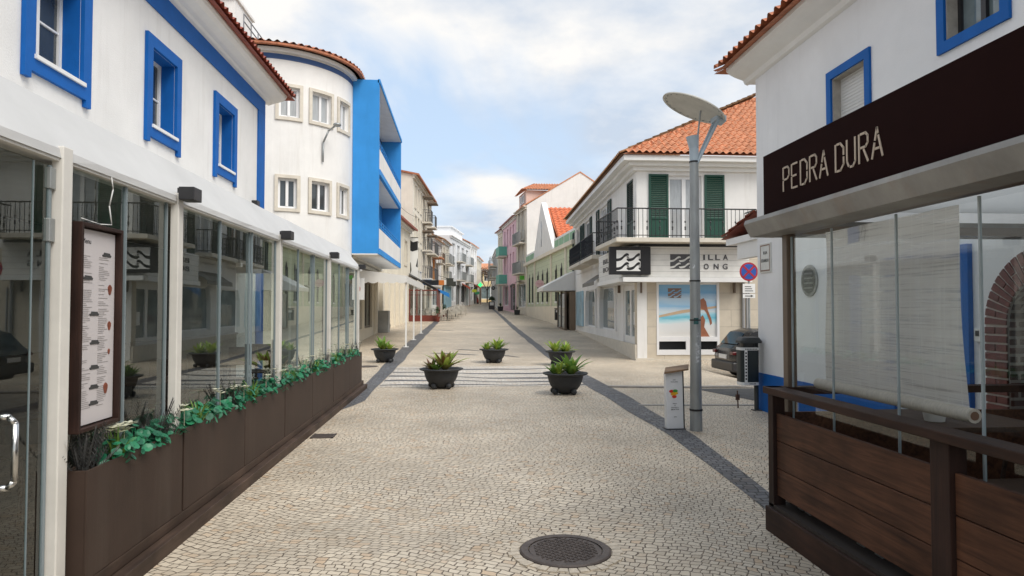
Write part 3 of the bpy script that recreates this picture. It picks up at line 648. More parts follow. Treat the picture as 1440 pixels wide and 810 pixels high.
prof = [(0.0, 6.30), (.08, 6.32), (.12, 6.345), (.20, 6.36), (.33, 6.40), (.40, 6.45), (.43, 6.50), (.43, 6.53), (.0, 6.53)]
for (d0, z0), (d1, z1) in zip(prof, prof[1:]): m.q(FL.at(-1, z0, d0+.004), FL.at(FL.L+.3, z0, d0+.004), FL.at(FL.L+.3, z1, d1+.004), FL.at(-1, z1, d1+.004))
m.q(*[FL.at(FL.L+.3, z, d) for d, z in reversed(prof)])
# return of the moulding round the corner
m.box(XL-6, XL, 15.81, 16.1, 6.32, 6.53)
m.build('cornice', TRIM, h, sm=True)
r0 = -12
tiled_roof(h, (XL+.58, -4, 6.50), (XL+.58, 16.3, 6.50), (XL-3.2, -4, 8.0), (XL-3.2, 12.5, 8.0), TILE_D, .2, .38, .05)
tiled_roof(h, (XL+.58, 16.3, 6.50), (XL-7.2, 16.3, 6.50), (XL-3.2, 12.5, 8.0), (XL-3.3, 12.5, 8.0), TILE_D, .2, .38, .05)
# small electric box and cables on the corner
m = MB(); p = FL.at(Y2u(15.05), 3.7); m.box(p.x, p.x+.12, p.y-.09, p.y+.09, 3.62, 3.92); m.path([(p.x+.05, p.y, 3.64), (p.x+.06, p.y+.1, 3.3), (p.x+.04, p.y+.22, 3.2), (p.x+.04, p.y+.2, 2.9)], .012); m.path([(p.x+.05, p.y+.05, 3.62), (p.x+.08, p.y-.1, 3.4), (p.x+.04, p.y+.05, 3.05), (p.x+.03, p.y+.15, 2.8)], .01)
m.build('cable_box', BLACKM, h)
# ---- glass enclosure
XG = -2.1
en = thing('glass_enclosure', 'long glass restaurant enclosure with white posts and grey awning along the left house', 'restaurant terrace', (XG, 7, 0))
m = MB(); m.box(XL+.02, -1.90, 3.60, 14.0, -.02, .09); m.box(XL+.02, -1.97, 3.64, 13.98, .092, .165); m.build('base', BROWN_W, en, bevel=.006)
m = MB(); m.box(XL+.02, XG-.03, -1.5, 3.60, -.02, .012); m.build('floor', pm('dark_floor_tile', (.10, .085, .07), .35, .3, 3), en)
posts = [3.71, 5.15, 7.95, 10.87, 13.85]
for y in [-.2]+posts:
    m = MB(); wd = .045
    m.box(XG-.01, XG+.05, y-wd, y+wd, (.0 if y < 4 else .17), 2.44); m.build('post', ALU, en, bevel=.006)
# awning: sloping fabric with a valance
m = MB(); A0, A1 = -1.5, 14.3
n_ = 60; fp = [(XG+.04, 2.375), (XG+.035, 2.42), (XG-.13, 2.61), (XG-.28, 2.80), (XL+.03, 3.02)]
for k in range(len(fp)-1):
    for i in range(n_):
        ya = A0+(A1-A0)*i/n_; yb = A0+(A1-A0)*(i+1)/n_
        def w_(y, k): return (.004*sin(y*3.1)+.003*sin(y*7.7+1)) if k in (1, 2, 3) else 0
        m.q((fp[k][0]+w_(ya, k), ya, fp[k][1]-w_(ya, k)), (fp[k][0]+w_(yb, k), yb, fp[k][1]-w_(yb, k)), (fp[k+1][0]+w_(yb, k+1), yb, fp[k+1][1]-w_(yb, k+1)), (fp[k+1][0]+w_(ya, k+1), ya, fp[k+1][1]-w_(ya, k+1)))
m.q(*[(x, A1, z) for x, z in reversed(fp)], (XL+.03, A1, 2.395))
m.build('awning', FABRICG, en, merge=True)
m = MB(); m.box(XG-.08, XG+.03, A0, A1-.02, 2.36, 2.42); m.box(XL+.02, XG-.09, 13.85, 13.98, 2.3, 2.42); m.build('head_beam', TRIM, en, bevel=.005)
# panes
def pane_x(x, ya, yb, z0, z1, mat=GLASS, par=en, edge=True):
    m = MB(); m.q((x, ya, z0), (x, yb, z0), (x, yb, z1), (x, ya, z1)); o = m.build('glass_pane', mat, par)
    if edge:
        e = MB(); e.box(x-.006, x+.012, ya, ya+.016, z0, z1); e.box(x-.006, x+.012, yb-.016, yb, z0, z1); e.box(x-.014, x+.014, ya+.016, yb-.016, z0, z0+.05); e.build('pane_edge', GEDGE, o)
    return o
allp = posts
for a, b in zip(allp, allp[1:]):
    k = 2 if b-a < 2 else 3
    for i in range(k):
        u0 = a+.08+(b-a-.16)*i/k; u1 = a+.08+(b-a-.16)*(i+1)/k; pane_x(XG-.02*(i % 2), u0, u1-.004, .17, 2.37)
m = MB(); m.q((XG, 13.9, .17), (XL+.05, 13.9, .17), (XL+.05, 13.9, 2.37), (XG, 13.9, 2.37)); m.build('glass_pane', GLASS, en)
# glass door at the near end
dr = MB(); dr.q((XG, 2.35, .03), (XG, 3.64, .03), (XG, 3.64, 2.33), (XG, 2.35, 2.33)); door = dr.build('door', GLASS, en)
for (a, b) in ((2.27, 2.30), (2.0, 2.04)):
    m = MB(); m.box(XG-.015, XG+.018, 3.615, 3.662, a-.06, b+.02); m.build('hinge', GALV, door, bevel=.004)
m = MB(); hz0, hz1 = .79, 1.11; hx = XG+.085; hy = 3.27
m.path([(XG, hy-.0, hz1), (hx-.03, hy, hz1), (hx, hy, hz1-.03), (hx, hy, hz0+.03), (hx-.03, hy, hz0), (XG, hy, hz0)], .014, 12); m.build('handle', STEEL, door, sm='all')
m = MB(); m.box(XG-.005, XG+.008, 3.622, 3.642, .03, 2.33); m.box(XG-.004, XG+.005, 3.5, 3.503, .03, 2.33); m.build('door_edge', GEDGE, door)
pane_x(XG, -.12, 2.31, .03, 2.36)
for y in posts[1:]:
    m = MB(); m.box(XG+.06, XG+.17, y-.08, y+.07, 2.385, 2.48); m.box(XG+.03, XG+.065, y-.03, y+.03, 2.42, 2.48); m.build('spotlight', BLACKM, en, bevel=.004)
m = MB()   # ceiling underside and rolled blinds inside
m.box(XL+.03, XG-.1, -1.4, 13.8, 2.5, 2.53); m.build('ceiling', pm('grey_ceiling', (.30, .30, .29), .8), en)
m = MB()
for y in (9.3, 9.65, 12.3):
    m = MB(); m.box(XG-.35, XG-.2, y, y+.12, .17, 2.45); m.build('curtain', pm('pale_curtain', (.42, .43, .40), .8, .15, 20, stretch=(6, 6, .2)), en)
m = MB(); m.box(XL+.05, XL+.09, 3.9, 13.8, .17, 1.1); m.box(XL+.05, XL+.12, 3.9, 13.8, 1.1, 1.14)
m.build('wainscot', pm('dark_wainscot', (.06, .045, .035), .5), en)
# inner wall covering of the house behind the glass
m = MB(); m.box(XL+.02, XL+.045, -1.5, 13.85, 1.14, 2.49); m.build('back_wall_panel', pm('grey_green_wall', (.16, .17, .165), .7, .2, 2), en)
# ---- furniture behind the glass
DW = woodmat('dark_table_wood', (.10, .065, .045), (.05, .032, .025))
def cafe_table(loc, label, group, z=.165, size=.35, mat=DW, h=.74):
    t = thing('cafe_table', label, 'table', (loc[0], loc[1], z), group)
    m = MB(); m.box(loc[0]-size, loc[0]+size, loc[1]-size, loc[1]+size, z+h-.03, z+h); m.build('tabletop', mat, t, bevel=.004)
    m = MB(); m.tube((loc[0], loc[1], z+.02), (loc[0], loc[1], z+h-.03), .03); m.box(loc[0]-.22, loc[0]+.22, loc[1]-.03, loc[1]+.03, z, z+.025); m.box(loc[0]-.03, loc[0]+.03, loc[1]-.22, loc[1]+.22, z+.026, z+.045); m.build('pedestal', BLACKM, t)
    return t
def chair_proto(name, label, group, mat, matleg, wicker=False):
    t = thing(name, label, 'chair', (0, 0, 0), group)
    m = MB(); m.box(-.22, .22, -.21, .21, .42, .45); m.build('seat', mat, t, bevel=.01)
    m = MB()
    if wicker:   # armchair: curved back running into arms
        k = 14; pts = []
        for i in range(k+1):
            a = -pi*.08+pi*1.16*i/k; pts.append((.25*cos(a), -.05+.24*sin(a)*1.0+.02, .60+.24*max(0, sin(a))**1.2))
        for a, b in zip(pts, pts[1:]): m.tube(a, b, .022, n=6)
        for i in range(k+1): p = pts[i]; m.tube((p[0]*.85, p[1]*.85, .44), p, .012, n=5)
    else:
        m.box(-.20, .20, .20, .22, .62, .88); m.box(-.20, -.17, .20, .222, .45, .62); m.box(.17, .20, .20, .222, .45, .62)
    m.build('backrest', mat, t)
    for sx in (-1, 1):
        for sy in (-1, 1):
            m = MB(); m.tube((sx*.19, sy*.18, .42), (sx*.22, sy*.23, 0), .014, n=6); m.build('leg', matleg, t)
    return t
lt = [(-3.15, 4.5), (-3.2, 7.0), (-3.15, 9.4), (-3.2, 11.8)]
LBL = ['nearest', 'second', 'third', 'farthest']
lb = ['nearest dark table behind the glass, seen under the menu board', 'second dark table behind the glass, past the second white post', 'third dark table behind the glass, before the fourth white post', 'farthest dark table behind the glass of the left enclosure']
for l_, s_ in zip(lt, lb): cafe_table(l_, s_, 'tables inside the left glass enclosure')
ch = chair_proto('dining_chair', 'dark chair tucked at a table behind the left glass enclosure', 'dark chairs inside the left glass enclosure', DW, DW)
first = True
for ti_, (x, y) in enumerate(lt):
    for (dx_, dy_, rz) in ((0, .55, 0), (0, -.55, pi)):
        cl_ = 'dark chair on the %s side of the %s table behind the left glass' % ('far' if dy_ > 0 else 'near', LBL[ti_])
        if first: ch['label'] = cl_
        if first: ch.location = (x+dx_, y+dy_, .165); ch.rotation_euler = (0, 0, rz); first = False
        else: dup(ch, (x+dx_, y+dy_, .165), rz, cl_)
# ---- planter boxes
edges = [3.77, 5.04, 6.43, 7.84, 9.26, 10.74, 12.26, 13.72]
names = ['brown planter box nearest the camera, under the menu board', 'second brown planter box, in front of the second white post', 'third brown planter box, right of the second one along the glass', 'fourth brown planter box, in front of the third white post', 'fifth brown planter box, between the third and fourth white posts', 'sixth brown planter box, next to last along the glass enclosure', 'last and farthest brown planter box of the row along the glass']
def round_leaf(m, c, r, nrm):
    nrm = nrm.normalized(); x = nrm.orthogonal().normalized(); y = nrm.cross(x); k = len(m.v); m.v.append(tuple(c-nrm*r*.18))
    for i in range(8): a = 2*pi*i/8; m.v.append(tuple(c+x*r*cos(a)+y*r*sin(a)*.85))
    for i in range(8): m.f.append((k, k+1+i, k+1+(i+1) % 8)); m.fm.append(m.mi)
def leafy(m, c, R, n, r=.036, stems=True):
    for i in range(n):
        a = random.uniform(0, 2*pi); rr = R*sqrt(random.random()); el = random.random(); p = Vector((c[0]+rr*cos(a)*.8, c[1]+rr*sin(a)*1.15, c[2]+.04+el*R*1.05*(1-.35*(rr/R)**2)))
        p.x = max(p.x, -2.07)
        nr = Vector((abs(cos(a))*rr/R+.7*random.uniform(-.4, 1), sin(a)*rr/R+random.uniform(-.6, .5), .5+random.random())); s_ = r*random.uniform(.6, 1.25); round_leaf(m, p, s_, nr)
        if stems: m.tube((c[0]+rr*.3*cos(a), c[1]+rr*.3*sin(a), c[2]), p, .0022, .0015, n=4, caps=False)
for i, (a, b) in enumerate(zip(edges, edges[1:])):
    gp_ = .006 if i in (2, 4, 6) else .02; a += gp_; b -= .008; X0, X1 = -2.092, -1.97; Z0, Z1 = .168, .745
    pl = thing('planter_box', names[i], 'planter', ((X0+X1)/2, (a+b)/2, Z0), 'brown planter boxes in a row along the glass enclosure')
    m = MB(); t_ = .012
    m.box(X1-t_, X1, a, b, Z0, Z1); m.box(X0, X0+t_, a, b, Z0, Z1); m.box(X0+t_, X1-t_, a, a+t_, Z0, Z1); m.box(X0+t_, X1-t_, b-t_, b, Z0, Z1); m.box(X0+t_, X1-t_, a+t_, b-t_, Z0, Z0+t_)
    m.build('box', BROWN, pl, bevel=.003)
    m = MB(); m.box(X0+t_+.001, X1-t_-.001, a+t_+.001, b-t_-.001, Z0+.02, Z1-.075); m.build('soil', SOIL, pl)
    m = MB()
    for k in range(230 if i < 3 else 110):
        m.ball((random.uniform(X0+.02, X1-.025), random.uniform(a+.03, b-.03), Z1-.067+random.uniform(0, .02)), random.uniform(.010, .02), 5, 4, .6)
    o = m.build('pebbles', PEBB, pl, sm='all'); o['kind'] = 'stuff'
    zc = Z1-.07; L_ = b-a
    for q in range(4 if i < 4 else 3):
        m = MB(); yc = a+L_*(.14+.24*q+random.uniform(-.03, .03)) if i else a+L_*(.32+.2*q)
        leafy(m, (random.uniform(-2.04, -2.02), min(yc, b-.12), zc), random.uniform(.12, .165), 36 if i < 4 else 26, .031); m.build('round_leaved_plant', LEAF_T, pl)
    for yc in ([a+.42] if i == 0 else [a+L_*.3]):
        m = MB()
        for k in range(34):
            m.blade((-2.035+random.uniform(-.02, .02), yc+random.uniform(-.03, .03), zc), random.uniform(0, 2*pi), random.uniform(.16, .27), .014, random.uniform(1.0, 1.5), random.uniform(.3, .8), 4)
    m.build('grassy_plant', LEAF_G, pl)
    for yc in ([a+.12, a+.24, b-.25] if i == 0 else [b-.14]):
        m = MB()
        for k in range(20 if i == 0 else 9):
            ang = random.uniform(0, 2*pi); el = random.uniform(.7, 1.45); ln = random.uniform(.18, .34); base = Vector((-2.04+random.uniform(-.02, .02), yc+random.uniform(-.06, .06), zc)); d_ = Vector((cos(ang)*cos(el), sin(ang)*cos(el), sin(el)))
            m.tube(base, base+d_*ln, .0022, .001, n=4, caps=False)
            for j in range(9):
                p_ = base+d_*ln*(.25+.75*j/9)
                for sgn in (-1, 1): m.blade(p_, ang+sgn*1.1, .045, .006, el*.8, .1, 2)
        m.build('grey_spray_plant', LEAF_S, pl)
    for yc in ([a+.40, a+.5] if i == 0 else [a+.1, a+L_*.62, b-.1]):
        m = MB(); c_ = Vector((-2.025+random.uniform(-.015, .02), yc, zc+random.uniform(.18, .28)))
        m.tube((c_.x, c_.y, zc), c_, .003, n=4)
        for k in range(3 if i else 7):
            cc = c_+Vector((random.uniform(-.03, .03), random.uniform(-.05, .05), random.uniform(-.02, .03)))
            for j in range(5): m.blade(cc, j*1.257+random.random(), .05, .024, .35, .4, 3)
        m.build('lily_flower', PETAL, pl)
# ---- menu board
FM = Face((-2.045, 3.82), (-2.045, 4.27))
mn = thing('menu_board', 'tall framed menu with printed food list hanging inside the first glass bay', 'menu board', (-2.045, 4.05, .93))
z0, z1 = .93, 2.07
m = MB(); f_ = .022
m.fbox(FM, 0, f_, z0, z1, -.045, .012); m.fbox(FM, .45-f_, .45, z0, z1, -.045, .012); m.fbox(FM, f_, .45-f_, z0, z0+f_, -.045, .012); m.fbox(FM, f_, .45-f_, z1-f_, z1, -.045, .012); m.fbox(FM, f_, .45-f_, z0+f_, z1-f_, -.04, -.03)
m.build('frame', WOODV, mn, bevel=.003)
m = MB(); m.fbox(FM, f_+.01, .45-f_-.01, z0+f_+.01, z1-f_-.01, -.028, -.022); sh = m.build('sheet', pm('menu_paper', (.58, .545, .545), .6, .04, 3), mn)
m = MB(); m2 = MB(); m3 = MB(); rr = random.Random(3)
uL, uR = f_+.035, .45-f_-.035; zc = z1-.1
for kx, (u, z) in enumerate([(uR-.12, z1-.16), (uL+.02, z1-.30), (uL+.09, z1-.50), (uL+.10, z1-.66), (uL+.1, z1-.80), (uL+.1, z1-.91), (uL+.1, z1-1.0)]):
    m2 = MB(); m2.fpoly(FM, [(u, z), (u+.005, z-.01), (u+.095, z-.01), (u+.1, z), (u+.088, z+.003), (u+.083, z+.012), (u+.02, z+.014), (u+.015, z+.003)], -.0215, -.019); m2.build('heading_ribbon', pm('heading_ink', (.05, .05, .05), .7), sh)
z = z1-.18
while z > z0+.12:
    for u in (uL, (uL+uR)/2+.015):
        if rr.random() < .82:
            m.fbox(FM, u, u+rr.uniform(.05, .12), z, z+.0024, -.0215, -.0205)
    z -= .0105
for (u, z, r) in ((uR-.03, z1-.36, .03), (uR-.03, z1-.57, .026), (uR-.03, z1-.72, .016), (uR-.06, z1-.93, .032)):
    m3 = MB(); m3.fpoly(FM, [(u+r*.7*cos(a)*(1+.2*sin(3*a)), z+r*sin(a)) for a in [i*pi/6 for i in range(12)]], -.0215, -.019); m3.build('food_picture', pm('food_red_brown', (.22, .06, .03), .6, .4, 40), sh)
m.build('print_lines', pm('faded_ink', (.28, .26, .25), .7), sh)['kind'] = 'stuff'
text('menu_title', 'Menu', FM, uL+.01, z1-.11, .028, INK, sh, -.0215, .001)
m = MB(); m.path([(-2.055, 4.16, 2.37), (-2.05, 4.17, 2.3), (-2.06, 4.15, 2.2), (-2.05, 4.16, 2.09), (-2.06, 4.05, 2.08), (-2.06, 3.95, 2.085), (-2.06, 3.86, 2.09)], .004, 6)
m.build('lighting_cable', pm('white_cable', (.6, .6, .58), .5), mn, sm='all')
# sign on the end post
FN = Face((-2.30, 14.05), (-1.96, 14.05))
sg = thing('hanging_sign', 'white square sign with a red arc on the end post of the glass enclosure', 'sign', (-2.1, 14.1, 1.9))
m = MB(); m.box(-2.28, -1.98, 14.05, 14.07, 1.78, 2.22); m.build('plate', TRIM, sg)
m = MB()
for i in range(14):
    a0 = -1.3+2.6*i/14; a1 = -1.3+2.6*(i+1)/14; R0, R1 = .065, .09; cx_, cz_ = -2.13, 2.0
    m.q(*[(cx_+R*cos(a)*.8, 14.048, cz_+R*sin(a)) for R, a in ((R0, a0), (R1, a0), (R1, a1), (R0, a1))])
m.build('emblem', pm('sign_red', (.5, .05, .03), .5), sg)
# ================================================================== ROUND CORNER BUILDING with blue balcony tower
FC = Corner(-6.40, 23.8, 2.6)  # whole building rescaled about the camera, worked by hand into its coordinates
rb = thing('round_corner_building', 'tall white building with rounded corner, tiled eave and a bright blue balcony tower', 'building', (-7, 28, 0))
def crect(x0, x1, yt, yb):
    a = FC.hit(x0, (yt+yb)/2)[0]; b = FC.hit(x1, (yt+yb)/2)[0]; xm = (x0+x1)/2; return a, b, FC.hit(xm, yb)[1], FC.hit(xm, yt)[1]
up_ = [crect(391, 420, 129, 170), crect(437, 464, 132, 173), crect(475.5, 489, 143, 184)]
lo_ = [crect(391, 417, 253, 293), crect(437, 462, 256, 297), crect(475.5, 488, 264, 301)]
zu = (up_[1][2], up_[1][3]); zl = (lo_[1][2], lo_[1][3])
wins = [(a, b, zu[0], zu[1]) for a, b, _, _ in up_]+[(a, b, zl[0], zl[1]) for a, b, _, _ in lo_]
wins += [(-3.1, -2.0, zu[0], zu[1]), (-3.1, -2.0, zl[0], zl[1])]
ZT = 9.50
m = MB(); m.fwall(FC, -6.5, FC.A+.3, 3.36, ZT, wins, .3); m.build('wall', WHITE, rb, merge=True)
m = MB(); m.fwall(Face((-3.80, 23.9), (-3.80, 32.9)), 0.0, 9.0, 3.36, ZT, [], .3); m.box(-13, -4.1, 32.6, 32.9, 0, ZT); m.box(-12.8, -4.4, 22.2, 22.4, 0, 3.3)
m.fwall(Face((-4.15, 22.2), (-4.15, 33)), 0, 10.8, -.2, 3.34, [(1.2, 3.6, .75, 2.7), (4.4, 6.6, .75, 2.7), (7.4, 9.9, .75, 2.8)], .3)
m.box(-12.8, -3.85, 23.0, 32.5, 3.2, 3.34); m.build('wall', CREAM2, rb)
FS = Face((-4.15, 22.2), (-4.15, 33))
for a, b in ((1.2, 3.6), (4.4, 6.6), (7.4, 9.9)): window(rb, FS, a, b, .75, 2.7 if a < 7 else 2.8, rec=.15, fw=.09, mull=1, fmat=BRONZE, pane=PANE_S, name='shop_window')
for i, (a, b, c_, d_) in enumerate(wins): window(rb, FC, a, b, c_, d_, rec=.14, fw=.07, mull=1, pane=PANE_C if i in (0, 1, 2, 6) else PANE, surr=SURR, sw=.10, sd=.05)
m = MB(); m.fbox(FC, -6.5, FC.A+9.1, ZT-.22, ZT-.06, .002, .015); m.build('painted_band', NAVY, rb)
m = MB(); m.fbox(FC, -6.5, FC.A+9.3, ZT-.02, ZT+.10, .002, .14); m.fbox(FC, -6.5, FC.A+9.3, ZT+.10, ZT+.2, -.3, .26); m.build('cornice', TRIM, rb)
m = MB(); m.fbox(FC, -6.5, FC.A+.4, 7.1, 7.16, .002, .03); m.fbox(FC, -6.5, FC.A+.4, 6.62, 6.65, .002, .02) if False else None
# curved tile eave
U0, U1 = -6.5, FC.A+9.4; nT = int((U1-U0)/.21); ss = 6; rows = [(0.36, 0.18), (.05, .28), (.05, .25), (-.27, .37), (-.27, .34), (-.6, .47), (-.6, .44), (-.95, .58)]
b0 = len([]); m = MB()
for (d, z) in rows:
    for i in range(nT*ss+1):
        ph = (i % ss)/ss; hh = sin(pi*ph/.6) if ph < .6 else -.4*sin(pi*(ph-.6)/.4)
        m.v.append(tuple(FC.at(U0+(U1-U0)*i/(nT*ss), ZT+z+hh*.05+.02, d)))
for j in range(len(rows)-1):
    for i in range(nT*ss): a = j*(nT*ss+1)+i; m.f.append((a, a+1, a+nT*ss+2, a+nT*ss+1)); m.fm.append(0)
k = len(m.v)
m.fbox(FC, U0, U1, ZT+.10, ZT+.16, -.9, .38)
m.build('roof', TILE, rb, sm=True)
# penthouse and roof railing
m = MB(); m.box(-14, -8.05, 24.6, 26.6, 9.6, 12.6); m.box(-14.2, -7.98, 24.5, 26.7, 12.6, 12.7); m.build('penthouse', WHITE, rb)
m = MB()
for z in (10.6, 11.2, 11.45): m.tube((-7.3, 23.2, z), (-7.3, 26.4, z), .022, n=6)
for y in (23.2, 24.0, 24.8, 25.6, 26.4): m.tube((-7.3, y, 9.9), (-7.3, y, 11.45), .022, n=6)
m.build('roof_railing', pm('grey_rail', (.22, .23, .25), .4), rb)
# wall arm lamp
u_, z_ = FC.hit(452, 228); u2, z2 = FC.hit(452, 205); m = MB(); pts = [FC.at(u_, z_, .05), FC.at(u_, z2+.1, .06), FC.at(u_+.05, z2+.45, .25), FC.at(u_+.1, z2+.62, .6)]
m.path([tuple(p) for p in pts], .03, 8); m.build('lamp_arm', GALV, rb, sm='all'); m = MB(); e = pts[-1]; m.ball((e.x, e.y, e.z-.02), .13, 12, 8, .5); m.build('lamp_head', GALV, rb, sm='all')
# blue tower of balconies
BX0, BX1, BY0, BY1 = -3.79, -2.90, 23.85, 32.55; ZB, ZTB = 3.48, 9.55
m = MB(); m.box(BX0, BX1, BY0, BY0+.25, ZB+.02, ZTB)
m.box(BX0, BX1, BY1-.25, BY1, ZB+.02, ZTB)
m.box(BX0, BX0+.06, BY0+.25, BY1-.25, 4.4, 8.5)
m.build('blue_side_wall', BLUE_L, rb)
m = MB()
fl = [ZB, 6.26]
for z in fl: m.box(BX0, BX1, BY0+.26, BY1-.26, z+.03, z+.2)
m.box(BX0, BX1+.004, BY0+.254, BY1-.254, ZTB-.12, ZTB-.01)
m.build('balcony_slab', WHITE, rb)
m = MB(); m.box(BX0, BX1-.02, BY0+.0, BY1, ZB-.02, ZB+.018); m.build('balcony_soffit', WHITE, rb)
m = MB()
for z in fl: m.box(BX1-.1, BX1+.006, BY0+.254, BY1-.254, z+.22, z+.2+.72)
m.box(BX0, BX1-.1, BY0+.27, BY0+.272, 4, 4.01)
m.build('balcony_parapet', WHITE, rb)
m = MB()
for z in fl: m.box(BX1-.08, BX1+.03, BY0+.252, BY1-.252, z+.02, z+.216)
m.box(BX1-.04, BX1+.04, BY0-.0, BY1, ZTB-.10, ZTB+.03)
m.build('balcony_edge', BLUE_L, rb)
for z in fl:
    m = MB()
    for k in range(3): m.tube((BX1-.03, BY0+.25, z+1.0+.11*k), (BX1-.03, BY1-.25, z+1.0+.11*k), .02, n=6)
    for k in range(12): y = BY0+.4+k*.71; m.tube((BX1-.03, y, z+.9), (BX1-.03, y, z+1.23), .018, n=6)
    m.build('balcony_rail', BLUE_L, rb)
# ================================================================== white street canopy
cp = thing('street_canopy', 'white scalloped fabric canopy on thin white poles over the left pavement', 'canopy', (-3.1, 30, 0))
cx0, cx1 = -4.1, -2.1
def sc(L_, k): return [(L_*i/(k*6), .05*abs(sin(pi*i/6))) for i in range(k*6+1)]
m = MB()
y0c, y1c = 25.2, 34.6
def cxr(y): return -2.03+(y-25.2)*.012
m.q((cx0, y0c, 3.06), (cxr(y0c), y0c, 2.80), (cxr(y1c), y1c, 2.80), (cx0, y1c, 3.06))
m.q((cx0, y0c, 3.02), (cx0, y1c, 3.02), (cxr(y1c)-.01, y1c, 2.76), (cxr(y0c)-.01, y0c, 2.76))
P = sc(cxr(y0c)-cx0, 6); n_ = len(P)
for (a, s1), (b, s2) in zip(P, P[1:]):
    za = 3.06-.26*a/(P[-1][0]); zb = 3.06-.26*b/(P[-1][0]); m.q((cx0+a, y0c, 2.57-s1), (cx0+b, y0c, 2.57-s2), (cx0+b, y0c, zb), (cx0+a, y0c, za))
P = sc(y1c-y0c, 22)
for (a, s1), (b, s2) in zip(P, P[1:]): m.q((cxr(y0c+a), y0c+a, 2.57-s1), (cxr(y0c+b), y0c+b, 2.57-s2), (cxr(y0c+b), y0c+b, 2.80), (cxr(y0c+a), y0c+a, 2.80))
m.build('fabric', FABRIC, cp)
for (x, y) in [(-2.08, 25.7), (-2.04, 29.2), (-1.98, 33.4), (-3.95, 25.7)]:
    m = MB(); m.box(x-.03, x+.03, y-.03, y+.03, gz(x, y), 2.7); m.box(x-.1, x+.1, y-.1, y+.1, gz(x, y)-.01, gz(x, y)+.02); m.build('pole', TRIM, cp)
m = MB(); m.box(cx0+.05, -2.12, 25.67, 25.73, 2.64, 2.70); m.box(-2.12, -2.06, 25.8, 34.4, 2.64, 2.70); m.build('frame_bar', TRIM, cp)
cb = thing('utility_cabinet', 'grey upright cabinet standing against the cream wall under the canopy', 'cabinet', (-4.0, 34.5, .4))
m = MB(); m.box(-4.18, -3.62, 34.0, 34.8, gz(0, 34), 1.50); m.build('body', pm('cabinet_grey', (.40, .41, .40), .6), cb, bevel=.02)
m = MB(); m.box(-4.12, -3.68, 33.985, 33.998, .6, 1.42); m.build('door', pm('cabinet_door_grey', (.44, .45, .44), .6), cb)
g_ = G(541, 466); m = MB(); m.lathe((g_.x, g_.y, g_.z), [(0, 0), (.16, .0), (.27, .14), (.30, .3), (.24, .45), (.2, .5), (.17, .46), (0, .44)], 20)
tag(m.build('stone_pot', pm('pot_stone', (.30, .28, .24), .8), sm='all'), 'round pale stone pot on the ground beside the grey cabinet', 'pot')
m = MB(); m.lathe((g_.x-.25, g_.y+.5, g_.z), [(.22, 0), (.25, .03), (.05, .9), (0, .92)], 16); tag(m.build('folded_umbrella', pm('dark_cloth', (.04, .035, .04), .8)), 'dark folded cloth leaning behind the round stone pot', 'folded umbrella')
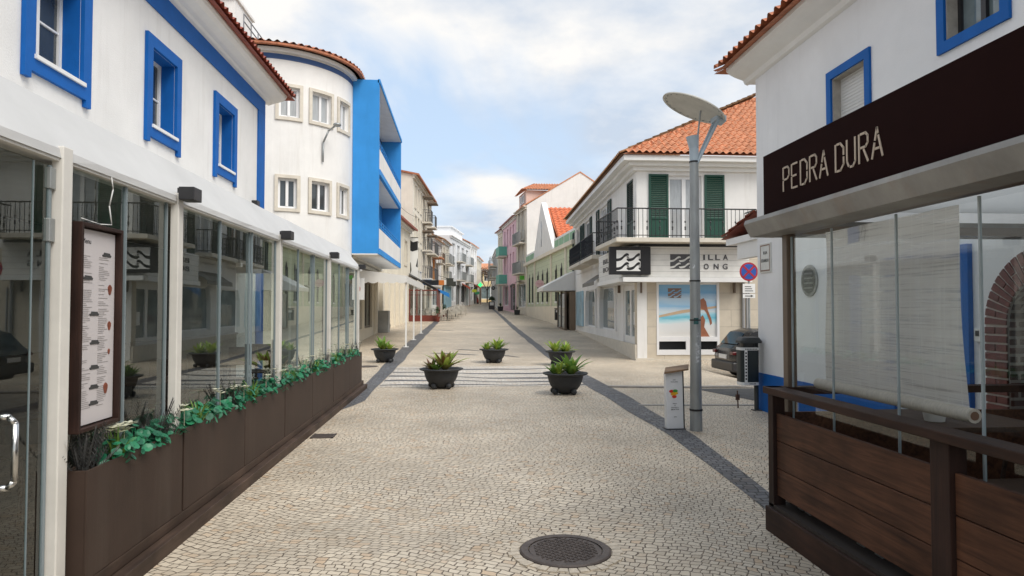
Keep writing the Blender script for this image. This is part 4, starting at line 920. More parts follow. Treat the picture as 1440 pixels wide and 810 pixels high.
# ================================================================== far houses, generic maker
def far_house(name, label, p0, p1, ztop, mat, floors, cols, wz=1.5, ww=1.0, depth=9, zb=-.4, fmat=None, pane=None, first=3.2, ground='shops', surr=None, skip=(), roofmat=None, roofh=0, over=.35, gmat=None, wbar=1, balc=(), balcmat=None, bd=.7, cat='building', margin=.6, gable_side=False):
    F = Face(p0, p1); L_ = F.L; c_ = F.at(L_/2, 0, -depth/2); base = gz((p0[0]+p1[0])/2, (p0[1]+p1[1])/2)
    h = thing(name, label, cat, (c_.x, c_.y, base)); ops = []; kinds = []
    fh = (ztop-.5-(base+first))/max(1, floors-1) if floors > 1 else 0
    for f in range(1, floors):
        z = base+first+(f-1)*fh+.75*(fh/3.0)
        for k in range(cols):
            if (f, k) in skip: continue
            uc = margin+(L_-2*margin)*(k+.5)/cols
            zz = z-(.65*(fh/3.0) if (f, k) in balc else 0)
            ops.append((uc-ww/2, uc+ww/2, zz, z+wz)); kinds.append((f, k))
    gops = []
    if ground == 'shops':
        gc = max(1, int(L_/3.2))
        for k in range(gc):
            a = L_*k/gc+.35; b = L_*(k+1)/gc-.35; gops.append((a, b, base+.1 if k % 2 else base+.55, base+min(2.6, first-.5)))
    elif ground: gops = list(ground)
    shell(h, F, 0, L_, zb, ztop, ops+gops, depth, mat)
    for (o, kk) in zip(ops, kinds): window(h, F, *o, rec=.18, fw=.07, mull=1, bars=wbar if wz > 1.2 else 0, fmat=fmat, pane=pane or (PANE if random.random() < .7 else PANE_C), surr=surr, sw=.11)
    for i, o in enumerate(gops): window(h, F, *o, rec=.2, fw=.08, mull=1, fmat=[FRAME, BRONZE, BLACKM][i % 3], pane=PANE_S, name='shop_window')
    for (f, k) in balc:
        uc = margin+(L_-2*margin)*(k+.5)/cols; z = base+first+(f-1)*fh+.75*(fh/3.0)-.65*(fh/3.0)
        m = MB(); m.fbox(F, uc-ww/2-.4, uc+ww/2+.4, z-.14, z-.02, .002, bd); m.build('balcony_slab', SURR, h)
        railing(h, F, uc-ww/2-.38, uc+ww/2+.38, z-.02, .95, bd-.04, balcmat or BLACKM, step=.14, r=.012, ends=bd-.06, name='balcony_railing')
    m = MB(); m.fbox(F, -.05, L_+.05, ztop-.28, ztop-.1, .002, .12); m.fbox(F, -.1, L_+.1, ztop-.1, ztop, .002, .26); m.build('cornice', TRIM if mat != CREAM else SURR, h)
    if roofmat:
        a, b = F.at(-.15, ztop+.03, over), F.at(L_+.15, ztop+.03, over); r0_, r1_ = F.at(-.15, ztop+.03+roofh, -depth/2), F.at(L_+.15, ztop+.03+roofh, -depth/2)
        slab_roof(h, [a, b, r1_, r0_], roofmat, .12); slab_roof(h, [r0_, r1_, F.at(L_+.15, ztop, -depth-.2), F.at(-.15, ztop, -depth-.2)], roofmat, .12)
        for u in (0.0, L_-.2):
            m = MB(); P = [F.at(u, ztop, -.05), F.at(u, ztop+roofh-.1, -depth/2), F.at(u, ztop, -depth+.05)]; Q = [p+F.u*.2 for p in P]
            k = len(m.v); m.v += [tuple(p) for p in P+Q]; m.f += [(k, k+1, k+2), (k+5, k+4, k+3)]; m.fm += [0, 0]
            m.build('gable', mat, h)
    return h, F, base
# L3 low cream building with pilasters behind the canopy
h3, F3, b3 = far_house('pilastered_house', 'cream low building with wall pilasters behind the canopy and terrace', (-4.35, 33.05), (-3.5, 46.4), 6.9, CREAM2, 2, 4, roofmat=TILE_D, roofh=1.2, ground=[(9.5, 11, .8, 2.9)], surr=SURR, over=.5)
m = MB()
for k in range(7): u = .35+k*1.75; m.fbox(F3, u, u+.45, -.2, 3.3, .003, .2); m.fbox(F3, u-.06, u+.51, 3.3, 3.5, .003, .27)
m.build('pilaster_row', CREAM2, h3)
bn = thing('hanging_banner', 'tall white banner with black shapes hung above the restaurant terrace', 'banner', (-3, 46.6, 4))
YB = 46.6; za, zb_ = atY(582, 390, YB).z, atY(582, 335, YB).z
FBn = Face((atY(572, 360, YB).x, YB), (atY(588, 360, YB).x, YB-.01)); W_ = FBn.L; H_ = zb_-za
m = MB(); m.fbox(FBn, 0, W_, za, zb_, -.04, 0); m.build('sheet', TRIM, bn)
m = MB(); m.fpoly(FBn, [(0.04*W_, za+.72*H_), (.5*W_, za+.66*H_), (.97*W_, za+.70*H_), (.97*W_, za+.93*H_), (.55*W_, za+.90*H_), (.04*W_, za+.99*H_)], .002, .006); m.build('black_shape', BLK, bn)
m = MB(); m.fpoly(FBn, [(.02*W_, za+.02*H_), (.25*W_, za+.02*H_), (.42*W_, za+.18*H_), (.36*W_, za+.36*H_), (.15*W_, za+.5*H_), (.02*W_, za+.48*H_)], .002, .006); m.build('black_shape', BLK, bn)
m = MB(); m.fpoly(FBn, [(.8*W_, za+.28*H_), (.97*W_, za+.25*H_), (.97*W_, za+.5*H_)], .002, .006); m.build('black_shape', BLK, bn)
m = MB(); m.box(-4.2, FBn.at(W_, 0).x, YB+.05, YB+.09, zb_+.02, zb_+.07); m.build('bracket', BLACKM, bn)
h4, F4, b4 = far_house('cream_apartment_building', 'tall cream apartment building with stacked balconies beyond the blue tower on the left', (-3.46, 48), (-2.70, 60.5), 11.0, CREAM, 4, 7, ww=.8, wz=1.6, roofmat=TILE, roofh=1.0, balc=[(1, 3), (1, 5), (2, 3), (2, 5), (3, 3), (3, 5), (1, 6), (2, 6)], balcmat=pm('thin_iron', (.10, .10, .10), .6), bd=.7, first=2.9, over=.45, surr=SURR)
for k in (3, 5):
    for z in (7.6, 10.3): m = MB(); uc = .6+(F4.L-1.2)*(k+.5)/7; m.fbox(F4, uc-.75, uc+.75, z, z+.1, .002, .8); m.build('balcony_hood', pm('hood_brown', (.20, .15, .11), .7), h4)
h5, F5, b5 = far_house('gabled_house', 'white house with weathered brown roof and chimney beyond the cream apartments', (-2.66, 61), (-2.05, 67.0), 7.9, WHITE, 3, 3, roofmat=TILE_B, roofh=1.7, depth=6, balc=[(2, 1)], balcmat=BRONZE, wz=1.2, ww=.8, first=2.8)
m = MB(); m.box(-4.4, -3.8, 66.4, 67.0, 8.5, 10.6); m.box(-4.48, -3.72, 66.3, 67.1, 10.6, 10.72); m.build('chimney', WHITE, h5)
m = MB(); m.tube((-4.1, 66.7, 10.6), (-4.1, 66.7, 11.9), .025, n=5); m.tube((-4.5, 66.7, 11.6), (-3.7, 66.7, 11.6), .018, n=5); m.build('antenna', BLACKM, h5)
h5b, F5b, b5b = far_house('narrow_house', 'narrow pale house with stacked balconies beside the modern white building on the left', (-2.0, 67.3), (-1.40, 73.5), 8.4, CREAM2, 3, 2, roofmat=TILE_B, roofh=1.4, depth=6, balc=[(1, 0), (2, 1), (2, 0)], balcmat=GALV, wz=1.2, first=2.8)
m = MB(); m.fbox(F5, .3, 1.3, 4.2, 6.0, .02, .04); m.build('painted_strip', pm('orange_paint', (.62, .24, .04), .7), h5)
m = MB(); m.fbox(F5, -.2, 2.2, 6.1, 6.2, .0, .8); m.build('lean_roof', TILE_O, h5)
h6, F6, b6 = far_house('modern_white_building', 'white flat roofed modern building with large windows in the middle distance on the left', (-1.30, 74.5), (.95, 88), 9.6, WHITE2, 3, 4, ww=1.9, wz=1.4, balc=[(1, 1), (2, 1), (1, 3), (2, 3)], balcmat=GALV, pane=PANE_C, wbar=0, first=3.0)
m = MB(); m.fbox(F6, 5, 13.3, 9.6, 11.1, -5, -.9); m.fbox(F6, 4.8, 13.5, 11.1, 11.2, -5.2, -.7); m.build('penthouse', WHITE2, h6)
h7, F7, b7 = far_house('red_roofed_house', 'slender white house with small red roof beyond the modern white building', (1.02, 88.6), (2.0, 95), 10.0, WHITE, 4, 3, roofmat=TILE_O, roofh=1.0, depth=3.2, wz=1.1, ww=.8, first=2.8)
h8, F8, b8 = far_house('beige_house', 'beige house with shopfronts near the far left end of the street', (2.05, 95.2), (2.9, 104), 8.8, CREAM2, 3, 3, depth=5, roofmat=TILE_O, roofh=.8, wz=1.2)
h9, F9, b9 = far_house('yellow_end_building', 'yellow building with orange tiled roof closing the far end of the street', (1.6, 110), (7.5, 110), 8.0, YELLOW, 3, 4, roofmat=TILE_O, roofh=1.1, depth=8, zb=0, wz=1.2)
# tree in front of the end building
tr = thing('street_tree', 'bare brownish tree in front of the yellow building at the end of the street', 'tree', (3.75, 103, 2.45))
m = MB(); rr = random.Random(5); tips = []
def branch(p, d, L_, r, lv):
    q_ = p+d*L_; m.tube(p, q_, r, r*.7, n=5, caps=False)
    if lv == 0: tips.append(q_); return
    for k in range(3):
        nd_ = (d+Vector((rr.uniform(-.8, .8), rr.uniform(-.8, .8), rr.uniform(-.1, .5)))).normalized(); branch(q_, nd_, L_*.72, r*.62, lv-1)
branch(Vector((3.75, 103, 2.4)), Vector((0, 0, 1)), 1.9, .11, 4); m.build('trunk', BARK, tr)
m = MB()
for t_ in tips:
    for k in range(14):
        c_ = t_+Vector((rr.gauss(0, .22), rr.gauss(0, .22), rr.gauss(0, .2))); round_leaf(m, c_, .065, Vector((rr.uniform(-1, 1), rr.uniform(-1, 1), rr.uniform(-1, 1))+Vector((.01, 0, 0)) if False else (rr.uniform(-1, 1)+.01, rr.uniform(-1, 1), rr.uniform(-1, 1))))
m.build('crown', TWIG, tr)
# ================================================================== CORNER SHOP on the right
XS = 5.33; YS = 20.6
GZ = 3.35                      # first floor level
sh_ = thing('corner_shop_building', 'white two storey corner shop with black balconies, green shutters and orange tiled roof', 'shop', (8, 26, 0))
FF = Face((XS, YS), (9.6, YS)); FR = Face((5.93, 35.4), (XS, YS))
def uY(y): return FR.L-(y-YS)*1.0008
# front openings
pu0, pu1 = FF.pu(923), FF.pu(1011); pz0, pz1 = FF.pz(960, 499), FF.pz(960, 397)
du0, du1 = FF.pu(940), FF.pu(988); dz0 = GZ+.22; dz1 = FF.pz(965, 247)
m = MB(); m.fwall(FF, 0, FF.L, -.7, GZ-.02, [(pu0, pu1, pz0, pz1)], .3)
# side ground floor: white with two flared display windows, a door
def yR(px): return FR.pu(px, 450)
w1 = (yR(845), yR(867)); w2 = (yR(825), yR(839)); dd = (yR(876), yR(895))
zA, zB2 = .80, 2.42
m.build('stone_wall', LIME, sh_)
m = MB(); m.fwall(FR, 0, FR.L, -.4, GZ-.02, [(w1[0], w1[1], zA, zB2), (w2[0], w2[1], zA, zB2), (dd[0], dd[1], .05, 2.35)], .3)
m.fwall(FF, 0, FF.L, GZ, 6.15, [(du0, du1, dz0, dz1)], .3)
uA = (yR(858), yR(858)); sw_ = [(FR.pu(887, 300), FR.pu(883, 300)), ]
side_w = [(FR.pu(881, 300), FR.pu(890.5, 300), dz0, dz1)]+[(FR.pu(a_, 320)+.25, FR.pu(b_, 320)-.25, dz0, dz1-.05) for a_, b_ in ((842, 858), (821, 832), (807, 818))]
m.fwall(FR, 0, FR.L, GZ, 6.15, side_w, .3)
m.box(5.9, 9.58, 35.1, 35.4, 0, 6.1); m.box(9.3, 9.58, YS+.31, 35.09, 0, 6.1); m.box(XS+.65, 9.3, YS+.05, 35, GZ-.018, GZ-.002)
m.build('wall', WHITE, sh_)
m = MB(); m.fbox(FR, 0, FR.L-.02, -.38, .5, .003, .06); m.fbox(FF, -.06, pu0-.1, -.6, .09, .003, .06); m.fbox(FF, pu0-.1, FF.L, -.6, .06, .003, .05); m.build('plinth', SURR, sh_)
# flared jambs and arched heads of the display windows
for a, b in (w1, w2):
    fl_ = .28
    m = MB(); m.fpoly(FR, [(a-.05, zA), (a+.05, zA), (a+fl_*.2, zB2-.45), (a+fl_, zB2), (a-.05, zB2)], -.1, .07); m.build('arched_frame', TRIM, sh_)
    m = MB(); m.fpoly(FR, [(b-.05, zA), (b+.05, zA), (b+.05, zB2), (b-fl_, zB2), (b-fl_*.25, zB2-.45)], -.1, .07); m.build('arched_frame', TRIM, sh_)
for a, b in (w1, w2): window(sh_, FR, a, b, zA, zB2, rec=.12, fw=.05, mull=0, pane=PANE_S, name='display_window')
door2 = window(sh_, FR, dd[0], dd[1], .05, 2.35, rec=.1, fw=.16, mull=1, pane=PANE_S, name='shop_door')
m = MB(); m.fbox(FR, dd[0]+.16, dd[1]-.16, .21, .72, -.09, -.04); m.fbox(FR, dd[1]-.55, dd[1]-.3, 1.1, 1.5, -.04, -.03); m.build('kick_panel', TRIM, door2)
# poster window
pw = MB(); fw = .07
pw.fbox(FF, pu0, pu0+fw, pz0, pz1, -.1, .02); pw.fbox(FF, pu1-fw, pu1, pz0, pz1, -.1, .02); pw.fbox(FF, pu0+fw, pu1-fw, pz0, pz0+.16, -.1, .02); pw.fbox(FF, pu0+fw, pu1-fw, pz1-fw, pz1, -.1, .02)
zm0, zm1 = FF.pz(960, 480), FF.pz(960, 474.5); pw.fbox(FF, pu0+fw, pu1-fw, zm0, zm0+.14, -.1, .02); uc = (pu0+pu1)/2-.0; pw.fbox(FF, uc-.07, uc+.07, pz0+.16, zm0, -.1, .02)
posw = pw.build('poster_window', FRAME, sh_)
m = MB(); m.fbox(FF, pu0+fw, uc-.07, pz0+.16, zm0, -.08, -.03); m.fbox(FF, uc+.07, pu1-fw, pz0+.16, zm0, -.08, -.03); m.build('black_pane', DARKGLASS, posw)
# the beach poster: sky, sea, sand, a plank carried by a walking figure
A0, A1, B0, B1 = pu0+fw, pu1-fw, zm0+.14, pz1-fw; PW, PH = A1-A0, B1-B0
pmat = newmat('poster_picture'); t = pmat.node_tree; n = t.nodes; L = t.links
o_ = n.new('ShaderNodeOutputMaterial'); p_ = n.new('ShaderNodeBsdfPrincipled'); p_.inputs['Roughness'].default_value = .15; L.new(p_.outputs[0], o_.inputs[0])
g_ = n.new('ShaderNodeNewGeometry'); sp = n.new('ShaderNodeSeparateXYZ'); L.new(g_.outputs['Position'], sp.inputs[0])
nz = n.new('ShaderNodeTexNoise'); mp = n.new('ShaderNodeMapping'); mp.inputs['Scale'].default_value = (1.1, 1, 4.5); L.new(g_.outputs['Position'], mp.inputs[0]); L.new(mp.outputs[0], nz.inputs['Vector']); nz.inputs['Scale'].default_value = 1.1; nz.inputs['Detail'].default_value = 5
mr = n.new('ShaderNodeMapRange'); mr.inputs[1].default_value = B0; mr.inputs[2].default_value = B1; L.new(sp.outputs[2], mr.inputs[0])
ad_ = n.new('ShaderNodeMath'); ad_.operation = 'MULTIPLY_ADD'; L.new(nz.outputs['Fac'], ad_.inputs[0]); ad_.inputs[1].default_value = .16; L.new(mr.outputs[0], ad_.inputs[2])
cr = n.new('ShaderNodeValToRGB'); L.new(ad_.outputs[0], cr.inputs[0]); cr.color_ramp.elements[0].position = 0; cr.color_ramp.elements[0].color = (.70, .66, .60, 1)
for pos, c_ in ((.32, (.74, .76, .76)), (.37, (.55, .75, .78)), (.44, (.16, .52, .66)), (.50, (.35, .66, .78)), (.56, (.66, .74, .78)), (.68, (.30, .55, .78)), (.80, (.55, .70, .82)), (.92, (.18, .42, .70))):
    e = cr.color_ramp.elements.new(pos); e.color = (*c_, 1)
cr.color_ramp.elements[-1].color = (.25, .5, .75, 1); L.new(cr.outputs[0], p_.inputs['Base Color'])
m = MB(); m.fquad(FF, A0, A1, B0, B1, -.05); post = m.build('poster', pmat, posw)
SKIN = pm('printed_skin', (.33, .13, .07), .4, .25, 5); SAND = pm('printed_wood', (.58, .42, .28), .4)
def up_px(*pts): return [FF.hit(x, y) for x, y in pts]
m = MB(); m.fpoly(FF, up_px((925, 444), (960, 436), (1009, 430), (1009, 433), (960, 440.5), (925, 447)), -.049, -.046); m.build('printed_plank', SAND, post)
m = MB(); m.fpoly(FF, up_px((986, 434), (984, 428), (986, 421), (990, 419), (993.5, 424), (996, 436), (1001, 448), (1002, 455), (999.5, 457.5), (998, 450), (994, 440), (991, 436)), -.046, -.042)
m.build('printed_figure', SKIN, post)
m = MB(); m.fpoly(FF, up_px((985, 474), (985, 447), (989, 443), (992.5, 450), (991, 460), (999, 474)), -.046, -.042); m.build('printed_figure', SKIN, post)
u_, z_ = FF.hit(940, 419); wave_logo(FF, u_, z_, .42, .30, -.047, pm('printed_brown', (.25, .16, .12), .4), post, 'printed_emblem', .003)
# fascia with lettering
zf0, zf1 = FF.pz(980, 391), FF.pz(980, 349)
m = MB(); ue = FF.pu(1046); m.fbox(FF, .0, ue, zf0+.0, zf1, .004, .42); m.fbox(FR, FR.L-3.9, FR.L+.42, zf0, zf1, .004, .55); fas = m.build('fascia', BOARDW, sh_)
m = MB(); m.fbox(FF, -.55, ue+.05, zf0-.14, zf0-.004, .004, .52); m.fbox(FR, FR.L-3.9, FR.L+.40, zf0-.14, zf0-.004, .004, .62); m.build('fascia_ledge', TRIM, sh_)
m = MB(); m.fbox(FF, .0, ue, zf1+.003, zf1+.07, .3, .40); m.build('gutter_strip', BLACKM, sh_)
bp0, bp1 = FF.hit(857, 386, .56), FF.hit(915, 347, .56); m = MB(); m.fbox(FF, bp0[0], bp1[0], bp0[1], bp1[1], .44, .56); bpn = m.build('black_sign_panel', BLK, sh_, bevel=.01)
u0_, z0_ = FF.hit(867, 381, .57); u1_, z1_ = FF.hit(900.5, 352, .57); wave_logo(FF, u0_, z0_, u1_-u0_, z1_-z0_, .562, TRIM, bpn, 'wave_emblem', .01)
CH = pm('charcoal_letter', (.07, .07, .075), .5)
u0_, z0_ = FF.hit(942.5, 378, .42); u1_, z1_ = FF.hit(971, 357.5, .42); wave_logo(FF, u0_, z0_, u1_-u0_, z1_-z0_, .422, CH, fas, 'wave_emblem', .01)
for word, x0, x1, yb, yt in (('BILLA', 979, 1023.5, 365.5, 358), ('BONG', 979, 1022, 378.5, 371)):
    cs = [x0+(x1-x0)*i/(len(word)-1) for i in range(len(word))] if word == 'BILLA' else [980.5, 993, 1007, 1019.5]
    if word == 'BILLA': cs = [980.5, 990, 999, 1009, 1020]
    for cch, cx_ in zip(word, cs):
        ua, zb_ = FF.hit(cx_-3.4, yb, .42); ub, zt_ = FF.hit(cx_+3.4, yt, .42)
        if cch == 'I': ua += .05; ub -= .05
        text('sign_letter', cch, FF, ua, zb_, zt_-zb_, CH, fas, .422, .015, width=(ub-ua), bold=.015)
for i, z_ in enumerate((zf0+.58, zf0+.3)):
    text('side_letter', ['BILLA', 'BONG'][i], FR, FR.L-2.9, z_, .16, CH, fas, .552, .01, width=2.2, bold=.015)
m = MB(); m.fbox(FR, FR.L-3.0, FR.L-.9, zf0+.12, zf0+.2, .552, .556)
# upper openings
frw = window(sh_, FF, du0+.0, du1, dz0, dz1, rec=.16, fw=.10, mull=1, pane=PANE_C, name='balcony_door')
def shutter(F, a, b, z0, z1, d=.004, par=sh_, mat=GREENP, ang=0):
    m = MB(); t_ = .045; f_ = .06
    m.fbox(F, a, a+f_, z0, z1, d, d+t_); m.fbox(F, b-f_, b, z0, z1, d, d+t_); m.fbox(F, a+f_, b-f_, z1-f_, z1, d, d+t_); m.fbox(F, a+f_, b-f_, z0, z0+f_, d, d+t_)
    zm = z0+(z1-z0)*.36; m.fbox(F, a+f_, b-f_, zm, zm+f_, d, d+t_); m.fbox(F, a+f_, b-f_, z0+f_, zm, d, d+t_*.5)
    k = 22
    for i in range(k):
        z = zm+f_+(z1-f_-zm-f_)*i/k; h_ = (z1-f_-zm-f_)/k
        m.hexa([F.at(a+f_, z, d+t_*.9), F.at(b-f_, z, d+t_*.9), F.at(b-f_, z+.006, d+t_*.85), F.at(a+f_, z+.006, d+t_*.85), F.at(a+f_, z+h_*.95, d+.004), F.at(b-f_, z+h_*.95, d+.004), F.at(b-f_, z+h_*.95+.006, d), F.at(a+f_, z+h_*.95+.006, d)])
    return m.build('shutter', mat, par)
shutter(FF, FF.pu(913), FF.pu(940.5), dz0, dz1+.03); shutter(FF, FF.pu(991.5), FF.pu(1019.5), dz0, dz1+.03)
GD = pm('dark_shutter', (.012, .045, .038), .5)
for i, (a, b, c_, d_) in enumerate(side_w):
    window(sh_, FR, a, b, c_, d_, rec=.14, fw=.08, mull=1, pane=PANE_C if i == 1 else PANE, name='balcony_door')
    if i == 0: shutter(FR, a, b, c_, d_, -.06, mat=GD)
    else:
        w_ = .62 if i == 1 else .45
        shutter(FR, a-w_, a, c_, d_, .02, mat=GD); shutter(FR, b, b+w_, c_, d_, .02, mat=GD)
# cornice, soffit, roof
m = MB()
for d0, d1, z0, z1 in ((.0, .12, 5.83, 5.95), (.0, .30, 5.95, 6.06), (.0, .5, 6.06, 6.22)):
    m.fbox(FF, -d1, FF.L, z0, z1-.004, .004, d1); m.fbox(FR, -.3, FR.L-.0, z0, z1-.004, .004, d1)
m.build('cornice', TRIM, sh_)
ZE = 6.24
apx = (XS+6.8, YS+5.6, ZE+3.9)
tiled_roof(sh_, (XS-.55, YS-.58, ZE), (16.5, YS-.58, ZE), apx, (16.5, apx[1], apx[2]), TILE_O, .21, .36, .05)
tiled_roof(sh_, (5.36, 35.8, ZE), (XS-.60, YS-.55, ZE), (apx[0], 35.8, apx[2]), apx, TILE_B, .21, .36, .05)
# corner balcony and two side balconies
zb = GZ+.05
def balcony_slab(pts, z0, z1):
    m = MB(); k = len(m.v); n_ = len(pts); m.v += [(x, y, z0) for x, y in pts]+[(x, y, z1) for x, y in pts]; m.f.append(tuple(k+i for i in reversed(range(n_)))); m.f.append(tuple(k+n_+i for i in range(n_)))
    for i in range(n_): j = (i+1) % n_; m.f.append((k+i, k+j, k+n_+j, k+n_+i))
    m.fm = [0]*len(m.f); return m.build('balcony_slab', SURR, sh_, bevel=.01)
bx = 4.48; by = YS-.95; bend = FF.pu(1048)+XS
zt = zf1+.09
balcony_slab([(XS-.004, 22.9), (bx, 22.9), (bx, by), (bend, by), (bend, YS-.004), (XS-.004, YS-.004)], zt, zt+.13)
def iron_rail(segs, z, h=.86):
    m = MB(); mk = MB()
    for (xa, ya), (xb, yb) in segs:
        a, b = Vector((xa, ya, 0)), Vector((xb, yb, 0)); L_ = (b-a).length; n_ = max(1, int(L_/.125)); d = (b-a)/L_
        m.tube(a+Vector((0, 0, z+h)), b+Vector((0, 0, z+h)), .02, n=6); m.tube(a+Vector((0, 0, z+.07)), b+Vector((0, 0, z+.07)), .012, n=6); m.tube(a+Vector((0, 0, z+h-.1)), b+Vector((0, 0, z+h-.1)), .008, n=4) if False else None
        for i in range(n_+1):
            p = a+d*(L_*i/n_); m.tube(p+Vector((0, 0, z)), p+Vector((0, 0, z+h)), .009, n=5, caps=False)
            if i % 3 == 1:
                for q_ in (.30, .36, .55): m.ball(p+Vector((0, 0, z+h*q_)), .026, 6, 4, 1.5)
    return m.build('balcony_railing', BLACKM, sh_)
zr = zt+.13
iron_rail([((bx+.04, 22.87), (bx+.04, by+.04)), ((bx+.04, by+.04), (bend-.03, by+.04)), ((bend-.03, by+.04), (bend-.03, YS-.1)), ((XS-.05, 22.87), (bx+.04, 22.87))], zr)
for (pa, pb) in ((816.5, 833), (800, 815)):
    ua, ub = FR.pu(pa, 350, .6), FR.pu(pb, 350, .6); q_ = [FR.at(ub, 0, .003), FR.at(ua, 0, .003), FR.at(ua, 0, .62), FR.at(ub, 0, .62)]; q_ = [(p.x, p.y) for p in q_][::-1]
    balcony_slab([(q_[1][0], q_[1][1]), (q_[0][0], q_[0][1]), (q_[3][0], q_[3][1]), (q_[2][0], q_[2][1])], zt-.05, zt+.1)
    A_, B_, C_, D_ = [FR.at(u, 0, d) for u, d in ((ua+.03, .03), (ua+.03, .58), (ub-.03, .58), (ub-.03, .03))]
    iron_rail([((A_.x, A_.y), (B_.x, B_.y)), ((B_.x, B_.y), (C_.x, C_.y)), ((C_.x, C_.y), (D_.x, D_.y))], zt+.1, .84)
# small dark awning over the second display window, brackets, downpipe
m = MB(); m.q(FR.at(uY(28.4), 3.0, .02), FR.at(uY(25.2), 3.0, .02), FR.at(uY(25.2), 2.62, .62), FR.at(uY(28.4), 2.62, .62)); m.q(FR.at(uY(28.4), 2.62, .62), FR.at(uY(25.2), 2.62, .62), FR.at(uY(25.2), 2.48, .62), FR.at(uY(28.4), 2.48, .62)); m.build('awning', pm('old_awning', (.20, .19, .17), .8, .3, 4), sh_)
m = MB(); 
x_, z_ = FF.hit(1046, 400); p = FF.at(FF.pu(1044), 0, .06); m.tube((p.x, p.y, .0), (p.x, p.y, 2.5), .045, n=10); p2 = FF.at(FF.pu(1049), 0, .06); m.tube((p2.x, p2.y, .0), (p2.x, p2.y, 2.2), .03, n=10)
m.build('downpipe', pm('pipe_grey', (.33, .33, .33), .5), sh_, sm=True)
m = MB()
for px in (901, 1032): u_, z_ = FF.hit(px, 412); m.fbox(FF, u_-.02, u_+.02, z_, z_+.34, .003, .1)
for px in (872.5,): u_, z_ = FR.hit(px, 412); m.fbox(FR, u_-.02, u_+.02, z_, z_+.34, .003, .1)
m.build('wall_fitting', BRONZE, sh_)
# poster board on the far end of the side wall
m = MB(); a, b = yR(812), yR(821); m.fbox(FR, a, b, .75, 2.45, .01, .07); bd_ = m.build('side_poster', pm('pale_blue_poster', (.35, .55, .66), .3, .4, 1.5), sh_)
# neighbour wing right of the shop, half hidden by the bin
nb_ = thing('white_side_building', 'white wall with vertical pipes right of the corner shop, behind the no stopping sign', 'building', (13, 24, 0))
FN2 = Face((9.62, 21.3), (16, 21.3)); shell(nb_, FN2, 0, FN2.L, -.8, 6.1, [(.5, 1.5, .3, 2.3), (2.6, 4.0, 3.9, 5.4)], 8, WHITE); window(nb_, FN2, .5, 1.5, .3, 2.3, pane=PANE_C, fmat=TRIM, name='door'); window(nb_, FN2, 2.6, 4.0, 3.9, 5.4)
# doormat
g_ = G(867, 501); m = MB(); m.box(3.9, 5.2, g_.y-.7, g_.y+.45, .001, .028); tag(m.build('doormat', pm('grey_blue_mat', (.13, .16, .19), .9, .2, 20), bevel=.008), 'grey blue doormat on the paving before the white shop door', 'doormat')
# ================================================================== white fixed awning and passage beside the shop
aw = thing('awning_shop', 'low shopfront with sloping white awning and brown posts beyond the corner shop', 'shopfront', (5.5, 38, .5))
m = MB()
ya, yb = 35.5, 38.5
P = [(5.92, 3.60), (5.92, 2.55), (4.22, 2.53), (4.22, 2.72)]
for y in (ya, yb): m.q(*[(x, y, z) for x, z in (P if y == ya else P[::-1])])
m.q((4.22, ya, 2.72), (5.92, ya, 3.60), (5.92, yb, 3.60), (4.22, yb, 2.72)); m.q((4.22, ya, 2.53), (4.22, ya, 2.72), (4.22, yb, 2.72), (4.22, yb, 2.53)); m.q((4.22, yb, 2.53), (5.92, yb, 2.55), (5.92, ya, 2.55), (4.22, ya, 2.53))
m.build('awning', FABRIC, aw)
for x, y in ((5.35, 35.6), (5.35, 37.0), (5.35, 38.3)):
    m = MB(); m.box(x, x+.1, y, y+.1, .3, 2.53); m.build('post', BRONZE, aw)
m = MB(); m.box(5.39, 5.41, 35.71, 36.99, .6, 2.4); m.build('glass_panel', PANE_S, aw)
m = MB(); m.box(5.39, 5.41, 37.11, 38.29, .6, 2.4); m.build('glass_panel', PANE_S, aw)
m = MB(); m.box(5.34, 5.46, 35.5, 38.4, .3, .59); m.build('sill', BRONZE, aw)
m = MB(); m.box(5.6, 5.90, 35.45, 38.4, 0, 2.5); m.build('wall', pm('brown_wall', (.22, .16, .11), .8), aw)
# ================================================================== green boarded building with pointed gable
gb = thing('green_boarded_building', 'pale green boarded building with white pointed gable and bright red roof', 'building', (9, 46, .8))
PG0, PG1 = (5.2, 55.9), (5.98, 36.0)
FG = Face(PG0, PG1)
def yG(px): return FG.pu(px, 420)
slots = [745, 749.5, 757, 763.5, 770, 782.5, 790]
ops = []
for px in slots:
    u = yG(px); ops.append((max(.2, u-.19), max(.2, u-.19)+.38, 2.05, 4.0))
shell(gb, FG, 0, FG.L, -.1, 5.1, ops, 8, GREENT)
for o in ops:
    window(gb, FG, *o, rec=.0, fw=.05, mull=0, bars=2, pane=PANE, fmat=BLACKM, name='slot_window')
    m = MB(); m.fpoly(FG, [(o[0], o[3]), (o[1], o[3]), ((o[0]+o[1])/2, o[3]+.3)], .002, .02); m.build('window_point', BLACKM, gb)
    m = MB(); m.fbox(FG, o[0]-.05, o[1]+.05, o[2]-.12, o[2], .002, .08); m.build('window_sill', TRIM, gb)
m = MB(); m.fbox(FG, -.02, FG.L, -.08, 1.75, .003, .07); m.build('plinth', CREAM2, gb)
m = MB(); m.fbox(FG, -.05, FG.L+.03, 5.05, 5.28, .003, .2)
for px in (741.5, 753, 776, 797):
    u = yG(px); m.fbox(FG, max(0, u-.13), max(.26, u+.13), 1.76, 5.05, .003, .1)
m.build('cornice', CREAM2, gb)
gu0, gu1, ga = yG(751), yG(779), yG(762.5)
MINT = pm('mint_panel', (.26, .46, .29), .6)
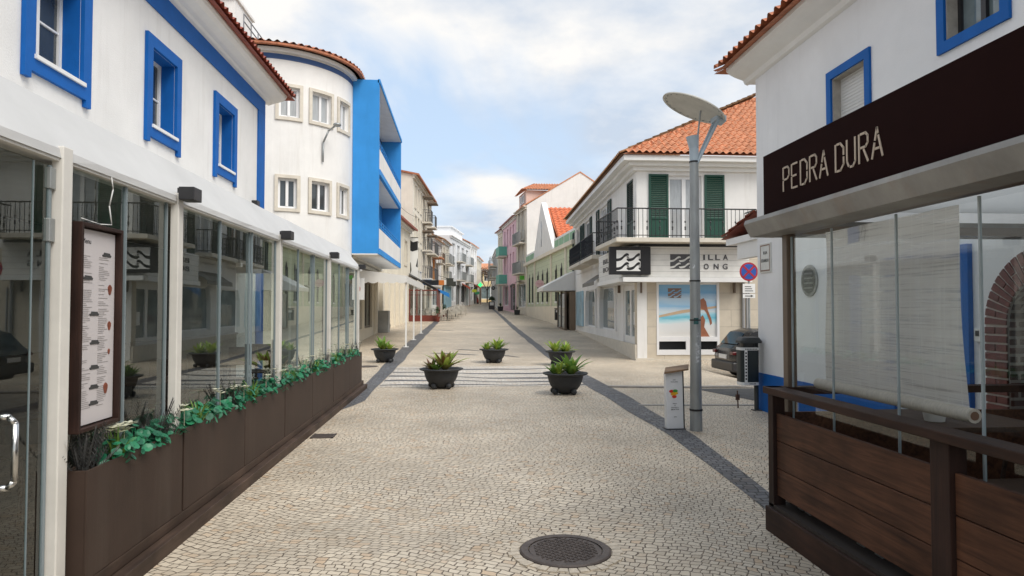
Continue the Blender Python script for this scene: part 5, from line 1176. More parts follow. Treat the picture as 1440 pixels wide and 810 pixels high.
def parapet(F, u0, u1, n_):
    m = MB(); m.fbox(F, u0, u1, 5.28, 5.95, -.2, -.02); m.build('parapet', TRIM, gb)
    for k in range(n_): a = u0+(u1-u0)*k/n_+.12; b = u0+(u1-u0)*(k+1)/n_-.12; m = MB(); m.fbox(F, a, b, 5.38, 5.80, -.018, .0); m.build('green_panel', MINT, gb)
parapet(FG, 0, gu0-.02, 2); parapet(FG, gu1+.02, FG.L, 4); parapet(Face(PG1, (12, 36.0)), .02, 5, 3)
m = MB(); m.fpoly(FG, [(gu0, 5.28), (gu1, 5.28), (ga+.35, 8.75), (ga, 9.0), (ga-.3, 8.8)], -.3, .05); m.build('gable', WHITE, gb)
m = MB(); m.fbox(FG, ga-.12, ga+.12, 5.9, 7.3, .052, .07); m.fpoly(FG, [(ga-.12, 7.3), (ga+.12, 7.3), (ga, 7.7)], .052, .07); m.build('slot_window', PANE, gb)
pr = FG.at(ga, 0, -.35); pe = FG.at(gu1+.2, 0, -.35); pf = FG.at(gu0-.2, 0, -.35)
RT = pm('bright_red_tile', (.66, .18, .075), .7, .35, 4, .3, 60)
tiled_roof(gb, (pe.x, pe.y, 5.7), (pe.x+6, pe.y, 5.7), (pr.x, pr.y, 8.62), (pe.x+6, pr.y, 8.62), RT, .3, .4, .05)
slab_roof(gb, [(pr.x, pr.y, 8.62), (pr.x+6, pr.y, 8.62), (pr.x+6, pf.y, 5.7), (pf.x, pf.y, 5.7)], RT)
# ================================================================== tall cream house with white gable wall facing the camera
hc, Fc, bc = far_house('gable_walled_house', 'tall cream fronted house with a huge white gable end wall and attic tower', (4.78, 60.4), (5.28, 56.1), 10.1, CREAM, 3, 2, ww=1.0, wz=2.2, depth=8.1, balc=[(1, 0), (1, 1), (2, 0), (2, 1)], first=3.4, bd=.5, surr=SURR, balcmat=GALV)
FE = Face((5.30, 56.02), (13.6, 56.02))
m = MB(); m.fpoly(FE, [(0, 4.2), (8.3, 4.2), (8.3, 10.4), (4.45, 12.95), (0, 10.15)], -.25, 0); m.build('gable_wall', WHITE, hc)
slab_roof(hc, [(4.55, 60.4, 10.1), (4.95, 55.98, 10.1), (9.75, 55.98, 13.0), (9.75, 60.4, 13.0)], TILE_O, .1)
slab_roof(hc, [(9.75, 55.98, 13.0), (14.0, 55.98, 10.2), (14.0, 60.4, 10.2), (9.75, 60.4, 13.0)], TILE_O, .1)
FT = Face((4.98, 59.8), (5.28, 56.4))
m = MB(); m.fbox(FT, 0, FT.L, 10.12, 11.45, -3, 0); m.build('attic_tower', ROSE, hc)
window(hc, FT, .8, 1.6, 10.5, 11.2, rec=-.03, fw=.08, mull=1); window(hc, FT, 2.0, 2.8, 10.5, 11.2, rec=-.03, fw=.08, mull=1)
tiled_roof(hc, (4.9, 56.15, 11.45), (8.5, 56.15, 11.45), (6.2, 58, 12.25), (8.3, 58, 12.25), TILE_O, .22, .4, .05)
tiled_roof(hc, (4.65, 60.1, 11.45), (4.9, 56.15, 11.45), (6.2, 58.1, 12.25), (6.2, 58, 12.25), TILE_O, .22, .4, .05)
MB_ = pm('mint_balcony', (.13, .45, .36), .5)
hp, Fp, bp_ = far_house('pink_house', 'pink three storey house with mint green balconies on the right side of the street', (4.12, 69.6), (4.75, 60.6), 9.85, PINK, 3, 4, ww=.9, wz=1.8, roofmat=TILE_D, roofh=1.3, depth=7, first=3.0, over=.4)
for z in (4.0, 6.75):
    ua, ub = Fp.L-8.2, Fp.L-5.8
    m = MB(); m.fbox(Fp, ua, ub, z-.14, z, .002, .8); m.build('balcony_slab', SURR, hp)
    m = MB(); m.fbox(Fp, ua, ub, z+.02, z+.9, .76, .8); m.fbox(Fp, ub-.04, ub, z+.02, z+.9, .01, .755); m.fbox(Fp, ua, ua+.04, z+.02, z+.9, .01, .755); m.build('balcony_panel', MB_, hp)
hn, Fn_, bn_ = far_house('slim_cream_house', 'slim cream house with brown roof edge just beyond the pink house', (3.8, 73.0), (4.1, 69.8), 9.7, CREAM2, 3, 2, roofmat=TILE_D, roofh=1.0, depth=6, ww=.7, margin=.3)
hw_, Fw_, bw_ = far_house('balconied_white_building', 'white building with rounded balconies beyond the slim cream house', (4.0, 89), (3.75, 73.3), 8.0, WHITE, 3, 5, ww=1.5, wz=1.3, balc=[(1, 4), (2, 4), (1, 2), (2, 2)], balcmat=GALV, bd=.8, depth=6)
hx_, Fx_, bx_ = far_house('distant_white_house', 'low white house at the far right end of the street', (4.5, 106), (4.05, 89.4), 7.0, WHITE2, 3, 5, depth=6, wz=1.2)
# ================================================================== RIGHT HOUSE
XR = 4.7
FRH = Face((XR, 10.6), (XR, -4))
def yr_(y): return 10.6-y
rh = thing('blue_based_house', 'white house with blue painted base and blue window frames behind the dark restaurant sign', 'house', (XR+3, 4, 0))
wa = (yr_(8.33), yr_(7.60), 3.82, 4.52); wb = (yr_(6.27), yr_(5.58), 4.2, 5.05); wc = (yr_(3.2), yr_(2.4), 4.2, 5.05)
dr_ = (yr_(7.1), yr_(6.12), .02, 2.08); ar = (yr_(5.58), yr_(4.72), .02, 1.45)
m = MB(); m.fwall(FRH, 0, FRH.L, -.3, 5.50, [wa, wb, wc, dr_, (ar[0], ar[1], .02, 1.88)], .3)
m.box(XR+.31, XR+7, 10.3, 10.6, -.6, 5.5); m.box(XR+.31, XR+7, -4, -3.7, 0, 5.5)
# arch haunches filling the square head of the opening
c_, R_ = (ar[0]+ar[1])/2, (ar[1]-ar[0])/2
for s_ in (-1, 1):
    pts = [(c_+s_*R_*cos(t), 1.45+R_*sin(t)) for t in [pi/2*i/8 for i in range(9)]]
    P = [(c_+s_*R_, 1.88)]+(pts if s_ < 0 else pts[::1]); P = P if s_ < 0 else P[::-1]
    m.fpoly(FRH, P if s_ > 0 else P, -.29, -.001)
m.build('wall', WHITE2, rh)
m = MB()
seg = [(0.0, dr_[0]-.14), (dr_[1]+.14, ar[0]-.24), (ar[1]+.24, FRH.L)]
for a, b in seg: m.fbox(FRH, a, b, -.3, .59, .002, .012)
m.box(XR+.0, XR+7, 10.602, 10.612, -.6, .59); m.build('painted_base', BLUE, rh)
for i, (a, b, z0, z1) in enumerate((wa, wb, wc)):
    m = MB(); sw = .105
    m.fbox(FRH, a-sw, a, z0-sw, z1+sw, .002, .03); m.fbox(FRH, b, b+sw, z0-sw, z1+sw, .002, .03); m.fbox(FRH, a, b, z1, z1+sw, .002, .03); m.fbox(FRH, a, b, z0-sw, z0, .002, .03); m.build('window_surround', BLUE, rh)
    m = MB(); m.fbox(FRH, a, a+.012, z0, z1, -.22, -.0); m.fbox(FRH, b-.012, b, z0, z1, -.22, -.0); m.fbox(FRH, a+.012, b-.012, z1-.012, z1, -.22, 0); m.build('stone_reveal', pm('worn_stone', (.42, .39, .34), .8, .25, 8, streak=.5), rh)
    if i == 0:
        m = MB(); k = 17
        for j in range(k): z = z0+(z1-z0)*j/k; m.fbox(FRH, a+.015, b-.015, z+.003, z+(z1-z0)/k-.002, -.12, -.10); 
        m.fbox(FRH, a+.014, b-.014, z0, z1, -.135, -.121); m.build('roller_shutter', pm('shutter_white', (.66, .66, .64), .5, .06, 5), rh)
    else:
        o = window(rh, FRH, a, b, z0, z1, rec=.16, fw=.05, mull=1, fmat=BLACKM, pane=PANE_S if i == 1 else PANE)
        m = MB(); m.fbox(FRH, a+.10, a+.34, z0+.03, z1-.03, -.16, -.155); m.fbox(FRH, a+.42, a+.54, z0+.03, z1-.03, -.16, -.155); m.build('curtain', pm('pale_net_curtain', (.55, .56, .56), .8, .1, 20), o)
# blue door frame, door
m = MB(); m.fbox(FRH, dr_[0]-.13, dr_[0], .0, 2.2, .002, .05); m.fbox(FRH, dr_[1], dr_[1]+.13, .0, 2.2, .002, .05); m.fbox(FRH, dr_[0], dr_[1], 2.08, 2.2, .002, .05); m.build('door_surround', BLUE, rh)
m = MB(); m.fbox(FRH, dr_[0]+.01, dr_[1]-.01, .03, 2.07, -.16, -.1); d_ = m.build('door', pm('pale_door', (.45, .50, .55), .5), rh); m = MB(); p = FRH.at(dr_[1]-.12, 1.0, -.08); m.ball(p, .03); m.build('handle', STEEL, d_, sm='all')
# brick surround of the arch
BR = pm('dark_red_brick', (.15, .038, .032), .6, .45, 16, .3, 60); MO = pm('pale_mortar', (.55, .50, .46), .85)
m = MB(); bk = MB(); ro = R_+.24
m.fbox(FRH, c_-ro, c_-R_, .0, 1.449, .002, .02); m.fbox(FRH, c_+R_, c_+ro, .0, 1.449, .002, .02)
k = 24
for i in range(k):
    t0, t1 = pi*i/k, pi*(i+1)/k; P = [(c_+R_*cos(t0), 1.45+R_*sin(t0)), (c_+ro*cos(t0), 1.45+ro*sin(t0)), (c_+ro*cos(t1), 1.45+ro*sin(t1)), (c_+R_*cos(t1), 1.45+R_*sin(t1))]; m.fpoly(FRH, P, .002, .02)
k = 26
for i in range(k):
    t0, t1 = pi*(i+.10)/k, pi*(i+.86)/k
    rs = [(R_-.0, ro)] if i % 2 else [(R_, R_+.115), (R_+.13, ro)]
    for ra, rb_ in rs: bk.fpoly(FRH, [(c_+ra*cos(t0), 1.45+ra*sin(t0)), (c_+rb_*cos(t0), 1.45+rb_*sin(t0)), (c_+rb_*cos(t1), 1.45+rb_*sin(t1)), (c_+ra*cos(t1), 1.45+ra*sin(t1))], .01, .032)
for s_ in (-1, 1):
    for j in range(19):
        z = .02+j*.0755
        rs = [(R_, ro)] if j % 2 else [(R_, R_+.115), (R_+.13, ro)]
        for ra, rb_ in rs:
            a, b = sorted((c_+s_*ra, c_+s_*rb_)); bk.fbox(FRH, a, b, z, z+.058, .01, .032)
    a, b = sorted((c_+s_*R_, c_+s_*(R_-.004))); 
mo = m.build('arch_surround', MO, rh); bo = bk.build('bricks', BR, mo); bo['kind'] = 'stuff'
BRW = blockmat('brick_reveal', (.09, .03, .027), (.4, .36, .33), .22, .075, .014, .7, .3)
m = MB(); m.fbox(FRH, c_-R_-.3, c_+R_+.3, .02, 2.0, -1.2, -1.1); m.fbox(FRH, c_-R_+.003, c_-R_+.012, .02, 1.45, -1.09, .004); m.fbox(FRH, c_+R_-.012, c_+R_-.003, .02, 1.45, -1.09, .004)
for i in range(16):
    t0, t1 = pi*i/16, pi*(i+1)/16; r_ = R_-.006; m.q(FRH.at(c_+r_*cos(t0), 1.45+r_*sin(t0), .004), FRH.at(c_+r_*cos(t1), 1.45+r_*sin(t1), .004), FRH.at(c_+r_*cos(t1), 1.45+r_*sin(t1), -1.09), FRH.at(c_+r_*cos(t0), 1.45+r_*sin(t0), -1.09))
m.fbox(FRH, c_-R_-.3, c_-R_, .02, 2.0, -1.095, -.31); m.fbox(FRH, c_+R_, c_+R_+.3, .02, 2.0, -1.095, -.31); m.build('arch_recess', BRW, rh)
# plaque, switch box, street name tile
pq = FRH.at(yr_(8.95), 1.98); m = MB(); k = 28; rr_ = .215
m.fpoly(FRH, [(yr_(8.95)+rr_*cos(2*pi*i/k), 1.98+rr_*sin(2*pi*i/k)) for i in range(k)], .002, .02); pl_ = tag(m.build('round_plaque', pm('grey_plaque', (.28, .28, .26), .6, .4, 18)), 'round grey stone plaque on the white wall behind the first right glass pane', 'plaque')
m = MB(); m.fpoly(FRH, [(yr_(8.95)+rr_*.8*cos(2*pi*i/k), 1.98+rr_*.8*sin(2*pi*i/k)) for i in range(k)], .021, .026); ORG[pl_.name] = Vector((0, 0, 0)); pr_ = m.build('relief', pm('plaque_dark', (.12, .12, .11), .7, .7, 22), pl_)
m = MB()
for j in range(4): m.fbox(FRH, yr_(8.95)-.11, yr_(8.95)+.11, 1.87+j*.065, 1.89+j*.065, .027, .03)
m.build('relief_line', MATS['grey_plaque'], pr_)['kind'] = 'stuff'
m = MB(); m.fbox(FRH, yr_(5.95), yr_(5.87), 1.30, 1.42, .002, .03); sb_ = tag(m.build('wall_switch', TRIM, bevel=.004), 'small white wall switch beside the brick arch', 'switch'); ORG[sb_.name] = Vector((0, 0, 0)); m = MB(); m.fbox(FRH, yr_(5.93), yr_(5.89), 1.35, 1.40, .031, .036); m.build('button', INK, sb_)
st = thing('street_name_tile', 'small tiled street name panel at the corner of the white house', 'street sign', FRH.at(yr_(10.3), 2.4))
m = MB(); m.fbox(FRH, yr_(10.47), yr_(10.10), 2.16, 2.61, .002, .02); m.build('panel', pm('glazed_white_tile', (.70, .70, .66), .25, .1, 12), st)
m = MB(); u0, u1, z0, z1 = yr_(10.45), yr_(10.12), 2.18, 2.59
for (a, b, c, d) in ((u0, u1, z0, z0+.02), (u0, u1, z1-.02, z1), (u0, u0+.016, z0+.02, z1-.02), (u1-.016, u1, z0+.02, z1-.02)): m.fbox(FRH, a, b, c, d, .021, .023)
m.build('border', pm('ochre_border', (.25, .15, .10), .5, .6, 60), st)
text('lettering', 'RUA', FRH, u0+.11, 2.44, .05, INK, st, .021, .002); text('lettering', 'EDUARDO', FRH, u0+.04, 2.32, .05, INK, st, .021, .002, width=.25)
# eaves
m = MB()
prof = [(0.0, 5.28), (.05, 5.30), (.08, 5.36), (.22, 5.41), (.30, 5.45), (.36, 5.50), (.36, 5.56), (0, 5.56)]
for (d0, z0), (d1, z1) in zip(prof, prof[1:]): m.q(FRH.at(-.3, z0, d0+.003), FRH.at(FRH.L, z0, d0+.003), FRH.at(FRH.L, z1, d1+.003), FRH.at(-.3, z1, d1+.003))
m.q(*[FRH.at(-.3, z, d+.003) for d, z in prof]); m.box(XR, XR+6, 10.6, 10.9, 5.30, 5.555); m.build('cornice', TRIM, rh, sm=True)
tiled_roof(rh, (XR-.52, 11.0, 5.53), (XR-.52, -4, 5.53), (XR+3.4, 7.2, 6.9), (XR+3.4, -4, 6.9), TILE, .2, .36, .05)
tiled_roof(rh, (XR+7, 11.05, 5.53), (XR-.52, 11.05, 5.53), (XR+3.5, 7.2, 6.9), (XR+3.4, 7.2, 6.9), TILE, .2, .36, .05)
# small tiled hood over the side door round the corner
hd = thing('tiled_door_hood', 'small red tiled hood with white bracket on the far corner of the white house', 'door hood', (5.4, 11.2, 2.9))
tiled_roof(hd, (6.6, 12.05, 2.86), (4.66, 12.05, 2.86), (6.6, 10.62, 3.16), (4.66, 10.62, 3.16), TILE_D, .17, .33, .045)
m = MB(); m.box(4.70, 6.55, 10.62, 11.9, 2.72, 2.83); m.box(4.74, 4.86, 10.62, 11.5, 2.45, 2.72); m.build('bracket', TRIM, hd)
# ================================================================== RIGHT ENCLOSURE
re_ = thing('wooden_terrace_enclosure', 'restaurant terrace with stained wood panels, glass and dark brown sign on the right', 'restaurant terrace', (3.3, 2.5, 0))
X0, YE, YN = 2.2, 4.88, -1.0
m = MB(); m.box(X0, XR-.02, YN, YE, -.05, .175); m.build('base', WOODR, re_, bevel=.008)
m = MB(); m.box(X0+.02, XR-.02, YN, YE-.02, .176, .2); m.build('deck', pm('dark_deck', (.03, .022, .018), .7), re_)
posts_r = [(YE-.10, YE-.02), (3.0, 3.13), (.9, 1.03)]
for a, b in posts_r:
    m = MB(); m.box(X0+.02, X0+.11, a, b, .178, 1.0); m.build('post', WOODV, re_, bevel=.004)
m = MB(); m.box(X0-.01, X0+.12, YN, YE, .985, 1.035); m.build('hand_rail', WOODR, re_, bevel=.006)
for a, b in ((3.13, YE-.10), (1.03, 3.0), (-.9, .9)):
    for j in range(3):
        m = MB(); z = .27+j*.195; m.box(X0+.045, X0+.075, a+.003, b-.003, z, z+.19); m.build('plank_panel', WOODP, re_, bevel=.004)
m = MB(); m.box(X0+.08, XR-.05, YE-.08, YE-.05, .27, .855); m.build('end_panel', WOODP, re_)
m = MB(); m.box(X0+.0, XR-.05, YE-.10, YE-.0, .985, 1.035); m.build('hand_rail', WOODR, re_)
GXR = X0+.15
m = MB(); m.box(GXR-.0, GXR+.07, YE-.07, YE+.0, .2, 2.14); m.build('corner_post', BRONZE, re_, bevel=.003)
m = MB(); m.box(XR-.12, XR-.04, YE-.07, YE+.0, .2, 2.14); m.build('corner_post', BRONZE, re_, bevel=.003)
js = [YE-.08, 4.26, 3.60, 2.99, 2.35, 1.7, 1.0, .3, -.4, -1.0]
for a, b in zip(js[1:], js):
    m = MB(); m.q((GXR+.03, b-.004, .2), (GXR+.03, a+.004, .2), (GXR+.03, a+.004, 2.14), (GXR+.03, b-.004, 2.14)); g1 = m.build('glass_pane', GLASS_R, re_)
    e = MB(); e.box(GXR+.024, GXR+.036, b-.012, b-.002, .22, 2.12); e.build('pane_edge', pm('pale_glass_edge', (.36, .42, .44), .2), g1)
for k in range(3):
    a = GXR+.08+(XR-.13-GXR-.08)*k/3; b = GXR+.08+(XR-.13-GXR-.08)*(k+1)/3-.01
    m = MB(); m.q((a, YE-.03, .2), (b, YE-.03, .2), (b, YE-.03, 2.14), (a, YE-.03, 2.14)); m.build('glass_pane', GLASS_R, re_)
m = MB()
for y in (4.62, 4.52, 3.9, 3.72, 3.3): m.box(GXR+.0, GXR+.028, y, y+.07, .2, .27)
m.build('pane_clamp', GALV, re_)['kind'] = 'stuff'
m = MB(); m.box(GXR-.01, GXR+.09, YN, YE+.02, 2.14, 2.2); m.box(GXR+.095, XR-.02, YE-.08, YE+.02, 2.14, 2.2); m.build('head_beam', BRONZE, re_)
# zinc gutter with slightly flared face
m = MB()
for (xa, za, xb, zb_) in ((X0-.06, 2.265, X0-.07, 2.235), (X0-.07, 2.235, X0-.02, 2.14), (X0-.02, 2.14, X0+.16, 2.138)):
    m.q((xa, YE+.16, za), (xa, YN, za), (xb, YN, zb_), (xb, YE+.16, zb_))
m.q((X0-.06, YE+.16, 2.265), (X0-.07, YE+.16, 2.235), (X0-.02, YE+.16, 2.14), (XR, YE+.16, 2.14), (XR, YE+.16, 2.265)); m.q((X0-.06, YE+.16, 2.265), (X0+.2, YE+.16, 2.265), (X0+.2, YN, 2.265), (X0-.06, YN, 2.265))
m.build('gutter', GUTTER, re_)
CANO = leafmat('translucent_canopy', (.8, .8, .78), (.8, .8, .78), .8)
[setattr(nn_.inputs[0], 'default_value', .65) for nn_ in CANO.node_tree.nodes if nn_.type == 'MIX_SHADER']
m = MB(); m.q((X0+.2, YN, 2.3), (XR-.02, YN, 2.3), (XR-.02, YE-.13, 2.3), (X0+.2, YE-.13, 2.3)); m.build('canopy_roof', CANO, re_)
m = MB(); m.box(X0-.0, X0+.08, YN, YE-.03, 2.27, 2.715); m.box(X0+.081, XR-.02, YE-.12, YE-.04, 2.335, 2.71); sgn = m.build('sign_board', SIGNB, re_, bevel=.004)
# stencil letters drawn as strokes with gaps
FSG = Face((X0, 4.9), (X0, 0))
STR = {
 'P': [[(0, 0), (0, .44)], [(0, .52), (0, 1)], [(.08, 1), (.38, 1), (.5, .88), (.5, .62), (.38, .5)], [(.1, .48), (.3, .48)]],
 'E': [[(0, 0), (0, .46)], [(0, .54), (0, 1)], [(.09, 1), (.45, 1)], [(.09, .5), (.38, .5)], [(.09, 0), (.45, 0)]],
 'D': [[(0, 0), (0, 1)], [(.1, 1), (.32, 1), (.52, .8), (.52, .55)], [(.52, .45), (.52, .2), (.32, 0), (.1, 0)]],
 'R': [[(0, 0), (0, 1)], [(.09, 1), (.38, 1), (.5, .88), (.5, .64), (.38, .52), (.1, .52)], [(.27, .44), (.5, 0)]],
 'A': [[(0, 0), (.14, .5)], [(.17, .6), (.28, 1), (.33, .82)], [(.35, .72), (.56, 0)], [(.17, .3), (.38, .3)]],
 'U': [[(0, 1), (0, .22), (.1, .05)], [(.2, 0), (.36, 0), (.5, .15), (.5, 1)]]}
def strokes(chs, F, u, z, h, w_, th, d, mat, par, gap):
    for c in chs:
        if c == ' ': u += gap*.5; continue
        m = MB()
        for st_ in STR[c]:
            for (a, b), (a2, b2) in zip(st_, st_[1:]):
                p1 = Vector((u+a*w_*2, z+b*h)); p2 = Vector((u+a2*w_*2, z+b2*h)); dd_ = (p2-p1).normalized(); n_ = Vector((-dd_.y, dd_.x))*th/2; e_ = dd_*th*.25
                m.fpoly(F, [tuple(p1-n_-e_), tuple(p2-n_+e_), tuple(p2+n_+e_), tuple(p1+n_-e_)], d, d+.004)
        m.build('letter', mat, par); u += gap
strokes('PEDRA DURA', FSG, 4.9-4.53, 2.405, .158, .082, .0125, .001, BEIGE, sgn, .120)
# blinds, furniture, vase inside
BLD = newmat('woven_blind'); t = BLD.node_tree; n = t.nodes; L = t.links
o_ = n.new('ShaderNodeOutputMaterial'); p_ = n.new('ShaderNodeBsdfPrincipled'); p_.inputs['Roughness'].default_value = .8; tr_ = n.new('ShaderNodeBsdfTranslucent'); tp = n.new('ShaderNodeBsdfTransparent'); ms = n.new('ShaderNodeMixShader'); ms2 = n.new('ShaderNodeMixShader')
g_ = n.new('ShaderNodeNewGeometry'); mp = n.new('ShaderNodeMapping'); mp.inputs['Scale'].default_value = (1, 2.5, 110); L.new(g_.outputs['Position'], mp.inputs[0]); nz = n.new('ShaderNodeTexNoise'); nz.inputs['Scale'].default_value = 1; nz.inputs['Detail'].default_value = 3; L.new(mp.outputs[0], nz.inputs['Vector'])
cr = n.new('ShaderNodeValToRGB'); cr.color_ramp.elements[0].position = .3; cr.color_ramp.elements[0].color = (.76, .72, .68, 1); cr.color_ramp.elements[1].position = .7; cr.color_ramp.elements[1].color = (.90, .87, .83, 1); L.new(nz.outputs['Fac'], cr.inputs[0])
sp_ = n.new('ShaderNodeSeparateXYZ'); L.new(g_.outputs['Position'], sp_.inputs[0]); wv = n.new('ShaderNodeMath'); wv.operation = 'MULTIPLY'; wv.inputs[1].default_value = 1/.095; L.new(sp_.outputs[1], wv.inputs[0]); fr = n.new('ShaderNodeMath'); fr.operation = 'FRACT'; L.new(wv.outputs[0], fr.inputs[0]); lt_ = n.new('ShaderNodeMath'); lt_.operation = 'LESS_THAN'; lt_.inputs[1].default_value = .09; L.new(fr.outputs[0], lt_.inputs[0])
mxx = n.new('ShaderNodeMix'); mxx.data_type = 'RGBA'; L.new(lt_.outputs[0], mxx.inputs[0]); L.new(cr.outputs[0], mxx.inputs[6]); mxx.inputs[7].default_value = (.88, .85, .80, 1)
L.new(mxx.outputs[2], p_.inputs['Base Color']); L.new(mxx.outputs[2], tr_.inputs[0]); ms.inputs[0].default_value = .45; L.new(p_.outputs[0], ms.inputs[1]); L.new(tr_.outputs[0], ms.inputs[2])
th_ = n.new('ShaderNodeMapRange'); th_.inputs[1].default_value = .35; th_.inputs[2].default_value = .45; th_.inputs[3].default_value = .3; th_.inputs[4].default_value = .05; L.new(nz.outputs['Fac'], th_.inputs[0]); L.new(th_.outputs[0], ms2.inputs[0]); L.new(ms.outputs[0], ms2.inputs[1]); L.new(tp.outputs[0], ms2.inputs[2]); L.new(ms2.outputs[0], o_.inputs[0])
bl = thing('woven_blind', 'long woven cane roller blind hanging half down behind the right glass panes', 'blind', (2.6, 4, 1.1))
m = MB(); nn = 24; ya, yb = 3.19, 4.50
for i in range(nn):
    for j in range(12):
        def bp_p(i, j):
            y = ya+(yb-ya)*i/nn; z = 1.10+(2.12-1.10)*j/12; lean = -.05*(1-j/12) if i == 0 else 0
            return (2.47+.006*sin(y*9)+.01*sin(z*5+y), y+(.05*(j/12) if i == 0 else 0), z)
        m.q(bp_p(i, j), bp_p(i, j+1), bp_p(i+1, j+1), bp_p(i+1, j))
m.build('cane_sheet', BLD, bl, sm='all')
m = MB(); m.tube((2.475, ya-.03, 1.08), (2.475, yb+.12, 1.08), .036, n=14); m.build('bottom_roll', pm('cane_roll', (.62, .56, .48), .7, .2, 30, stretch=(1, 4, 1)), bl, sm=True)
m = MB()
for y in (ya-.031, yb+.121): m.tube((2.475, y-.001, 1.08), (2.475, y+.001, 1.08), .022, n=12)
m.build('roll_core', pm('core_brown', (.2, .11, .07), .8), bl)['kind'] = 'stuff'
tl = [((3.05, 4.1), 'dark table with a white flower pot behind the right glass'), ((3.1, 2.75), 'dark table with papers nearest the camera behind the right glass')]
for (x, y), s_ in tl: cafe_table((x, y), s_, 'tables inside the right enclosure', z=.2, size=.36, h=.72)
ch2 = dup(ch, (3.05, 3.45, .2), pi, 'dark chair between the two tables behind the right glass', 'dark chairs inside the right enclosure')
dup(ch, (3.75, 4.1, .2), -pi/2, 'dark chair against the blue base behind the table with the flower pot', 'dark chairs inside the right enclosure')
dup(ch, (3.85, 2.8, .2), -pi/2, 'dark chair beyond the table with papers behind the right glass', 'dark chairs inside the right enclosure')
vs = thing('flower_pot', 'white tapered flower pot with a small dark plant on the table behind the right glass', 'flower pot', (2.86, 3.98, .92))
m = MB(); m.lathe((2.86, 3.98, .92), [(0, 0), (.055, 0), (.075, .13), (.07, .13), (.06, .11), (0, .11)], 18); m.build('pot', TRIM, vs, sm=True)
m = MB(); rr = random.Random(2)
for k in range(26): m.blade((2.86, 3.98, 1.03), rr.uniform(0, 6.28), rr.uniform(.08, .14), .03, rr.uniform(.5, 1.4), .5, 3)
m.build('leaves', BUSH, vs)
for i, (x, y, a) in enumerate([(2.9, 2.9, .3), (3.0, 2.55, -.4)]):
    m = MB(); c, s_ = cos(a), sin(a); q_ = [(-.14, -.1), (.14, -.1), (.14, .1), (-.14, .1)]; P = [(x+c*u-s_*v, y+s_*u+c*v) for u, v in q_]; m.hexa([(u, v, .921) for u, v in P]+[(u, v, .925) for u, v in P]); tag(m.build('paper_mat', pm('paper', (.5, .48, .45), .7)), ['pale paper mat lying on the table nearest the camera, farther of two', 'pale paper mat lying on the table nearest the camera, nearer of two'][i], 'table mat', 'paper mats on the near table')
bb = thing('black_partition', 'low black partition rail standing before the white wall inside the right enclosure', 'partition', (4.2, 3, .2))
m = MB(); m.box(4.2, 4.24, 1.0, 4.7, .2, .95); m.build('panel', pm('partition_black', (.012, .012, .014), .5), bb); m = MB(); m.box(4.17, 4.27, 1.0, 4.7, 1.08, 1.14); m.build('top_rail', BLACKM, bb)
for y in (1.2, 3.0, 4.6):
    m = MB(); m.box(4.2, 4.24, y, y+.05, .95, 1.08); m.build('baluster', BLACKM, bb)
# ================================================================== STREET LAMP
lx, ly = 3.07, 8.85
sl = thing('street_lamp', 'grey steel street lamp with a tilted round reflector disc, stickers on its pole', 'street lamp', (lx, ly, 0))
zt_ = atY(982, 228, ly).z
m = MB(); m.tube((lx, ly, 0), (lx, ly, .28), .082, .078, 20); m.tube((lx, ly, .28), (lx, ly, zt_), .076, .058, 20); m.build('pole', GALV, sl, sm=True)
m = MB(); m.tube((lx, ly, .26), (lx, ly, .285), .086, n=20)
for px_y in (396, 451): z = atY(982, px_y, ly).z; m.tube((lx, ly, z), (lx, ly, z+.018), .074, n=18)
z = zt_; m.tube((lx, ly, z-.01), (lx, ly, z+.012), .064, n=18); m.build('collar', BLACKM, sl)
zc = atY(982, 192, ly).z
m = MB(); m.tube((lx, ly, zt_), (lx, ly, zc-.16), .058, .062, 18); m.tube((lx, ly, zc-.16), (lx-.02, ly, zc), .062, .085, 18); m.build('pole_head', LAMPG, sl, sm=True)
dc = atY(976, 151, ly); ti = radians(24); R_d = .435
e0_, e1_ = Vector((cos(ti), 0, -sin(ti))), Vector((0, cos(radians(4)), sin(radians(4)))); nn_ = e0_.cross(e1_)
m = MB(); k = 48
prof_d = [(0, .05), (.2, .045), (.36, .025), (R_d, -.006), (R_d, -.02), (R_d-.03, -.02), (R_d-.035, -.008), (.2, .0), (0, .002)]
b_ = len(m.v)
for r_, h_ in prof_d:
    for i in range(k): t_ = 2*pi*i/k; m.v.append(tuple(dc+e0_*r_*cos(t_)+e1_*r_*sin(t_)+nn_*h_))
for j in range(len(prof_d)-1):
    for i in range(k): i2 = (i+1) % k; m.f.append((j*k+i, j*k+i2, (j+1)*k+i2, (j+1)*k+i)); m.fm.append(0)
disc = m.build('reflector_disc', pm('pale_grey_enamel', (.62, .61, .56), .55, .12, 5, streak=.3), sl, sm=True)
m = MB()
for i in range(22):
    t_ = 2*pi*i/22; p = dc+e0_*(R_d-.05)*cos(t_)+e1_*(R_d-.05)*sin(t_)-nn_*.012; m.ball(p, .009, 6, 4)
m.build('rivets', GALV, disc)['kind'] = 'stuff'
att = dc+e0_*(R_d*.80)
for dy_ in (-.1, .1):
    m = MB(); m.tube((lx+.03, ly+dy_*.35, zt_-.02), tuple(att+Vector((0, dy_, -.0))), .020, n=8); m.build('strut', LAMPG, sl, sm=True)
m = MB(); m.tube((lx+.05, ly, zc-.02), tuple(dc+e0_*.1-nn_*.005), .012, n=8); m.build('strut', GALV, sl, sm=True)
m = MB(); P = [att+Vector((-.05, -.13, .02)), att+Vector((.08, -.12, -.01)), att+Vector((.1, .12, -.01)), att+Vector((-.05, .13, .02))]; m.hexa([p-Vector((0, 0, .06)) for p in P]+[p+Vector((0, 0, .02)) for p in P]); m.build('bracket', LAMPG, sl, bevel=.01)
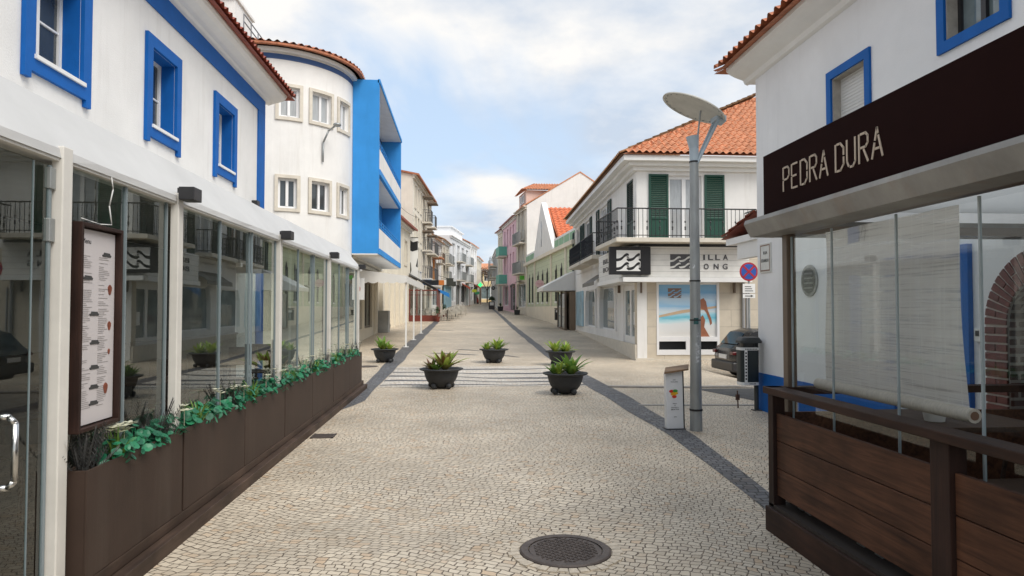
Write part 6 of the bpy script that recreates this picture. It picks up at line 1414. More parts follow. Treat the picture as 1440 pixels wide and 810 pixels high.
def curved_sticker(name, a0, a1, z0, z1, mat, rr0=.0745):
    m = MB(); k = 6
    for i in range(k):
        t0, t1 = a0+(a1-a0)*i/k, a0+(a1-a0)*(i+1)/k
        def rad(z): return .076-(.018)*(z-.28)/(zt_-.28)+.0015
        m.q(*[(lx+rad(z)*cos(t), ly+rad(z)*sin(t), z) for t, z in ((t0, z0), (t1, z0), (t1, z1), (t0, z1))])
    return m.build(name, mat, sl)
def zpx(y): return atY(982, y, ly-.07).z
for (ya_, yb_, a0, a1, mt) in ((456, 447, -2.2, -1.3, 'teal_sticker'), (474, 468, -1.7, -1.0, 'white_sticker'), (499, 482, -1.9, -1.1, 'white_sticker'), (510, 500, -1.9, -1.2, 'white_sticker'), (378, 372, -2.4, -1.9, 'white_sticker')):
    curved_sticker('sticker', a0, a1, zpx(ya_), zpx(yb_), pm(mt, {'teal_sticker': (.03, .12, .12), 'white_sticker': (.52, .54, .55)}[mt], .5, .6, 40))
# ================================================================== INFO TOTEM
g_ = G(950, 604); tx, ty = g_.x, g_.y
to = thing('advert_totem', 'slim white advertising stand with a slanted wooden top beside the street lamp', 'advert stand', (tx, ty, 0))
FT_ = Face((tx-.115, ty), (tx+.115, ty+.01)); zt2 = .745
m = MB(); m.hexa([FT_.at(0, .01, 0), FT_.at(.23, .01, 0), FT_.at(.23, .01, -.09), FT_.at(0, .01, -.09), FT_.at(0.0, zt2, -.04), FT_.at(.23, zt2+.03, -.04), FT_.at(.23, zt2+.03, -.12), FT_.at(0, zt2, -.12)]); m.build('body', pm('totem_white', (.74, .75, .76), .4, .05, 6), to, bevel=.003)
m = MB(); m.hexa([FT_.at(-.02, 0, .03), FT_.at(.25, 0, .03), FT_.at(.25, 0, -.13), FT_.at(-.02, 0, -.13), FT_.at(-.02, .012, .03), FT_.at(.25, .012, .03), FT_.at(.25, .012, -.13), FT_.at(-.02, .012, -.13)]); m.build('foot_plate', BLACKM, to)
m = MB(); m.hexa([FT_.at(.231, .01, 0), FT_.at(.246, .01, 0), FT_.at(.246, .01, -.09), FT_.at(.231, .01, -.09), FT_.at(.231, zt2+.03, -.04), FT_.at(.246, zt2+.03, -.04), FT_.at(.246, zt2+.03, -.12), FT_.at(.231, zt2+.03, -.12)]); m.build('edge_strip', BLACKM, to)
m = MB(); m.hexa([FT_.at(-.04, zt2-.01, .02), FT_.at(.30, zt2+.035, -.0), FT_.at(.42, zt2+.07, -.30), FT_.at(.08, zt2+.03, -.28), FT_.at(-.04, zt2+.012, .02), FT_.at(.30, zt2+.057, -.0), FT_.at(.42, zt2+.092, -.30), FT_.at(.08, zt2+.052, -.28)]); m.build('wooden_top', woodmat('pale_wood', (.34, .22, .13), (.2, .12, .07), 'x'), to)
def fd(z): return -.04*(z-.01)/(zt2-.01)+.0015
def tot_text(s_, z, h, wd, mat): text('lettering', s_, FT_, .115-wd/2, z, h, mat, to, fd(z)+.0, .002, width=wd)
tot_text('HIPER', .645, .010, .04, INK); tot_text('GELADARIA', .62, .010, .10, INK)
m = MB(); cols = [((.62, .02, .02), .075, .50, .026), ((.05, .32, .06), .125, .505, .026), ((.75, .38, .02), .10, .465, .030), ((.65, .05, .03), .11, .43, .024), ((.75, .5, .03), .14, .475, .018)]
for i, (c, u, z, r) in enumerate(cols):
    m = MB(); m.fpoly(FT_, [(u+r*1.35*cos(2*pi*j/12), z+r*.8*sin(2*pi*j/12)) for j in range(12)], fd(z)+.0006*i, fd(z)+.003+.0006*i); m.build('colour_spot', pm('spot_colour_%s' % 'abcde'[i], c, .5), to)
tot_text('GELADO', .492, .012, .07, TRIM)
for z, wd in ((.335, .06), (.31, .02), (.285, .10)): tot_text({.335: 'ABERTO', .31: 'DE', .285: 'SEGUNDA A'}[z], z, .009, wd, INK)
tot_text('SEXTA', .255, .016, .11, INK); tot_text('2023', .16, .009, .035, INK)
# ================================================================== LITTER BIN
bxp = atY(1053, 500, 10.5); bX, bY = bxp.x, 10.5
lb_ = thing('litter_bin', 'dark litter bin with white lettered bands on a post by the white house', 'litter bin', (bX, bY, 0))
za, zb_, zl, zu_ = atY(1053, 541, bY).z, atY(1053, 488, bY).z, atY(1053, 482, bY).z, atY(1053, 474, bY).z
def rbox(m, cx, cy, hw, hd, z0, z1, r=.05, hw2=None):
    k = 5; ring = []; hw2 = hw2 or hw
    for (sx, sy, a0) in ((1, 1, 0), (-1, 1, pi/2), (-1, -1, pi), (1, -1, 3*pi/2)):
        for i in range(k+1): a = a0+pi/2*i/k; ring.append((sx, sy, cos(a)*r, sin(a)*r))
    n_ = len(ring); b = len(m.v)
    for z, h_ in ((z0, hw), (z1, hw2)): m.v += [(cx+sx*(h_-r)+c, cy+sy*(hd-r)+s, z) for sx, sy, c, s in ring]
    m.f.append(tuple(b+i for i in reversed(range(n_)))); m.f.append(tuple(b+n_+i for i in range(n_))); m.fm += [0, 0]
    for i in range(n_): j = (i+1) % n_; m.f.append((b+i, b+j, b+n_+j, b+n_+i)); m.fm.append(0)
BINM = pm('bin_dark_green', (.012, .020, .022), .45, .1, 5)
m = MB(); rbox(m, bX-.02, bY, .145, .12, za, zb_, .06, .150); m.build('body', BINM, lb_, sm=True)
m = MB(); rbox(m, bX-.02, bY, .1, .09, zb_+.001, zl, .05); m.build('neck', BLACKM, lb_, sm=True)
m = MB(); rbox(m, bX-.0, bY, .175, .15, zl, zl+.035, .07, .175); rbox(m, bX, bY, .17, .145, zl+.036, zu_, .07, .13); m.build('lid', pm('lid_grey', (.035, .04, .043), .5), lb_, sm=True)
m = MB(); m.tube((bX+.125, bY+.02, 0), (bX+.125, bY+.02, zl), .035, n=12); m.box(bX+.06, bX+.19, bY-.04, bY+.08, 0, .012); m.build('post', pm('post_dark', (.05, .055, .055), .5), lb_, sm=True)
m = MB(); rbox(m, bX-.02, bY, .1535, .1235, zb_-.045, zb_-.002, .06, .1535); m.build('band', TRIM, lb_, sm=True)
m = MB(); rbox(m, bX-.02, bY, .1485, .1235, za+.003, za+.05, .06, .1485); m.build('band', TRIM, lb_, sm=True)
FBI = Face((bX-.165, bY-.122), (bX+.135, bY-.122)); m = MB(); m.fbox(FBI, .045, .09, za+.05, zb_-.046, -.002, .003); m.build('band', TRIM, lb_)
m = MB()
for i in range(9): z = za+.09+i*.05; m.fbox(FBI, .055, .08, z, z+.026, .0035, .0045)
for i in range(10): m.fbox(FBI, .03+i*.025, .047+i*.025, zb_-.034, zb_-.018, .0035, .0045) if 0 < i < 9 else None
for i in range(5): m.fbox(FBI, .12+i*.022, .135+i*.022, za+.02, za+.034, .0035, .0045)
m.build('band_marks', INK, lb_)['kind'] = 'stuff'
g_ = G(1038, 574); m = MB(); m.tube((g_.x, g_.y, 0), (g_.x-.01, g_.y, .28), .011, n=6); m.box(g_.x-.035, g_.x+.02, g_.y-.02, g_.y+.02, .13, .22); tag(m.build('metal_stake', pm('rusty_iron', (.10, .05, .035), .8, .4, 30)), 'short thin rusty stake in the paving beside the litter bin', 'stake')
# ================================================================== NO STOPPING SIGN
YS_ = 18.9; sx_ = atY(1053, 382, YS_).x; z_d = atY(1053, 382, YS_).z; rds = 13.6/963*YS_
ns = thing('no_stopping_sign', 'round blue and red no stopping sign with two white plates on a thin pole', 'traffic sign', (sx_, YS_, 0))
FNS = Face((sx_-1, YS_), (sx_+1, YS_))
m = MB(); m.tube((sx_+.02, YS_+.05, -.4), (sx_+.02, YS_+.05, z_d+.2), .03, n=10); m.build('pole', GALV, ns, sm=True)
RED = pm('sign_red_paint', (.42, .015, .03), .4); SBL = pm('sign_blue_paint', (.02, .09, .38), .4)
def circ(r, k=36): return [(1+r*cos(2*pi*i/k), z_d+r*sin(2*pi*i/k)) for i in range(k)]
m = MB(); m.fpoly(FNS, circ(rds), -.01, .0); di = m.build('disc', RED, ns); m = MB(); m.fpoly(FNS, circ(rds*.82), .001, .004); m.build('blue_field', SBL, di)
for a in (pi/4, -pi/4):
    c_, s_ = cos(a), sin(a); hw, hl = rds*.10, rds*.83; P = [(-hl, -hw), (hl, -hw), (hl, hw), (-hl, hw)]; m = MB(); m.fpoly(FNS, [(1+c_*x-s_*y, z_d+s_*x+c_*y) for x, y in P], .005 if a > 0 else .007, .007 if a > 0 else .009); m.build('red_bar', RED, di)
for (ya_, yb_) in ((412, 399), (419, 413.5)):
    z0, z1 = atY(1053, ya_, YS_).z, atY(1053, yb_, YS_).z; m = MB(); m.fbox(FNS, 1-.18, 1+.18, z0, z1, -.01, .0); pt = m.build('plate', TRIM, ns); m = MB()
    if ya_ < 415:
        for j in range(3): m.fbox(FNS, .88, 1.12-.03*j, z0+.05+j*.06, z0+.07+j*.06, .001, .003)
        m.build('text_lines', INK, pt)['kind'] = 'stuff'
    else:
        zz = (z0+z1)/2; m.fpoly(FNS, [(.88, zz-.012), (1.05, zz-.012), (1.05, zz-.035), (1.13, zz), (1.05, zz+.035), (1.05, zz+.012), (.88, zz+.012)], .001, .003); m.build('arrow', INK, pt)
# ================================================================== PARKED CAR
cxx, cy0, zr_ = 7.05, 17.35, -.30
car = thing('parked_car', 'black hatchback parked in the side street, half hidden by the litter bin', 'car', (cxx+1.8, cy0+.8, zr_))
BODY = pm('car_black_paint', (.012, .013, .016), .18, .1, 3, spec=.8)
W = 1.6; Lc = 3.7
prof_c = [(.10, .25), (.02, .45), (.0, .62), (.05, .84), (.16, .92), (.42, 1.27), (.75, 1.36), (1.7, 1.36), (2.35, 1.20), (2.85, .92), (3.5, .80), (3.68, .62), (3.7, .35), (3.6, .22)]
def ring_c(t):
    ins = .0 if .12 < t < .88 else .0
    out = []
    for x, z in prof_c:
        tuck = max(0, (z-.85))*.28; s = (t-.5)*2; y = cy0+W/2+s*(W/2-tuck); bulge = (1-abs(s)**4); xx = x if bulge > .5 else x+(.08 if x < 1 else -.08)
        out.append((cxx+xx, y, zr_+z*(1 if abs(s) < .9 else .985)))
    return out
m = MB(); ts = [0, .03, .12, .3, .5, .7, .88, .97, 1]; b_ = 0; n_ = len(prof_c)
for t_ in ts: m.v += ring_c(t_)
for j in range(len(ts)-1):
    for i in range(n_): i2 = (i+1) % n_; m.f.append((j*n_+i, j*n_+i2, (j+1)*n_+i2, (j+1)*n_+i)); m.fm.append(0)
m.f.append(tuple(range(n_))); m.f.append(tuple(len(m.v)-1-i for i in range(n_))); m.fm += [0, 0]
body = m.build('body', BODY, car, sm=True)
CG = pm('car_glass', (.02, .023, .026), .05, spec=1)
m = MB(); m.q((cxx+.165, cy0+.24, zr_+.96), (cxx+.165, cy0+W-.24, zr_+.96), (cxx+.39, cy0+W-.30, zr_+1.25), (cxx+.39, cy0+.30, zr_+1.25)); m.build('rear_window', CG, car)
m = MB(); m.q((cxx+.55, cy0+.045, zr_+.93), (cxx+2.5, cy0+.045, zr_+.93), (cxx+2.15, cy0+.12, zr_+1.2), (cxx+.75, cy0+.12, zr_+1.2)); m.build('side_window', CG, car)
for y in (cy0+.04, cy0+W-.30):
    m = MB(); m.box(cxx-.015, cxx+.12, y+.04, y+.24, zr_+.68, zr_+.77); m.build('tail_light', pm('tail_red', (.10, .008, .008), .2), car, bevel=.02)
m = MB(); m.box(cxx-.05, cxx+.3, cy0+.03, cy0+W-.03, zr_+.24, zr_+.50); m.build('bumper', pm('bumper_dark', (.025, .025, .027), .4), car, bevel=.04)
m = MB(); m.box(cxx-.012, cxx+.02, cy0+.54, cy0+1.06, zr_+.56, zr_+.67); pt = m.build('number_plate', TRIM, car)
for (x, y) in ((.72, .02), (2.95, .02), (.72, W-.2), (2.95, W-.2)):
    m = MB(); m.tube((cxx+x, cy0+y-.01, zr_+.29), (cxx+x, cy0+y+.19, zr_+.29), .29, n=24); wh = m.build('wheel', pm('tyre', (.02, .02, .02), .8), car); m = MB(); yy = cy0+y-.014 if y < 1 else cy0+y+.194; m.tube((cxx+x, yy, zr_+.29), (cxx+x, yy+(.003 if y < 1 else -.003), zr_+.29), .19, n=20); m.build('rim', STEEL, wh)
# ================================================================== BOWL PLANTERS
def bowl(px, py, label, kinds, seed, dia=.84):
    g = G(px, py); r = dia/2; rd = random.Random(seed); H = .41
    t = thing('bowl_planter', label, 'planter', (g.x, g.y, g.z), 'dark round bowl planters standing across the street'); c = Vector(g)
    k_ = r/.42
    P = [(0, .010), (.11, .014), (.18, .045), (.24, .10), (.285, .165), (.315, .235), (.335, .31), (.343, .352), (.385, .360), (.42, .374), (.432, .388), (.427, .40), (.40, .404), (.36, .39), (.335, .37), (.325, .35), (0, .35)]
    m = MB(); m.lathe(c, [(a*k_, b) for a, b in P], 40); o = m.build('bowl', POT, t, sm=True)
    m = MB(); m.lathe(c, [(0, .366), (.18*k_, .363), (.33*k_, .355)], 24); m.build('soil', SOIL, t)
    for i in range(4):
        a = rd.uniform(0, .6)+i*pi/2+.5; m = MB(); m.ball((c.x+0.245*k_*cos(a), c.y+0.245*k_*sin(a), c.z+.06), .058, 14, 10); m.build('foot_ball', POT, t, sm='all')
    for (ox, oy, kind, sc_) in kinds:
        m = MB(); n_ = {'agave': 19, 'small': 16, 'red': 20}[kind]
        for i in range(n_):
            f = i/n_; a = i*2.4+rd.uniform(-.2, .2); sc2 = sc_*1.45; ln = sc2*rd.uniform(.65, 1.2)*(1-.22*f); lf = .62+.85*f+rd.uniform(-.22, .2); m.blade((c.x+ox+.02*cos(a), c.y+oy+.02*sin(a), c.z+.355), a, ln, sc2*.20, lf, .25+.45*rd.random()*(1-f), 6, fold=.35)
        m.build('spiky_plant', {'agave': LEAF_Y, 'small': LEAF_G, 'red': LEAF_R}[kind], t, sm='all')
    return t
bowl(620.5, 546, 'front left dark bowl planter with reddish green spiky plants', [(.07, 0, 'red', .34), (.07, .02, 'agave', .34), (-.2, .05, 'red', .2), (-.1, -.05, 'small', .18)], 1, .86)
bowl(795, 554, 'front right dark bowl planter with a bright green spiky plant and a dark one', [(.10, 0, 'small', .34), (.14, .05, 'agave', .26), (-.12, 0, 'agave', .22), (-.2, .06, 'small', .2)], 2, .83)
bowl(541, 509.5, 'rear left dark bowl planter nearest the glass enclosure', [(-.08, 0, 'small', .34), (.14, 0, 'agave', .20), (-.05, .0, 'agave', .24)], 3, .80)
bowl(694.5, 510, 'rear middle dark bowl planter alone at the centre of the street', [(.10, 0, 'agave', .32), (-.2, 0, 'agave', .22), (-.22, .02, 'small', .18), (.12, 0, 'small', .28)], 4, .84)
bowl(788, 513.5, 'rear right dark bowl planter partly hidden behind the front right one', [(-.15, 0, 'agave', .32), (.17, 0, 'agave', .26), (.1, 0, 'small', .2)], 5, .84)
# ================================================================== LEFT RESTAURANT TERRACE farther up
MAR = pm('maroon_wood', (.17, .035, .022), .5, .2, 6); 
def gp(x, y, h=0): return gz(x, y)+h
te = thing('maroon_terrace_enclosure', 'maroon framed restaurant terrace with glass sides beyond the white canopy', 'restaurant terrace', (-2.6, 47, .75))
tx0, tx1, ty0, ty1 = -3.5, -1.6, 45.3, 50.5; tb = gp(0, 45.3)
m = MB(); m.box(tx0, tx1, ty0, ty0+.08, tb-.05, tb+.40); m.box(tx1-.08, tx1, ty0+.081, ty1, tb-.05, tb+.42); m.build('low_wall', MAR, te)
for (x, y) in ((tx0+.02, ty0), (tx0+.5, ty0), (-1.68, ty0), (-1.68, 47.8), (-1.68, 50.4)):
    m = MB(); m.box(x, x+.07, y-.01, y+.07, tb, tb+2.15); m.build('post', MAR, te)
m = MB(); m.box(tx0, tx1, ty0, ty0+.07, tb+2.0, tb+2.08); m.box(tx0, tx1, ty0+.002, ty0+.06, tb+1.72, tb+1.76); m.box(tx1-.07, tx1, ty0+.08, ty1, tb+2.0, tb+2.08); m.build('top_rail', MAR, te)
m = MB(); m.q((tx0+.5, ty0+.03, tb+.42), (tx1, ty0+.03, tb+.42), (tx1, ty0+.03, tb+1.7), (tx0+.5, ty0+.03, tb+1.7)); m.build('glass_pane', GLASS_R, te)
PLS = pm('pale_grey_plastic', (.50, .47, .41), .5, .08, 8)
pc = chair_proto('garden_chair', 'pale plastic armchair inside the maroon terrace', 'pale chairs inside the maroon terrace', PLS, PLS, True)
LI = ['pale plastic armchair inside the maroon terrace, front row, leftmost', 'pale plastic armchair inside the maroon terrace, front row, second from left', 'pale plastic armchair inside the maroon terrace, front row, third from left', 'pale plastic armchair inside the maroon terrace, front row, rightmost', 'pale plastic armchair inside the maroon terrace, back row on the left', 'pale plastic armchair inside the maroon terrace, back row on the right']
spots_in = [(-3.2, 46.0, .2), (-2.75, 46.3, .5), (-2.4, 46.0, -.4), (-1.95, 46.2, .1), (-3.0, 47.2, 2.8), (-2.3, 47.3, 3.3)]
for i, (x, y, r) in enumerate(spots_in):
    if i == 0: pc.location = (x, y, gp(x, y)); pc.rotation_euler = (0, 0, r)
    else: dup(pc, (x, y, gp(x, y)), r, LI[i], 'pale chairs inside the maroon terrace')
pc['label'] = LI[0]
for i, (x, y) in enumerate(((-2.9, 46.7), (-2.1, 46.8))): cafe_table((x, y), ['pale table inside the maroon terrace, left of two', 'pale table inside the maroon terrace, right of two'][i], 'tables inside the maroon terrace', z=gp(x, y), size=.32, mat=PLS)
rd = random.Random(11); k = 0
for row, (yy, n_) in enumerate([(45.8, 2), (47.0, 2), (48.3, 2), (49.8, 2), (51.5, 2), (53.4, 2), (55.6, 2), (58, 2)]):
    for i in range(n_):
        x = -1.35+row*.13+i*.62; dup(pc, (x, yy+rd.uniform(-.2, .2), gp(x, yy)), rd.uniform(-1, 1)+(pi/2 if i else -pi/2), '%s pale armchair of the %s row outside the maroon terrace' % (('left', 'right')[i], ('first and nearest', 'second', 'third', 'fourth', 'fifth', 'sixth', 'seventh', 'eighth and farthest')[row]), 'pale chairs outside the maroon terrace')
for i, (x, yy) in enumerate([(-1.0, 46.4), (-.75, 49.0), (-.5, 52.4), (-.1, 56.8)]): cafe_table((x, yy), ['first pale table outside the maroon terrace, nearest the camera', 'second pale table outside the maroon terrace', 'third pale table outside the maroon terrace', 'fourth pale table outside the maroon terrace, farthest up the street'][i], 'tables outside the maroon terrace', z=gp(x, yy), size=.3, mat=PLS)
for (x, y, lab) in ((-1.62, 45.0, 'dark potted shrub at the corner of the maroon terrace'), (-1.3, 52.0, 'small potted shrub among the outdoor tables')):
    t = thing('potted_shrub', lab, 'potted plant', (x, y, gp(x, y))); z = gp(x, y)
    m = MB(); m.lathe((x, y, z), [(0, 0), (.13, 0), (.18, .32), (.15, .32), (0, .3)], 14); m.build('pot', MAR, t, sm=True)
    m = MB()
    for i in range(160): a, e = rd.uniform(0, 6.28), rd.uniform(-.6, 1.4); r_ = rd.uniform(.05, .24); round_leaf(m, Vector((x+r_*cos(a)*cos(e), y+r_*sin(a)*cos(e), z+.62+r_*1.5*sin(e))), .035, Vector((cos(a), sin(a), .8)))
    m.build('foliage', BUSH, t)
aw2 = thing('black_awning', 'black sloping awning above the maroon terrace', 'awning', (-2.6, 47, 3))
def awning(par, xa, za, xb, zb_, y0, y1, mat, drop=.16):
    m = MB(); m.q((xa, y0, za), (xb, y0, zb_), (xb, y1, zb_), (xa, y1, za)); m.q((xa, y0, za-.05), (xa, y1, za-.05), (xb, y1, zb_-.05), (xb, y0, zb_-.05)); m.q((xb, y0, zb_-drop), (xb, y1, zb_-drop), (xb, y1, zb_), (xb, y0, zb_)); m.q((xa, y0, za-.05), (xb, y0, zb_-drop), (xb, y0, zb_), (xa, y0, za)); return m.build('fabric', mat, par)
awning(aw2, -3.5, 3.85, -1.6, 2.85, 45.4, 50.5, pm('black_canvas', (.02, .02, .022), .7))
m = MB(); m.tube((-3.5, 45.38, 3.9), (-1.6, 45.38, 2.87), .03, n=6); m.build('arm', BLACKM, aw2)
aw3 = thing('blue_awning', 'bright blue awning over the pavement beyond the black one', 'awning', (-1.7, 53, 3))
awning(aw3, -2.9, 3.5, -1.0, 2.75, 50.8, 54.5, pm('blue_canvas', (.02, .22, .62), .6), .3)
bs = thing('box_sign', 'dark box shop sign with an orange end above the blue awning', 'sign', (-2.3, 51, 3.6))
m = MB(); m.box(-2.9, -1.75, 51.2, 51.4, 3.35, 3.72); m.build('panel', BLK, bs); m = MB(); m.box(-1.74, -1.35, 51.2, 51.4, 3.35, 3.72); m.build('panel', pm('orange_panel', (.6, .18, .03), .5), bs)
for i, (x, y, z) in enumerate(((-1.15, 64, 4.05), (-.8, 66, 3.95))):
    t = thing('hanging_lantern', ['large dark hanging box lantern above the outdoor tables', 'smaller dark hanging box lantern beside the large one'][i], 'lantern', (x, y, z)); s_ = .32 if i == 0 else .2
    m = MB(); m.box(x-s_, x+s_, y-s_, y+s_, z-s_, z+s_); m.box(x-s_*1.1, x+s_*1.1, y-s_*1.1, y+s_*1.1, z+s_+.001, z+s_+.06); m.build('box', pm('lantern_dark', (.05, .055, .045), .6), t, bevel=.02); m = MB(); m.tube((x, y, z+s_), (x-1.2, y+.2, z+s_+.35), .02, n=5); m.build('bracket', BLACKM, t)
# shop things farther up the street on both sides
pb = thing('blue_shopfront', 'pale blue shopfront panel under the white buildings on the left', 'shopfront', (-1.3, 70, 2))
FPB = Face((-1.85, 68), (-1.25, 73.4)); m = MB(); m.fbox(FPB, 0, 4.8, 1.2, 3.9, .02, .18); m.build('panel', pm('pale_blue_panel', (.30, .50, .60), .5), pb); m = MB(); m.fbox(FPB, -.2, 5.1, 3.95, 4.5, .02, .5); m.build('fascia', TRIM, pb)
gc = thing('pharmacy_cross', 'lit green pharmacy cross sticking out from the left houses far up the street', 'sign', (2.25, 86, 4.5))
xc_, zc_ = atY(675.5, 400.5, 86).x, atY(675.5, 400.5, 86).z
FGC = Face((xc_-1, 86), (xc_+1, 86)); GLW = pm('green_glow', (.05, .85, .25), .4, emit=.7); m = MB(); m.fbox(FGC, 1-.28, 1+.28, zc_-.1, zc_+.1, -.1, .0); m.fbox(FGC, 1-.1, 1+.1, zc_+.101, zc_+.28, -.1, .0); m.fbox(FGC, 1-.1, 1+.1, zc_-.28, zc_-.101, -.1, .0); m.build('cross', GLW, gc); m = MB(); m.fbox(FGC, -.2, .72, zc_-.03, zc_+.03, -.08, -.03); m.build('bracket', BLACKM, gc)
for i, (px, py, Y, c, nm, lab) in enumerate([(735.5, 390.5, 57, (.12, .55, .05), 'green', 'green rectangular shop sign below the balconies of the gable walled house'), (667, 409, 84, (.55, .62, .05), 'lime', 'yellow green shop sign low on the left far up the street'), (671, 412, 87, (.08, .4, .2), 'sea_green', 'dark green hanging shop sign below the lit cross')]):
    p = atY(px, py, Y); t = thing('shop_sign', lab, 'sign', p); m = MB(); m.box(p.x-.28, p.x+.28, Y, Y+.08, p.z-.18, p.z+.18); m.build('panel', pm(nm+'_sign', c, .4), t); m = MB(); m.box(p.x+(.28 if px > 700 else -.7), p.x+(.7 if px > 700 else -.28), Y+.02, Y+.06, p.z+.1, p.z+.14); m.build('bracket', BLACKM, t)
p = atY(759, 399, 46); t = thing('round_pink_sign', 'round pale pink shop sign projecting from the green boarded building', 'sign', p)
F_ = Face((p.x-1, 46), (p.x+1, 46)); m = MB(); m.fpoly(F_, [(1+.30*cos(2*pi*i/28), p.z+.27*sin(2*pi*i/28)) for i in range(28)], -.06, 0); di = m.build('disc', pm('pale_pink', (.74, .50, .52), .5), t); text('lettering', 'GELADOS', F_, .82, p.z-.04, .07, pm('pink_letter', (.5, .08, .14), .5), di, .001, .004, width=.36); m = MB(); m.box(p.x+.3, p.x+.62, 46.0, 46.04, p.z-.02, p.z+.02); m.build('bracket', BLACKM, t)
p = atY(768, 403, 44); t = thing('small_black_awning', 'small black awning beside the round pink sign', 'awning', p); m = MB(); m.q((p.x-.35, 43.6, p.z-.14), (p.x+.35, 43.6, p.z+.12), (p.x+.35, 45.4, p.z+.12), (p.x-.35, 45.4, p.z-.14)); m.q((p.x-.35, 43.6, p.z-.26), (p.x+.35, 43.6, p.z+.0), (p.x+.35, 43.6, p.z+.12), (p.x-.35, 43.6, p.z-.14)); m.build('fabric', BLK, t)
p = atY(729, 398.5, 57.5); t = thing('dark_awning', 'dark curved awning over the door of the gable walled house', 'awning', p); m = MB()
for i in range(5): a0, a1 = pi/2*i/5, pi/2*(i+1)/5; m.q((5.0-.9*sin(a0), 57, p.z-.3+.5*cos(a0)), (5.0-.9*sin(a1), 57, p.z-.3+.5*cos(a1)), (5.0-.9*sin(a1), 59.4, p.z-.3+.5*cos(a1)), (5.0-.9*sin(a0), 59.4, p.z-.3+.5*cos(a0)))
m.build('fabric', pm('dark_canvas', (.05, .045, .04), .8), t)
p = atY(693.8, 405, 74); t = thing('round_black_sign', 'small round black sign on the white building far up on the right', 'sign', p); F_ = Face((p.x-1, 74), (p.x+1, 74)); m = MB(); m.fpoly(F_, [(1+.2*cos(2*pi*i/20), p.z+.2*sin(2*pi*i/20)) for i in range(20)], -.05, 0); di = m.build('disc', BLK, t); m = MB(); m.fbox(F_, .9, 1.1, p.z-.03, p.z+.03, .001, .005); m.build('white_bar', TRIM, di); m = MB(); m.box(p.x+.2, p.x+.5, 74, 74.03, p.z-.02, p.z+.02); m.build('bracket', BLACKM, t)
# planter box with dark bush, smaller pots, bin
t = thing('bush_planter', 'dark square planter with clipped bush and white notice far up the right pavement', 'planter', (3.05, 71, gp(3, 71))); x, y, z = 3.05, 71, gp(3, 71)
m = MB(); m.box(x-.3, x+.3, y-.3, y+.3, z, z+.82); m.build('box', pm('planter_dark', (.06, .055, .055), .6), t, bevel=.02); m = MB(); m.box(x-.2, x+.2, y-.32, y-.302, z+.4, z+.72); m.build('notice', TRIM, t)
m = MB()
for i in range(420): a, e = rd.uniform(0, 6.28), rd.uniform(-.3, 1.5); r_ = rd.uniform(.15, .42); round_leaf(m, Vector((x+r_*cos(a)*cos(e), y+r_*sin(a)*cos(e), z+1.0+r_*.8*sin(e))), .05, Vector((cos(a), sin(a), .8)))
m.build('foliage', BUSH, t)
for (x, y, h_, w_, lab) in ((3.65, 65.5, .45, .22, 'low dark pot with an upright shrub against the pink house'), (4.5, 56.2, .42, .2, 'small dark square planter at the foot of the gable walled house')):
    t = thing('street_planter', lab, 'planter', (x, y, gp(x, y))); z = gp(x, y); m = MB(); m.hexa([(x-w_, y-w_, z), (x+w_, y-w_, z), (x+w_, y+w_, z), (x-w_, y+w_, z), (x-w_*1.2, y-w_*1.2, z+h_), (x+w_*1.2, y-w_*1.2, z+h_), (x+w_*1.2, y+w_*1.2, z+h_), (x-w_*1.2, y+w_*1.2, z+h_)]); m.build('box', POT, t)
    m = MB()
    for i in range(60 if h_ > .43 else 20): m.blade((x, y, z+h_), rd.uniform(0, 6.28), rd.uniform(.15, .4), .05, rd.uniform(.7, 1.5), .4, 3)
    m.build('foliage', BUSH, t)
x, y = atY(788.5, 458, 40.2).x-.15, 40.2; z = gp(x, y)
t = thing('street_bin', 'black rectangular litter bin on a leg beside the brown shopfront posts', 'litter bin', (x, y, z)); m = MB(); m.box(x-.2, x+.16, y-.15, y+.15, z+.32, z+.95); m.box(x-.22, x+.18, y-.17, y+.17, z+.97, z+1.02); m.build('body', BLK, t, bevel=.02); m = MB(); m.box(x+.162, x+.2, y-.03, y+.03, z-.02, z+1.0); m.build('post', BLACKM, t)
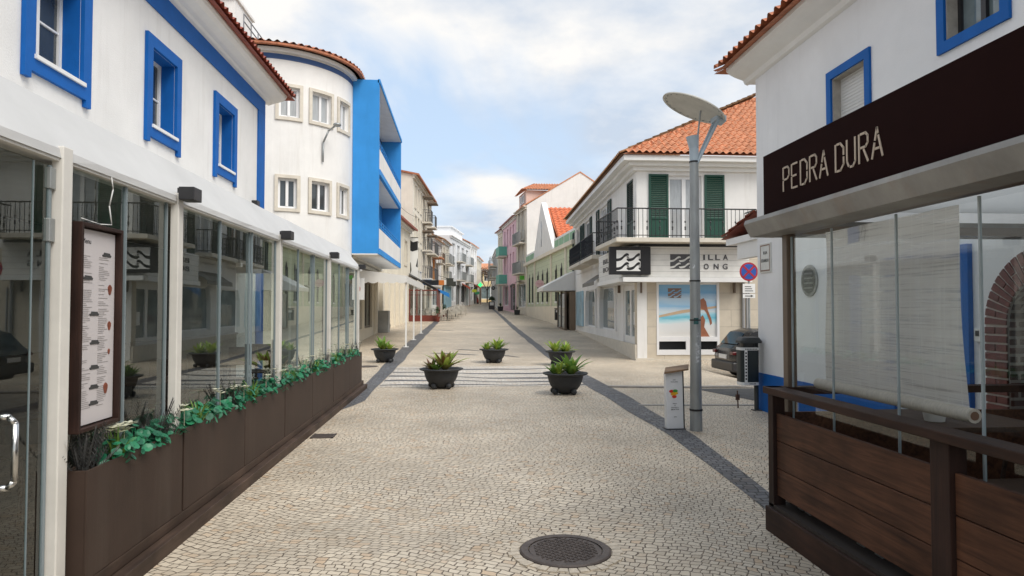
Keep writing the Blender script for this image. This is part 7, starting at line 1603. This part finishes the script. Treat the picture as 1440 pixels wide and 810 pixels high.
m = MB(); m.box(x-.16, x+.12, y-.156, y-.151, z+.78, z+.9); m.build('plate', TRIM, t)
# red car and red awnings at the top of the street
rc = thing('red_car', 'small red car standing across the top of the street', 'car', (1.3, 97, gp(1, 97))); x, y, z = 1.35, 95, gp(1, 95)
RC = pm('car_red_paint', (.38, .05, .03), .3)
m = MB()
pf_ = [(-.9, .2), (.9, .2), (.92, .55), (.85, .8), (.6, 1.3), (.4, 1.38), (-.4, 1.38), (-.6, 1.3), (-.85, .8), (-.92, .55)]
F_ = Face((x, y), (x+1, y)); m.fpoly(F_, pf_ and [(a, z+b) for a, b in pf_], -3.6, 0); m.build('body', RC, rc, bevel=.05); m = MB(); m.fpoly(F_, [(-.62, z+.85), (.62, z+.85), (.48, z+1.25), (-.48, z+1.25)], .002, .01); m.build('rear_window', CG, rc)
for s_ in (-1, 1):
    m = MB(); m.tube((x+s_*.72, y+.3, z+.28), (x+s_*.92, y+.3, z+.28), .28, n=16); m.build('wheel', MATS['tyre'], rc); m = MB(); m.box(x+s_*.78-.08, x+s_*.78+.08, y-.012, y+.02, z+.62, z+.8); m.build('tail_light', MATS['tail_red'], rc)
for i, (x, y, lab) in enumerate([(.45, 82, 'red brown shop awning low on the left far up the street'), (2.0, 92, 'second red brown shop awning just left of the lit pharmacy cross')]):
    t = thing('red_awning', lab, 'awning', (x, y, gp(x, y)+2.3)); zz = gp(x, y)+2.3; awning(t, x-.5, zz+.5, x+.5, zz, y, y+4, pm('red_canvas', (.42, .09, .05), .7), .3)
    m = MB(); m.tube((x+.45, y+.1, gp(x, y)), (x+.45, y+.1, zz), .03, n=6); m.build('pole', MAR, t)
# thin overhead cable across the street
ca = MB(); A_, B_ = Vector((-3.2, 50, 8.2)), Vector((-3.85, 32.7, 7.6)); pts = [A_.lerp(B_, i/12)+Vector((0, 0, -.35*sin(pi*i/12))) for i in range(13)]; ca.path([tuple(p) for p in pts], .012, 5); tag(ca.build('overhead_cable', BLACKM), 'thin dark cable strung between the blue tower and the cream apartments', 'cable')
